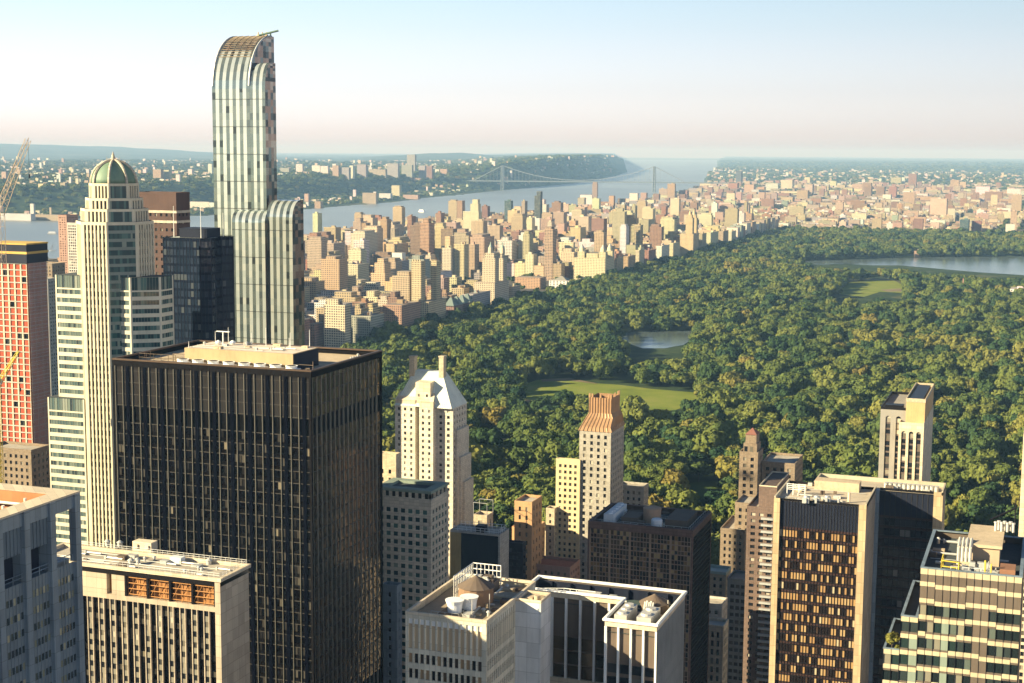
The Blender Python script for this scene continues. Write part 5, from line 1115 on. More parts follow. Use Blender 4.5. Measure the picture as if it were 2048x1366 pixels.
# ---- N: dark blank slab with white edges
z = 95.0; x0, x1, y0, y1 = fr(900, (1000, 1069), 1018, z)
o = thing('dark_blank_slab', 'low tower with a blank dark front between pale edge walls, below the park', 'tower', ((x0+x1)/2, (y0+y1)/2, 0))
f = Facade(); f.face((x0, y0, 0), *SO, [(0, 5, 'e', 0), (5, x1-x0-.8, 'd', 0), (x1-x0-.8, x1-x0, 'w', 0)], [(0, z-1, 'b', 0), (z-1, z, 'c', 0)], lambda a, i, b, j: (0, 'pale') if b == 'c' or a == 'w' else ((0, 'gold') if a == 'e' else (.5, 'dark')))
w = f.mb('pale'); w.quad((x1, y0, 0), (x1, y1, 0), (x1, y1, z), (x1, y0, z)); back(w, x0, x1, y0, y1, 0, z)
f.build(o, {'pale': 'side_wall', 'gold': 'corner_strip', 'dark': 'front_glass'}, {'pale': M['concrete'], 'gold': wallmat('gold_panel', (.42, .30, .13)), 'dark': wallmat('navy_front', (.018, .026, .04), rough=.2)})
r = MB(); roofq(r, x0+.5, x1-.5, y0+.5, y1-.5, z-.6); r.build('roof', M['gravel_roof'], o)
r = MB(); railing(r, [(x0+1, y0+1), (x1-1, y0+1), (x1-1, y1-1), (x0+1, y1-1)], z-.6, 2.2, 2, .1); r.build('railing', M['white_paint'], o)
r = MB(); r.box(x1-12, x1-8, y0+2, y0+6, z-.58, z+2.4); r.build('stair_house', M['blue_louvre'], o)
simple('glass_pyramid_block', 'dark glass block with sloped pale skylight beside the blank slab', 1004, (1046, 1092), 1052, 80.0, 'blue_louvre', 'pane_blue', bay=2.2, ww=1.8, limit=30)
simple('red_roof_block', 'low brown brick block with reddish roof below the orange stair tower', 1030, (1140, 1140), 1160, 55.0, 'pink_brick', bay=3.4, ww=1.4, limit=30, roof='red_tile')
# ---- J: tower with tall arched bays
def archbay(fmb, gmb, xc, w, y, z0, z1, dep=.6):
    """a tall recessed strip closed by a round arch: the wall above the arch is a flat spandrel with a scalloped lower edge"""
    pts = [(xc+w/2*math.cos(t_), z1+w/2*math.sin(t_)) for t_ in np.linspace(math.pi, 0, 9)]; b = len(fmb.v)
    zt_ = z1+w/2+.4
    for (xa, za), (xb, zb_) in zip(pts[:-1], pts[1:]): fmb.quad((xa, y, za), (xb, y, zb_), (xb, y, zt_), (xa, y, zt_)); fmb.quad((xa, y, za), (xa, y+dep, za), (xb, y+dep, zb_), (xb, y, zb_))
    return zt_
def archtower(o, x0, x1, y0, y1, z, n, wall, zl, w=2.4, gapt=4.6):
    f = Facade(cols=('glass',)); L = x1-x0; e = (L-n*w)/(n+1); us = []; x = 0
    for k in range(n): us += [(x, x+e, 'p', k), (x+e, x+e+w, 'w', k)]; x += e+w
    us.append((x, L, 'p', n)); zt_ = z-gapt
    vs = vert(0, z, [(gapt-w/2-.4, 's'), (w/2+.4, 'arch')], [(2.2, 'w'), (.9, 'sp')], zl)
    f.face((x0, y0, 0), *SO, us, vs, lambda a, i, b, j: None if (a == 'w' and b == 'arch') else ((0, 'wall') if a == 'p' or b in ('s', 'base') else ((.6, 'glass') if b == 'w' else (.5, 'span'))))
    fm = f.mb('wall')
    for a, b, tg, i in us:
        if tg == 'w':
            z1_ = z-gapt; archbay(fm, None, x0+(a+b)/2, w, y0, 0, z1_); f.mb('glass@s%d' % i).quad((x0+a, y0+.6, z1_), (x0+b, y0+.6, z1_), (x0+b, y0+.6, z1_+w/2+.4), (x0+a, y0+.6, z1_+w/2+.4), .2)
    fm.quad((x1, y0, 0), (x1, y1, 0), (x1, y1, z), (x1, y0, z)); back(fm, x0, x1, y0, y1, 0, z); roofq(fm, x0, x1, y0, y1, z-.5)
    f.build(o, {'wall': 'wall', 'glass': 'window_strip', 'span': 'spandrel_panel'}, {'wall': M[wall], 'glass': M['pane_dark'], 'span': wallmat('violet_panel', (.12, .09, .075))})
z = 118.0; x0, x1, y0, y1 = fr(1798, (1848, 852), 1867, z)
o = thing('arched_bay_tower', 'cream tower with three tall arched window bays and a boxy penthouse above the park trees', 'tower', ((x0+x1)/2, (y0+y1)/2, 0)); zl = sz(1010, x1, y0)
archtower(o, x0, x1, y0, y1, z, 3, 'travertine', zl)
xw0 = sx(1761, y0+7, z+4); zz = sz(818, xw0, y0+7); f2 = thing('arched_side_tower', 'grey shaded tower with two tall arched bays joined behind the cream arched tower', 'tower', ((xw0+x0)/2, y0+12, 0)); archtower(f2, xw0, x0+3, y0+7, y1, zz, 2, 'grey_brick', zl, 2.6)
zp = sz(806, x1, y0+5); px0, px1 = sx(1812, y0+5, z+8), sx(1850, y0+5, z+8)
r = MB(); r.box(px0, px1, y0+5, y1-.5, z-.48, zp); ph = r.build('penthouse', wallmat('orange_lit_stone', (.50, .33, .16)), o)  # orange light is put into the penthouse wall colour
r = MB(); parapet(r, px0-.2, px1+.2, y0+4.8, y1-.3, zp+.02, 2.0, .4); r.build('penthouse_parapet', M['cream_brick'], ph)
r = MB(); r.box(px0+1.5, px1-1.5, y0+7, y1-3, zp+.05, zp+1.4); r.build('cooling_grille', M['dark_metal'], ph)
r = MB(); parapet(r, x0, x1, y0, y1, z, 1.3, .4); r.build('parapet', M['travertine'], o)
r = MB(); parapet(r, xw0, x0+3, y0+7, y1, zz, 1.3, .4); r.box(xw0+2, x0+1, y0+9, y0+15, zz-.5, zz+2.2); r.build('roof_plant', M['dark_metal'], f2)
# ---- K: tan apartment tower with setbacks and red pyramid roof
z = 108.0; x0, x1, y0, y1 = fr(1479, (1516, 910), 1530, z); y1 = y0+14
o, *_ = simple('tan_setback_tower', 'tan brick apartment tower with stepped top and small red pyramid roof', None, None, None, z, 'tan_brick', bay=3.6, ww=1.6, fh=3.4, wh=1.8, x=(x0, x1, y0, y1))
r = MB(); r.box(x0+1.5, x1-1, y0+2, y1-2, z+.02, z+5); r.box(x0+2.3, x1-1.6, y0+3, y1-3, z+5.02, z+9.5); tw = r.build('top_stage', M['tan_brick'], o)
xm, ym = (x0+x1)/2+.3, (y0+y1)/2; r = MB(); b = (x0+2, x1-1.3, y0+2.6, y1-2.6, z+9.52); r.add([(b[0], b[2], b[4]), (b[1], b[2], b[4]), (b[1], b[3], b[4]), (b[0], b[3], b[4]), (xm, ym, b[4]+3)], [(0, 1, 4), (1, 2, 4), (2, 3, 4), (3, 0, 4), (3, 2, 1, 0)]); r.build('pyramid_roof', M['red_tile'], o)
for dx in (.3, .6):
    r = MB(); xx = x0+(x1-x0)*dx; r.quad((xx-.8, y0+1.95, z+1), (xx+.8, y0+1.95, z+1), (xx+.8, y0+1.95, z+3.6), (xx-.8, y0+1.95, z+3.6)); r.build('window', M['pane_dark'], tw)
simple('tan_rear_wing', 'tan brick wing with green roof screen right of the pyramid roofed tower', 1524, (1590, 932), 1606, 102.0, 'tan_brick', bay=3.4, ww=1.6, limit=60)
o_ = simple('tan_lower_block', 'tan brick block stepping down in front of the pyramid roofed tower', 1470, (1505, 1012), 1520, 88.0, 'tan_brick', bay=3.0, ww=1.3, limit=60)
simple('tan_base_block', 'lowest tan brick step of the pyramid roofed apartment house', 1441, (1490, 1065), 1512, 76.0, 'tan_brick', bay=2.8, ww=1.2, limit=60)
o, x0, x1, y0, y1 = simple('pink_brick_tower', 'dull pink brick balcony tower wedged beside the blind lit tower', 1494, (1552, 1022), 1580, 104.0, 'dull_brick', bay=3.4, ww=1.9, fh=2.9, wh=1.4, limit=80)
r = MB(); xa_ = sx(1518, y0+4, 112); r.box(xa_, x1-.5, y0+4, y1-1, 104.02, 113.5); r.build('lift_house', M['dull_brick'], o)
r = MB(); parapet(r, xa_, x1-.5, y0+4, y1-1, 113.52, .5, .5); r.build('lift_house_parapet', M['travertine'], o)
r = MB()
for k in range(26):
    zz = 100-2.9*k; r.box(x1-6.2, x1-1, y0-1.3, y0-.03, zz-.12, zz+.75)
r.build('balcony_rim', M['steel'], o)
# ---- low blocks in the gap below the brown tower
simple('green_roof_block', 'ornate cream block with green copper roof in the shaded gap', 1395, (1452, 1150), 1462, 62.0, 'cream_brick', bay=2.8, ww=1.2, roof='copper', limit=40, trim='copper')
simple('ornate_cream_block', 'ornate cream apartment block with tall windows at the foot of the gap', 1392, (1447, 1258), 1457, 70.0, 'travertine', bay=2.6, ww=1.3, fh=3.6, wh=2.4, limit=60)
simple('terraced_cream_block', 'terraced pale block with rooftop clutter between the two cream blocks', 1393, (1444, 1215), 1455, 66.0, 'concrete', bay=2.6, ww=1.1, limit=40)
simple('shaded_slate_tower', 'dark slate tower in deep shade between tan and pink towers', 1455, (1496, 1165), 1508, 66.0, 'grey_metal', 'pane_blue', bay=2.2, ww=1.6, limit=40)
simple('shaded_grey_slab', 'grey blank slab in shade at the foot of the teal windowed hotel', 764, (794, 1178), 804, 100.0, 'grey_metal', bay=3, ww=.8, limit=20)
o = thing('lit_slab_tower', 'sunlit cream tower edge just inside the right border', 'tower', (*at(2044, 1000, 70), 0)); x0, y0 = at(2041, 880, 110); y0 = 690; x0 = sx(2041, y0, 110); zt = sz(868, x0, y0)
f = Facade(cols=('glass',)); f.face((x0, y0, 0), *SO, horiz(18, [(1.2, 'p'), (1.5, 'g')], edge=2.2), vert(0, zt, [(3, 's')], [(2.0, 'g'), (1.2, 's')], 20), lambda a, i, b, j: (.3, 'glass') if a == 'g' and b == 'g' else (0, 'wall')); back(f.mb('wall'), x0, x0+18, y0, y0+20, 0, zt); roofq(f.mb('wall'), x0, x0+18, y0, y0+20, zt)
f.build(o, {'wall': 'wall', 'glass': 'window_strip'}, {'wall': M['travertine'], 'glass': M['pane_dark']})
# ------------------------------------------------------------------ the far city
def farmat():
    t = NT('masonry_far').set(rough=.85, spec=.2)
    tint = t.n('ShaderNodeAttribute', attribute_name='tint'); uv = t.n('ShaderNodeUVMap'); sp_ = t.n('ShaderNodeSeparateXYZ'); t.l(uv, 0, sp_, 0)
    sty = t.n('ShaderNodeAttribute', attribute_name='sty').outputs['Fac']
    fu = t.math('ABSOLUTE', t.math('SUBTRACT', t.math('FRACT', sp_.outputs[0]), .5)); fv = t.math('ABSOLUTE', t.math('SUBTRACT', t.math('FRACT', sp_.outputs[1]), .5))
    hw = t.math('MULTIPLY_ADD', sty, .5, .23)
    win = t.math('MULTIPLY', t.math('LESS_THAN', fu, hw), t.math('LESS_THAN', fv, .29))
    fl = t.n('ShaderNodeVectorMath', operation='FLOOR'); t.l(uv, 0, fl, 0); wn = t.n('ShaderNodeTexWhiteNoise'); t.l(fl, 0, wn, 0)
    glass = t.ramp(wn.outputs[0], [(0, (.02, .022, .026)), (.6, (.05, .05, .05)), (.85, (.12, .11, .09))], 'CONSTANT')
    nz = t.noise(.03, 4); wall = t.mix(nz, t.mix(.5, tint.outputs['Color'], (0, 0, 0)), tint.outputs['Color']); wall = t.mix(.55, wall, tint.outputs['Color'])
    geo = t.n('ShaderNodeNewGeometry'); sn = t.n('ShaderNodeSeparateXYZ'); t.l(geo, 'Normal', sn, 0); up = t.math('GREATER_THAN', sn.outputs[2], .7)
    roof = t.mix(t.math('MULTIPLY', nz, .9), t.mix(.75, tint.outputs['Color'], (.10, .085, .075)), (.36, .31, .25))
    t.col(t.mix(up, t.mix(win, wall, glass), roof)); return t.m
FAR = farmat()
class FB:
    def __init__(s): s.v = []; s.f = []; s.uv = []; s.t = []; s.s = []
    def box(s, x0, x1, y0, y1, z0, z1, tint, bay=3.2, fh=3.1, sty=0.0):
        b = len(s.v); s.v += [(x0, y0, z0), (x1, y0, z0), (x1, y1, z0), (x0, y1, z0), (x0, y0, z1), (x1, y0, z1), (x1, y1, z1), (x0, y1, z1)]
        nx, ny, nz_ = max(1, round((x1-x0)/bay)), max(1, round((y1-y0)/bay)), max(1, round((z1-z0)/fh)); o_ = (b*37) % 1000
        for f, n in (((0, 1, 5, 4), nx), ((1, 2, 6, 5), ny), ((2, 3, 7, 6), nx), ((3, 0, 4, 7), ny), ((4, 5, 6, 7), 0)):
            s.f.append(tuple(b+i for i in f)); s.uv += [(o_, 0), (o_+n, 0), (o_+n, nz_), (o_, nz_)]; s.t.append(tint); s.s.append(sty)
    def tank(s, x, y, z, r=1.7, h=3.0):
        b = len(s.v); n = 6
        for zz, rr in ((z, r), (z+h, r), (z+h+r*.7, .05)):
            for k in range(n): s.v.append((x+rr*math.cos(k*math.pi/3), y+rr*math.sin(k*math.pi/3), zz))
        for j in range(2):
            for k in range(n): s.f.append((b+j*n+k, b+j*n+(k+1) % n, b+(j+1)*n+(k+1) % n, b+(j+1)*n+k)); s.uv += [(.02, .02)]*4; s.t.append((.16, .10, .07)); s.s.append(-.4)
    def cone(s, x, y, z, r, h, tint, n=8, r2=.05):
        b = len(s.v)
        for zz, rr in ((z, r), (z+h, r2)):
            for k in range(n): s.v.append((x+rr*math.cos(math.pi/n+k*2*math.pi/n), y+rr*math.sin(math.pi/n+k*2*math.pi/n), zz))
        for k in range(n): s.f.append((b+k, b+(k+1) % n, b+n+(k+1) % n, b+n+k)); s.uv += [(.02, .02)]*4; s.t.append(tint); s.s.append(-.4)
        if r2 > .06: s.f.append(tuple(b+n+k for k in range(n))); s.uv += [(.02, .02)]*n; s.t.append(tint); s.s.append(-.4)
    def build(s, name, parent=None, m=None):
        me = bpy.data.meshes.new(name); V = np.array(s.v, float)-off(parent); me.from_pydata(V.tolist(), [], s.f)
        u = me.uv_layers.new(name='UVMap'); u.data.foreach_set('uv', np.array(s.uv, np.float32).ravel())
        a = me.attributes.new('tint', 'FLOAT_COLOR', 'FACE'); a.data.foreach_set('color', np.column_stack([np.array(s.t), np.ones(len(s.t))]).astype(np.float32).ravel())
        a = me.attributes.new('sty', 'FLOAT', 'FACE'); a.data.foreach_set('value', np.array(s.s, np.float32))
        me.materials.append(m or FAR); o = bpy.data.objects.new(name, me); COL.objects.link(o)
        if parent: o.parent = parent
        return o
TINTS = {'cream': (.56, .48, .32), 'tan': (.41, .325, .205), 'yellow': (.54, .42, .24), 'red': (.29, .165, .115), 'pink': (.41, .305, .225), 'white': (.64, .60, .53), 'grey': (.33, .32, .29), 'brown': (.25, .16, .115), 'orange': (.41, .265, .16), 'slate': (.10, .11, .12), 'glass': (.09, .14, .14)}
WORDS = {'cream': 'cream stone', 'tan': 'tan brick', 'yellow': 'yellow brick', 'red': 'red brick', 'pink': 'pinkish brick', 'white': 'white brick', 'grey': 'grey stone', 'brown': 'brown brick', 'orange': 'orange brick', 'slate': 'dark slate', 'glass': 'greenish glass'}
def jit(c, k=.12): return tuple(float(np.clip(v*(1+random.uniform(-k, k)), 0, .8)) for v in c)
TAKEN = []
def fbuild(name, label, cat, x0, x1, y0, y1, z, color, sty=0.0, bay=3.2, group=None, roof=True, tiers=None, take=True, z0=0.0, tint=None):
    c = tint or jit(TINTS[color], .08)
    o = thing(name, label, cat, ((x0+x1)/2, (y0+y1)/2, z0), group)
    b = FB(); b.box(x0, x1, y0, y1, z0, z, c, bay, 3.1, sty); b.build('wall', o)
    w, d = x1-x0, y1-y0
    if roof:
        p = FB(); p.box(x0-.3, x1+.3, y0-.3, y0, z-.6, z+1.0, sc3(c, 1.1), sty=-.4); p.box(x1, x1+.3, y0, y1, z-.6, z+1.0, sc3(c, 1.1), sty=-.4); p.build('cornice', o)
        q_ = FB(); hx, hy = x0+w*random.uniform(.2, .5), y0+d*random.uniform(.3, .5); q_.box(hx, hx+min(9, w*.35), hy, hy+min(7, d*.4), z, z+random.uniform(3.5, 6), jit(c), sty=-.4); q_.build('bulkhead', o)
        if random.random() < .7 and w > 8:
            q_ = FB(); q_.tank(x0+w*random.uniform(.6, .85), y0+d*random.uniform(.3, .7), z+1.2); q_.build('water_tank', o)
    if tiers:
        zz = z
        for k, (fx0, fx1, fy0, fy1, h) in enumerate(tiers):
            q_ = FB(); q_.box(x0+w*fx0, x0+w*fx1, y0+d*fy0, y0+d*fy1, zz, zz+h, c, bay, 3.1, sty); q_.build('upper_stage', o); zz += h
    if take: TAKEN.append((x0-3, x1+3, y0-3, y1+3))
    return o, c
def cpw(label, pl, ps, pr, ytop, color, name='park_front_building', **kw):
    y0 = sy(ps, CPW, 20); z = sz(ytop, CPW, y0); x0 = sx(pl, y0, z); y1 = max(y0+14, sy(pr, CPW, z))
    TAKEN.append((x0-4, CPW+4, y0-46, y0)); return (*fbuild(name, label, 'apartment building', x0, CPW, y0, y1, z, color, **kw), x0, CPW, y0, y1, z)
def ib(label, pl, ps, pr, ytop, ybase, color, name='apartment_tower', cat='apartment building', **kw):
    x1, y0 = at(ps, ybase, 0); z = sz(ytop, x1, y0); x0 = sx(pl, y0, z); y1 = y0+max(9, min(60, sy(pr, x1, z)-y0))
    return (*fbuild(name, label, cat, x0, x1, y0, y1, z, color, **kw), x0, x1, y0, y1, z)
# --- the row along the park
cpw('pale balconied slab, tallest at the near corner of the park front row', 648, 690, 701, 612, 'cream', sty=.12, tiers=[(.05, .65, .1, .9, 8)])
cpw('shaded grey-green stone block with flat roof beside the pale balconied slab', 703, 741, 768, 634, 'grey')
cpw('brown brick palace block with ornate double-height top windows', 766, 803, 841, 612, 'brown', tint=(.36, .22, .15))
o, c, x0, x1, y0, y1, z = cpw('yellow twin towered apartment house with ribbed shafts', 840, 857, 892, 604, 'yellow', roof=False)
for pl, ps, pr in ((823, 842, 857), (862, 873, 883)):
    yy = y0+6 if pl < 850 else y0+34; xx = sx(ps, yy, z+20); zt_ = sz(523, xx, yy); q_ = FB(); xl_ = sx(pl, yy, zt_); q_.box(xl_, xx, yy, yy+16, z-10, zt_, c, 2.4, 3.1, .05)
    for k in range(4): q_.box(xl_+(xx-xl_)*(.05+.25*k), xl_+(xx-xl_)*(.17+.25*k), yy+.5, yy+3, zt_, zt_+2.5, c, sty=-.4)
    q_.build('twin_shaft', o)
o, c, x0, x1, y0, y1, z = cpw('dark gabled apartment house with steep greenish roofs', 890, 908, 946, 612, 'brown', roof=False)
q_ = FB(); 
for k in range(4): q_.cone(x0+(x1-x0)*(.5), y0+6+(y1-y0-12)*k/3, z, 11, 12, (.16, .20, .18), 4, 2)
q_.build('hipped_roof', o)
cpw('long blue-grey shaded block with balustraded roof', 925, 946, 981, 590, 'grey')
o, c, x0, x1, y0, y1, z = cpw('cream apartment house with two columned cupola towers', 948, 989, 1018, 566, 'cream', roof=False)
for pl, ps, yy in ((958, 990, y0+8), (996, 1006, y0+46)):
    xx = sx(ps, yy, z+20); zt_ = sz(517, xx, yy); xl_ = max(sx(pl, yy, zt_), xx-22); q_ = FB(); q_.box(xl_, xx, yy, yy+18, z-4, zt_, c, 2.6, 3.1); xm_, ym_ = (xl_+xx)/2, yy+9
    q_.box(xl_+3, xx-3, yy+3, yy+15, zt_, zt_+8, c, 3, 4); q_.cone(xm_, ym_, zt_+8, 4.5, 9, c, 8, 3.6); q_.cone(xm_, ym_, zt_+17, 3.4, 4, (.3, .36, .3), 8, 1.6); q_.cone(xm_, ym_, zt_+21, 1.5, 6, (.3, .36, .3)); q_.build('cupola_tower', o)
cpw('narrow red and cream block right beside the twin cupola house', 1018, 1026, 1041, 574, 'pink')
o, c, x0, x1, y0, y1, z = cpw('low tan church with thin pinnacles', 1042, 1052, 1058, 604, 'cream', name='church', roof=False, bay=6)
q_ = FB()
for dx in (.1, .5, .9): q_.cone(x0+(x1-x0)*dx, y0+2, z, 1.6, 15, c, 4)
q_.build('pinnacle', o)
cpw('low white hall with pediment front among the trees', 1055, 1084, 1090, 592, 'white', name='hall', bay=4)
o, c, x0, x1, y0, y1, z = cpw('pale columned museum wing with green pitched roof by the park', 1098, 1138, 1150, 562, 'white', name='museum', roof=False, bay=6)
q_ = FB(); q_.cone((x0+x1)/2, (y0+y1)/2, z, (x1-x0)*.5, 7, (.30, .38, .34), 4, 3); q_.build('pitched_roof', o)
ib('long red roofed museum range behind the columned wing', 1030, 1080, 1092, 556, 578, 'orange', name='museum_range', cat='museum', roof=False)
o, c, x0, x1, y0, y1, z = cpw('huge cream block with three domed roof turrets', 1148, 1210, 1229, 517, 'cream', roof=False)
for fx, fy in ((.2, .1), (.88, .08), (.9, .75)):
    q_ = FB(); xm_, ym_ = x0+(x1-x0)*fx, y0+(y1-y0)*fy; q_.box(xm_-7, xm_+7, ym_-1, ym_+13, z, z+12, c, 3); q_.cone(xm_, ym_+6, z+12, 6, 7, c, 8, 5); q_.cone(xm_, ym_+6, z+19, 5, 7, (.42, .40, .34), 8, 1.2); q_.build('turret', o)
q_ = FB(); q_.box(x0+(x1-x0)*.35, x0+(x1-x0)*.72, y0+8, y1-6, z, z+9, c); q_.build('penthouse', o)
for lab, a in (('tan block just past the huge turreted block, first of three', (1230, 1234, 1247, 517, 'tan')), ('red and white striped block past the turreted block', (1247, 1256, 1271, 514, 'orange')), ('slim cream tower between two striped red blocks', (1271, 1278, 1289, 501, 'cream')), ('dark red brick block beside a white slab in the park row', (1288, 1297, 1312, 502, 'red')), ('white slab in the park row after the dark red block', (1312, 1323, 1339, 493, 'white')), ('cream block before the far twin towered house', (1339, 1346, 1360, 487, 'cream')),
    ('slim tan block just past the far twin towered house', (1397, 1404, 1413, 468, 'tan')), ('cream block third from the far end of the park row', (1413, 1421, 1437, 466, 'cream')), ('tan block second from the far end of the park row', (1438, 1446, 1457, 463, 'tan')), ('last cream block at the far end of the park row', (1457, 1463, 1472, 463, 'cream'))):
    cpw(lab, *a)
o, c, x0, x1, y0, y1, z = cpw('far twin towered yellow house with stepped pointed crowns', 1360, 1386, 1398, 468, 'yellow', roof=False)
for ps, yy in ((1385, y0+4), (1393, y0+60)):
    xx = sx(ps, yy, z+20); zt_ = sz(436, xx, yy); q_ = FB(); q_.box(xx-17, xx, yy, yy+17, z-3, zt_, c, 2.6); q_.box(xx-14, xx-3, yy+3, yy+14, zt_, zt_+8, c, 2.6); q_.cone(xx-8.5, yy+8.5, zt_+8, 4, 14, c, 8, .3); q_.build('crowned_tower', o)
# --- further in
o, *_ = ib('cream stepped terrace block below the river, in front of the tan tower', 700, 722, 745, 590, 628, 'cream')
for lab, a, kw in (
    ('slender red balconied tower, tallest of its quarter', (840, 858, 869, 447, 545, 'orange'), dict(sty=.2, tiers=[(.2, .8, .2, .8, 10)])),
    ('square slab with white and mauve vertical stripes', (888, 912, 921, 446, 508, 'pink'), dict(bay=5.5, sty=-.02)),
    ('stepped cream tower with a cupola near the river', (926, 957, 964, 424, 492, 'cream'), dict(tiers=[(.45, .95, .1, .9, 22), (.55, .9, .2, .8, 12)])),
    ('greenish glass tower near the river, left of the darker one', (1009, 1022, 1026, 402, 470, 'glass'), dict(sty=.3)),
    ('dark slim glass tower near the river', (1069, 1080, 1085, 392, 470, 'slate'), dict(sty=.3, tiers=[(.3, 1, .2, 1, 14)])),
    ('left one of two square red brick slabs', (1022, 1038, 1056, 464, 516, 'red'), {}),
    ('right one of two square red brick slabs', (1078, 1098, 1113, 466, 516, 'red'), {}),
    ('white roofed wide slab behind the red slabs', (1143, 1176, 1184, 434, 500, 'cream'), dict(sty=.1)),
    ('pale box slab with dark side in the middle of the quarter', (1189, 1217, 1224, 450, 502, 'white'), {}),
    ('tall narrow cream tower rising over the turreted block', (1225, 1248, 1254, 424, 514, 'tan'), dict(tiers=[(.3, .8, .2, .8, 9)])),
    ('wide gridded tan slab facing the park row', (1263, 1296, 1313, 440, 494, 'tan'), {}),
    ('cream block with shaded side above the stepped roofs', (688, 716, 738, 530, 598, 'cream'), {}),
    ('cream stepped tower with pointed top left of the yellow twin towers', (742, 770, 786, 548, 612, 'yellow'), dict(tiers=[(.2, .9, .1, .9, 18), (.35, .8, .2, .8, 7)])),
    ('wide yellow block with grey side near the river', (772, 794, 818, 489, 548, 'yellow'), {}),
    ('grey glazed office slab beside the white tank roof', (784, 794, 818, 524, 580, 'grey'), dict(sty=.2)),
    ('tan slab with dark side left of the stepped roofs', (640, 668, 690, 488, 560, 'pink'), {}),
    ('white terraced block at the river side', (690, 702, 726, 464, 530, 'white'), dict(sty=.2)),
    ('red topped tower on the river side', (706, 722, 732, 444, 520, 'pink'), dict(tiers=[(.2, .8, .2, .8, 9)])),
    ('white and green house of many terraces below the cream stepped tower', (614, 648, 668, 632, 676, 'white'), dict(sty=.15)),
    ('first slab of the cream row before the twin cupola house', (884, 902, 912, 497, 560, 'cream'), {}),
    ('second slab of the cream row before the twin cupola house', (908, 928, 938, 490, 560, 'yellow'), {}),
    ('third slab of the cream row before the twin cupola house', (935, 949, 958, 490, 556, 'tan'), {}),
    ('cream row house block with water tanks beside a tan slab', (1013, 1040, 1056, 492, 545, 'cream'), {}),
    ('tan slab before the red roofed museum range', (1056, 1064, 1076, 487, 540, 'tan'), {}),
    ('cream slab left of the huge turreted block', (1118, 1146, 1150, 486, 550, 'cream'), {}),
    ('gabled cream house behind the turreted block', (1140, 1160, 1172, 456, 520, 'yellow'), {}),
    ('white framed slab with dark glass front in the far quarter', (1861, 1892, 1897, 398, 440, 'cream'), dict(sty=.1)),
    ('brown tower standing alone near the horizon', (1817, 1832, 1839, 348, 380, 'brown'), {}),
    ('greenish glass block where the park ends', (1920, 1936, 1943, 440, 474, 'glass'), dict(sty=.3)),
    ('red slab left of the dark slab group', (1701, 1729, 1733, 402, 424, 'red'), {}),
    ('first of the dark brick slabs in the far group', (1728, 1742, 1752, 373, 398, 'brown'), {}),
    ('second of the dark brick slabs in the far group', (1752, 1768, 1778, 374, 399, 'brown'), {}),
    ('third of the dark brick slabs in the far group', (1778, 1792, 1802, 374, 400, 'red'), {}),
    ('wide red slab left of the far straight avenue', (1970, 2004, 2013, 384, 408, 'red'), {}),
    ('pale grey slab at the edge right of the far avenue', (2024, 2042, 2052, 390, 428, 'tan'), {}),
    ('orange brick block with domed neighbour at the park corner', (1480, 1502, 1508, 428, 470, 'orange'), {}),
    ('wide pink block at the park corner beside the orange one', (1522, 1550, 1560, 440, 468, 'pink'), {}),
    ('tall dark tower near the bridge end', (1472, 1482, 1486, 342, 372, 'slate'), {}),
    ('red brick tower left of the bridge end tower', (1335, 1349, 1352, 368, 405, 'orange'), {}),
    ('wide red slab beside the red brick tower', (1358, 1374, 1378, 381, 405, 'red'), {}),
    ('pink slab left of the red brick tower', (1318, 1334, 1336, 378, 402, 'pink'), {})):
    ib(lab, *a, **kw)
o, c, x0, x1, y0, y1, z = ib('white church block with a dark square spire by the river', 1160, 1184, 1192, 390, 418, 'white', name='riverside_church', cat='church', roof=False)
q_ = FB(); xs0, xs1 = sx(1184, y0, z), sx(1194, y0, z); zt_ = sz(364, xs0, y0); q_.box(xs0, xs1, y0+2, y0+14, 0, zt_-9, (.30, .22, .18), 2); q_.box(xs0+1.5, xs1-1.5, y0+3.5, y0+12, zt_-9, zt_, (.30, .22, .18), 2); q_.build('spire_tower', o)
bx_, by_ = at(794, 520, 40); fbuild('white_tank_roof', 'white boxy rooftop plant catching the sun over the grey slab', 'building', *(lambda x1, y0: (sx(784, y0, 60), x1, y0, y0+18, sz(506, x1, y0)))(*at(804, 560, 0)), 'white', sty=-.4, roof=False)
ya_, yb_ = sy(1057, CPW, 0), sy(1208, CPW, 0); TAKEN.append((CPW-235, CPW+5, ya_, yb_))
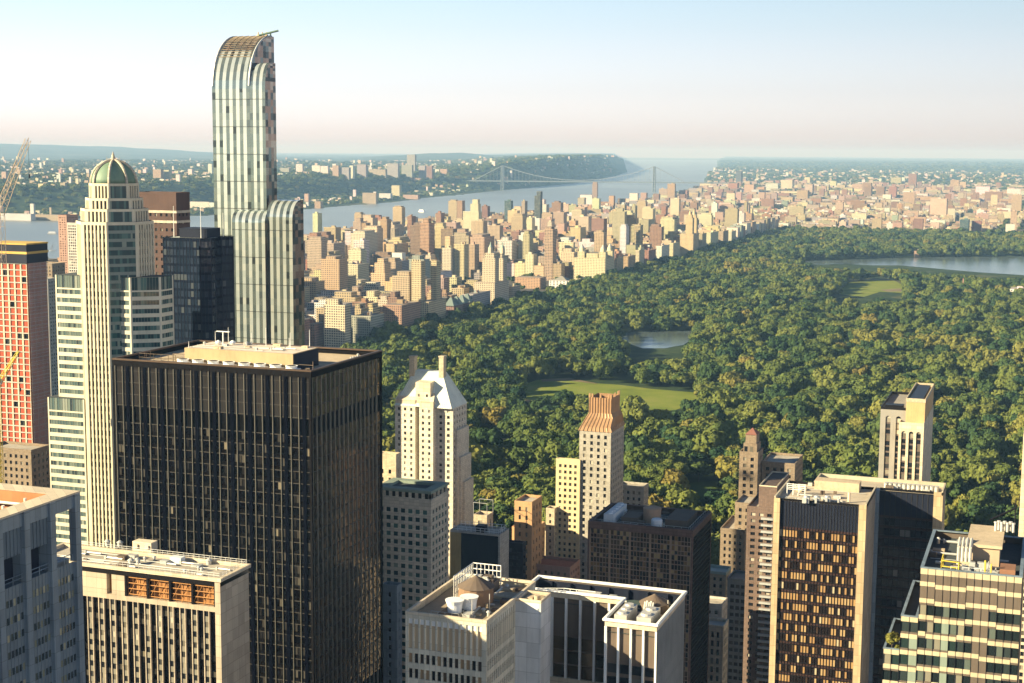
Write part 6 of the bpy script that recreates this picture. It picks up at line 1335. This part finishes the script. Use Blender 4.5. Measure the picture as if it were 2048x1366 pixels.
# --- generated blocks
random.seed(21)
Y_ROW = sy(1462, CPW, 0)
lots = []
pal_w = ['cream']*7+['tan']*10+['yellow']*3+['white']*3+['pink']*3+['red']*3+['orange']*2+['grey']*3+['brown']*4
pal_n = ['pink']*5+['cream']*7+['red']*2+['tan']*8+['white']*4+['orange']+['brown']*2+['grey']
def clash(x0, x1, y0, y1): return any(x0 < b and x1 > a and y0 < d and y1 > c_ for a, b, c_, d in TAKEN)
AVE = [CPW-22-262*k for k in range(0, 9)]
def add_lot(x0, x1, y0, y1, h, color, tag_):
    d = np.array([(x0+x1)/2, (y0+y1)/2])@fwd2
    if d < 700: return
    px_, py_ = proj((x0+x1)/2, y0, h)
    if not (-120 < px_ < 2200): return
    lots.append([x0, x1, y0, y1, h, color, tag_, d, px_, py_])
for bi in range(52):                      # west of the park
    ys = 775+80.4*bi; ye = ys+61
    for ai in range(8):
        xe = AVE[ai]-4 if ai else CPW; xw = AVE[ai+1]+26
        near_park = ai == 0
        for ex0, ex1 in ((xe-32, xe), (xw, xw+32)):
            if near_park and ex1 == xe and ys < Y_ROW: continue
            for half in ((ys, ys+29.5), (ys+31, ye)) if random.random() < .75 else ((ys, ye),):
                h = random.choice((22, 40, 44, 48, 52, 56)) if random.random() < .8 else random.uniform(60, 92)
                if near_park and ex1 == xe: h = random.uniform(44, 58)
                add_lot(ex0, ex1, half[0], half[1], h, random.choice(pal_w), (bi, ai, 'corner'))
        x = xw+33.5
        while x < xe-34:
            w_ = random.choice((12, 15, 18, 22, 30, 38))
            if x+w_ > xe-33: w_ = xe-33-x
            if w_ > 6:
                for k, (ya, yb_) in enumerate(((ys, ys+24), (ys+37, ye))):
                    h = random.uniform(14, 21) if random.random() < .46 else random.uniform(26, 52)
                    if random.random() < .04: h = random.uniform(70, 105)
                    add_lot(x, x+w_-.6, ya, yb_, h, random.choice(pal_w), (bi, ai, 'mid'))
            x += w_+.5
for bi in range(95):                      # north of the park
    ys = PARK_N+26+80.4*bi; ye = ys+61
    if ys > 13500: break
    coarse = ys > 7600
    for ai in range(-9, 14):
        xw = -842+12+245*ai; xe = xw+215
        if abs(xw+665-(-165)) < 1: pass
        x = xw
        project = random.random() < (.07 if ys < 9000 else .05)
        if project:
            for k in range(3): add_lot(xw+20+65*k, xw+50+65*k, ys+12, ys+40, random.uniform(38, 58), random.choice(('red', 'brown', 'pink')), (bi, ai, 'slab'))
            continue
        while x < xe-10:
            w_ = random.choice((22, 30, 42, 55)) if not coarse else random.choice((45, 60, 80))
            w_ = min(w_, xe-x); rows_ = ((ys, ys+25), (ys+36, ye)) if not coarse else ((ys, ye),)
            for ya, yb_ in rows_:
                h = random.uniform(13, 22) if random.random() < .84 else random.uniform(24, 40)
                if random.random() < .012: h = random.uniform(50, 80)
                add_lot(x, x+w_-.8, ya, yb_, h, random.choice(pal_n), (bi, ai, 'row'))
            x += w_+.6
L_ = np.array([[(l[0]+l[1])/2, (l[2]+l[3])/2] for l in lots]); ok = ~inpoly(L_, river) & (pdist(L_, nyshore) > 70) & ~inpoly(L_, njpoly)
# squares and small parks left open
for cx_, cy_, rr in (at(1560, 420)+(190,), at(1700, 415)+(120,), at(1480, 432)+(110,), at(1640, 385)+(240,), at(1850, 372)+(260,), at(760, 470)+(60,), at(1530, 378)+(240,)):
    ok &= np.hypot(L_[:, 0]-cx_, (L_[:, 1]-cy_)*.6) > rr
ok &= np.abs(L_[:, 0]-(-168)-0*L_[:, 1]) > 24                 # the straight avenue running north from the park
lots = [l for l, k in zip(lots, ok) if k and not clash(l[0], l[1], l[2], l[3])]
size = np.array([(l[4]*(l[1]-l[0]))/l[7]**2 if (612 < l[8] < 2048 and not (l[8] < 800 and l[9] > 640)) else 0 for l in lots])
big = set(np.argsort(-size)[:235].tolist())
rest_b = FB(); used_l = {}
ORD = lambda n: str(n)+('th' if 10 <= n % 100 <= 20 else {1: 'st', 2: 'nd', 3: 'rd'}.get(n % 10, 'th'))
rowseen = {}
for i in sorted(range(len(lots)), key=lambda i: (-lots[i][1])):
    x0, x1, y0, y1, h, color, tg, d, px_, py_ = lots[i]
    sty = random.choice((0, 0, 0, .05, -.05, .2)); bay = random.uniform(2.6, 3.8)
    north = y0 > PARK_N; row = tg[0]+1; key = (north, row); rowseen[key] = rowseen.get(key, 0)+1
    if i in big:
        hw = 'low' if h < 24 else 'mid-height' if h < 50 else 'tall'
        lab = '%s %s block, %s from the %s in the %s street row %s' % (hw, WORDS[color], ORD(rowseen[key]), 'park' if not north else 'east', ORD(row), 'north' if not north else 'past the park')
        tiers = [(random.uniform(.05, .25), random.uniform(.7, .95), .1, .9, random.uniform(4, 9))] if h > 32 and random.random() < .75 else None
        fbuild('apartment_block', lab, 'apartment building', x0, x1, y0, y1, h, color, sty, bay, 'apartment blocks of the far city', tiers=tiers, take=False)
    else:
        c = jit(TINTS[color]); rest_b.box(x0, x1, y0, y1, 0, h, c, bay, 3.1, sty)
        if d < 6500:
            w_ = x1-x0
            if random.random() < .7: rest_b.box(x0+w_*.25, x0+w_*.25+min(8, w_*.4), y0+6, y0+13, h, h+random.uniform(3, 5), jit(c), sty=-.4)
            if random.random() < .3: rest_b.tank(x0+w_*.7, y0+10, h+1)
tag(rest_b.build('distant_city_blocks'), 'countless small apartment blocks of the far city beyond the park', 'city blocks', kind='stuff')
# --- streets trees and small parks in the city
rt = []
for bi in range(52):
    for ai in range(8):
        for k in range(7): rt.append((AVE[ai]-20-random.uniform(0, 1)*220, 775+80.4*bi-9+random.uniform(-3, 3)))
for k in range(900): rt.append((-168+random.choice((-16, 16, -8, 8))+random.uniform(-3, 3), PARK_N+10+k*6.5))
for k in range(2600): rt.append((random.uniform(-2600, 1600), random.uniform(PARK_N+10, 9500)))
for cx_, cy_, rr, n in (at(1560, 420)+(170, 260), at(1700, 415)+(110, 140), at(1480, 432)+(100, 130), at(1640, 385)+(220, 300), at(1850, 372)+(240, 300), at(760, 470)+(55, 50), at(1530, 378)+(220, 260)):
    for k in range(n): a = random.uniform(0, 6.28); q_ = math.sqrt(random.random())*rr; rt.append((cx_+q_*math.cos(a), cy_+q_*math.sin(a)/.6))
for k in range(900):   # riverside park
    j = random.randrange(len(nyshore)-1); p_ = nyshore[j]+(nyshore[j+1]-nyshore[j])*random.random(); rt.append((p_[0]+random.uniform(18, 75), p_[1]+random.uniform(-30, 30)))
rt = np.array(rt); rt = rt[~inpoly(rt, river)]; n = len(rt); r_ = RNG.uniform(4.5, 8, n)
scatter('street_trees', rt, r_, RNG.uniform(.8, 1.2, n), r_*1.3, RNG.integers(0, 6, n), RNG.uniform(0, 6, n), 'green street trees and small parks between the far city blocks', SRC, 'trees')
# --- the wooded far shore
n = 26000; a = RNG.uniform(-.42, .16, n); dd_ = 5400*np.exp(RNG.uniform(0, 1, n)**.8*1.25); Q = np.column_stack([dirx_ for dirx_ in (-math.sin(YAW)*np.cos(a)*dd_+math.cos(YAW)*np.sin(a)*dd_, math.cos(YAW)*np.cos(a)*dd_+math.sin(YAW)*np.sin(a)*dd_)])
k_ = inpoly(Q, njpoly) & (pdist(Q, njshore) > 60); Q = Q[k_]; n = len(Q); hq = height(Q); r_ = RNG.uniform(9, 19, n)*(.8+np.hypot(*Q.T)/16000)
scatter('far_shore_wood', Q, r_, RNG.uniform(.55, .9, n), hq+r_*.2, RNG.integers(0, 6, n), RNG.uniform(0, 6, n), 'hazy green wood covering the cliffs and plateau across the river', SRC, 'wood')
n = 9000; a = RNG.uniform(.02, .42, n); dd_ = 9000*np.exp(RNG.uniform(0, 1, n)*1.3); Q = np.column_stack([-math.sin(YAW)*np.cos(a)*dd_+math.cos(YAW)*np.sin(a)*dd_, math.cos(YAW)*np.cos(a)*dd_+math.sin(YAW)*np.sin(a)*dd_])
k_ = ~inpoly(Q, njpoly) & ~inpoly(Q, river); Q = Q[k_]; n = len(Q); hq = height(Q); r_ = RNG.uniform(10, 22, n)*(.6+np.hypot(*Q.T)/18000)
scatter('northern_wood', Q, r_, RNG.uniform(.5, .8, n), hq+r_*.2, RNG.integers(0, 6, n), RNG.uniform(0, 6, n), 'hazy green wood between the farthest houses toward the horizon', SRC, 'wood')
hb_ = FB(); n = 5200; a = RNG.uniform(-.42, .42, n); dd_ = 5600*np.exp(RNG.uniform(0, 1, n)*1.3); Q = np.column_stack([-math.sin(YAW)*np.cos(a)*dd_+math.cos(YAW)*np.sin(a)*dd_, math.cos(YAW)*np.cos(a)*dd_+math.sin(YAW)*np.sin(a)*dd_])
k_ = (inpoly(Q, njpoly) & (pdist(Q, njshore) > 70) & ((pdist(Q, njshore) < 330) | (pdist(Q, njshore) > 760))) | (~inpoly(Q, njpoly) & ~inpoly(Q, river) & (np.hypot(*Q.T) > 11500)); Q = Q[k_]; hq = height(Q)
for (x_, y_), h_ in zip(Q, hq):
    s_ = random.uniform(8, 24)*(.7+np.hypot(x_, y_)/20000); tall = random.uniform(7, 16) if random.random() < .93 else random.uniform(25, 45); hb_.box(x_-s_/2, x_+s_/2, y_-s_*.3, y_+s_*.3, h_-6, h_+tall+4, jit(TINTS[random.choice(('white', 'cream', 'pink', 'tan', 'white'))]), 4, 4)
tag(hb_.build('far_houses'), 'tiny pale houses scattered through the woods of the far shore', 'houses', kind='stuff')
# --- towers on the far shore
for k, (pl, pr, yt, yb_, color, lab) in enumerate(((561, 578, 336, 346, 'grey', 'low grey block left of the pale ridge towers'), (592, 605, 328, 347, 'white', 'pale ridge tower with pointed cap'), (624, 640, 331, 347, 'white', 'first of two joined white ridge slabs'), (641, 656, 332, 349, 'white', 'second of two joined white ridge slabs'), (665, 677, 331, 352, 'tan', 'slim tan ridge slab'), (677, 698, 335, 359, 'grey', 'wide dark glass ridge slab in front of the pale slabs'), (699, 706, 331, 356, 'white', 'narrow white ridge slab beside the dark glass slab'),
    (714, 732, 329, 355, 'grey', 'dark ridge slab standing alone'), (738, 771, 339, 355, 'pink', 'wide pinkish ridge block with raised centre'), (774, 796, 327, 356, 'grey', 'tallest dark ridge tower with slanted top'), (803, 824, 330, 356, 'grey', 'dark ridge tower in front of the pale high slab'), (814, 830, 309, 345, 'grey', 'highest pale slab on the ridge'), (837, 850, 331, 358, 'grey', 'first of two dark slabs right of the high slab'), (850, 864, 332, 357, 'brown', 'second of two dark slabs right of the high slab'), (820, 841, 356, 364, 'red', 'low red block below the two dark slabs'),
    (306, 322, 339, 361, 'tan', 'first of two tan slabs behind the domed skyscraper'), (323, 338, 340, 361, 'cream', 'second of two tan slabs behind the domed skyscraper'), (376, 384, 338, 352, 'white', 'small white slab left of the striped skyscraper'), (416, 424, 328, 350, 'white', 'white slab touching the striped skyscraper'), (870, 878, 338, 346, 'white', 'small white ridge block near the bridge'), (880, 894, 338, 348, 'pink', 'small pink ridge block near the bridge'))):
    w_ = ray(pr, yb_); ts = np.linspace(5200, 12500, 700)/(w_@np.array([fwd2[0], fwd2[1], 0])); pt = CAM+ts[:, None]*w_; hh = height(pt[:, :2]); hit = np.nonzero(pt[:, 2] <= hh+3)[0]
    kk = hit[0] if len(hit) else int(np.argmin(pt[:, 2]-hh)); x1, y0 = pt[kk, :2]; hg = float(hh[kk])
    x0 = sx(pl, y0, 120); zt_ = sz(yt, x1, y0); fbuild('ridge_tower', lab+' across the river', 'tower', x0, x1, y0, y0+24, zt_, color, .1, 4.0, 'towers along the far ridge', roof=False, take=False, z0=hg-4)
for pl, pr, yt, yb_, color, lab in ((725, 752, 386, 407, 'pink', 'broad pink waterfront slab'), (783, 799, 371, 396, 'cream', 'tall cream waterfront tower'), (758, 781, 387, 401, 'white', 'low white waterfront block beside the cream tower'), (629, 641, 403, 416, 'orange', 'small orange waterfront house'), (0, 62, 428, 441, 'white', 'long white waterfront terrace at the left border'), (66, 118, 430, 441, 'tan', 'long tan waterfront terrace left of the domed skyscraper'), (380, 418, 404, 420, 'white', 'long white waterfront shed behind the striped skyscraper'), (806, 836, 390, 398, 'pink', 'low pink waterfront row right of the cream tower')):
    x1, y0 = at(pr, yb_, 2); x0 = sx(pl, y0, 20); zt_ = sz(yt, x1, y0); fbuild('waterfront_block', lab+' on the far shore', 'building', x0, x1, y0, y0+26, zt_, color, .1, 4.0, 'buildings on the far waterfront', roof=False, take=False)
# --- suspension bridge
g = thing('suspension_bridge', 'long pale suspension bridge with two lattice towers crossing the river', 'bridge', (*at(1150, 383), 0)); BM = wallmat('bridge_steel', (.15, .175, .185), rough=.6)
A_ = np.array(at(1005, 381)); B_ = np.array(at(1308, 384)); ax = (B_-A_)/np.linalg.norm(B_-A_); nm_ = np.array([-ax[1], ax[0]]); zA, zB = sz(331, *A_), sz(333, *B_); zd_ = 64.0
def P3(s, o_, z_): q_ = A_+ax*s+nm_*o_; return (q_[0], q_[1], z_)
Ls = np.linalg.norm(B_-A_)
for s0, zt_ in ((0, zA), (Ls, zB)):
    m = MB()
    for sd in (-1, 1):
        for fb in (-1, 1): m.tube(P3(s0+fb*8, sd*17, -1), P3(s0+fb*5, sd*15, zt_), 3.4, 4, 2.6)
        for k in range(7):
            za, zb_ = zt_*k/7, zt_*(k+1)/7; m.tube(P3(s0-7, sd*16, za), P3(s0+7, sd*16, zb_), 1.1, 4); m.tube(P3(s0+7, sd*16, za), P3(s0-7, sd*16, zb_), 1.1, 4)
    for zz in (zt_-3, zt_-22, 48): m.tube(P3(s0, -16, zz), P3(s0, 16, zz), 4.5, 4)
    for k in range(3): m.tube(P3(s0, -15, 60+k*30), P3(s0, 15, 90+k*30), 1.2, 4); m.tube(P3(s0, 15, 60+k*30), P3(s0, -15, 90+k*30), 1.2, 4)
    m.build('lattice_tower', BM, g)
m = MB(); 
for k in range(-5, 15):
    m.add([P3(k*Ls/10-.01, -16, zd_-5), P3((k+1)*Ls/10, -16, zd_-5), P3((k+1)*Ls/10, 16, zd_-5), P3(k*Ls/10-.01, 16, zd_-5), P3(k*Ls/10-.01, -16, zd_+2), P3((k+1)*Ls/10, -16, zd_+2), P3((k+1)*Ls/10, 16, zd_+2), P3(k*Ls/10-.01, 16, zd_+2)], [(4, 5, 6, 7), (0, 1, 5, 4), (2, 3, 7, 6), (3, 2, 1, 0)])
m.build('deck', BM, g)
def cz(s):
    if s < 0: return zA+(zd_+2-zA)*min(1, -s/190.)
    if s > Ls: return zB+(zd_+2-zB)*min(1, (s-Ls)/200.)
    t_ = s/Ls; zm = zd_+8; return zm+(zA*(1-t_)+zB*t_-zm)*(2*t_-1)**2
for sd in (-1, 1):
    m = MB(); ss = np.concatenate([np.linspace(-190, 0, 10), np.linspace(0, Ls, 40)[1:], np.linspace(Ls, Ls+200, 10)[1:]])
    for a, b in zip(ss[:-1], ss[1:]): m.tube(P3(a, sd*15, cz(a)), P3(b, sd*15, cz(b)), 1.5, 4)
    m.build('main_cable', wallmat('bridge_cable', (.24, .26, .27)), g)
    m = MB()
    for s_ in np.arange(-180, Ls+190, 24): m.tube(P3(s_, sd*15, zd_+1), P3(s_, sd*15, cz(s_)), .45, 3)
    m.build('hanger_lattice', BM, g)
# --- boats, and small buildings in the park
def boat(name, label, px_, py_, L, kind, ang=1.0):
    x, y = at(px_, py_, .4); o = thing(name, label, 'boat', (x, y, .4)); c, s_ = math.cos(ang), math.sin(ang)
    R_ = lambda u, v, w: (x+u*c-v*s_, y+u*s_+v*c, .4+w)
    m = MB(); W2 = L*.14; hh = L*.09; pts = [(-L/2, -W2), (L*.28, -W2), (L/2, 0), (L*.28, W2), (-L/2, W2)]
    m.add([R_(u, v*.75, -.2) for u, v in pts]+[R_(u, v, hh) for u, v in pts], [(0, 1, 6, 5), (1, 2, 7, 6), (2, 3, 8, 7), (3, 4, 9, 8), (4, 0, 5, 9), (5, 6, 7, 8, 9)]); m.build('hull', M['white_paint'], o)
    if kind == 'ferry':
        m = MB(); b = [(-L*.42, -W2*.8), (L*.2, -W2*.8), (L*.2, W2*.8), (-L*.42, W2*.8)]; m.add([R_(u, v, hh) for u, v in b]+[R_(u, v, hh*2.4) for u, v in b], [(0, 1, 5, 4), (1, 2, 6, 5), (2, 3, 7, 6), (3, 0, 4, 7), (4, 5, 6, 7)]); m.build('cabin', M['white_panel'], o)
    else:
        m = MB(); m.tube(R_(0, 0, hh), R_(0, 0, L*1.3), .15, 4); m.build('mast', M['steel'], o); m = MB(); m.add([R_(.3, 0, L*.15), R_(-L*.42, .3, L*.18), R_(.2, 0, L*1.25), R_(-.2, .4, L*.6)], [(0, 1, 3), (0, 3, 2), (1, 2, 3)]); m.build('sail', M['white_paint'], o)
boat('ferry', 'small white ferry in the middle of the river', 843, 424, 46, 'ferry', 2.6)
boat('ferry', 'white motor boat left of the domed skyscraper', 107, 468, 34, 'ferry', .4)
boat('sailing_boat', 'white sailing boat near the tan block at the river', 106, 502, 16, 'sail', .8)
x1, y0 = at(1840, 514, 0); fbuild('gatehouse', 'small pinkish gatehouse on the far bank of the reservoir', 'house', x1-15, x1, y0+2, y0+12, 14, 'pink', take=False)
x1, y0 = at(2075, 606, 0); fbuild('park_museum', 'long pale museum building at the right border of the park', 'museum', sx(2020, y0, 18), x1, y0, y0+60, 22, 'white', bay=5, take=False)
bx_, by_ = at(1925, 590, 0); q_ = thing('obelisk', 'slim pinkish stone obelisk standing among the park trees', 'obelisk', (bx_, by_, 0)); m = MB(); m.lathe(bx_, by_, [(2.2, 0), (2.2, 4), (1.5, 4.1), (1.1, 29), (.05, 32)], 4, math.pi/4); m.build('shaft', M['pink_brick'], q_)
# --- avenues
road = wallmat('asphalt', (.055, .055, .058), streak=False); rp = []
for k, xx in enumerate(AVE[:8]): sheet('avenue', [(xx-3 if k else CPW+2, 700), (xx+21 if k else CPW+24, 700), (xx+21 if k else CPW+24, 11000), (xx-3 if k else CPW+2, 11000)], .12+.004*k, road, 'straight avenue running north between the blocks', 'road')
sheet('avenue', [(-182, PARK_N+20), (-154, PARK_N+20), (-154, 13000), (-182, 13000)], .13, road, 'wide tree lined avenue running north from the park', 'road')
sheet('street', [(CPW+26, 772), (500, 772), (500, 796), (CPW+26, 796)], .14, road, 'street along the near edge of the park', 'road')

# --- the rest of the city behind and beside the viewer: what the glass walls mirror
random.seed(5); sb = FB()
for k in range(9):
    for j in range(9):
        x_ = -1150+118*k+random.uniform(-10, 10); y_ = -760+95*j
        if y_ > 60 and x_ > -520: continue
        if x_ > -330 and y_ > -60: continue
        h = random.uniform(60, 150) if y_ > -250 else random.uniform(90, 180)
        if y_ > 0: h = min(h, 120)
        w_ = random.uniform(38, 70); sb.box(x_, x_+w_, y_, y_+random.uniform(34, 58), 0, h, jit(TINTS[random.choice(('slate', 'brown', 'tan', 'grey', 'slate'))]), 3, 3.6, .1)
for k in range(10):
    x_ = 90+70*(k % 5)+random.uniform(0, 20); y_ = -150-110*(k//5); sb.box(x_, x_+44, y_, y_+40, 0, random.uniform(90, 210), jit(TINTS[random.choice(('slate', 'tan', 'grey'))]), 3, 3.6, .1)
for k in range(8):   # along the next avenue to the east, sunlit from the west
    y_ = 330+58*k; h = random.uniform(90, 165); x_ = at(2048, 400, h)[0]*0+max(150, sx(2230, y_, h*.6)); sb.box(x_, x_+46, y_, y_+44, 0, h, jit(TINTS[random.choice(('yellow', 'cream', 'orange'))]), 3, 3.6, .05)
tag(sb.build('southern_city'), 'city towers behind the viewer that the glass walls mirror', 'city blocks', kind='stuff')
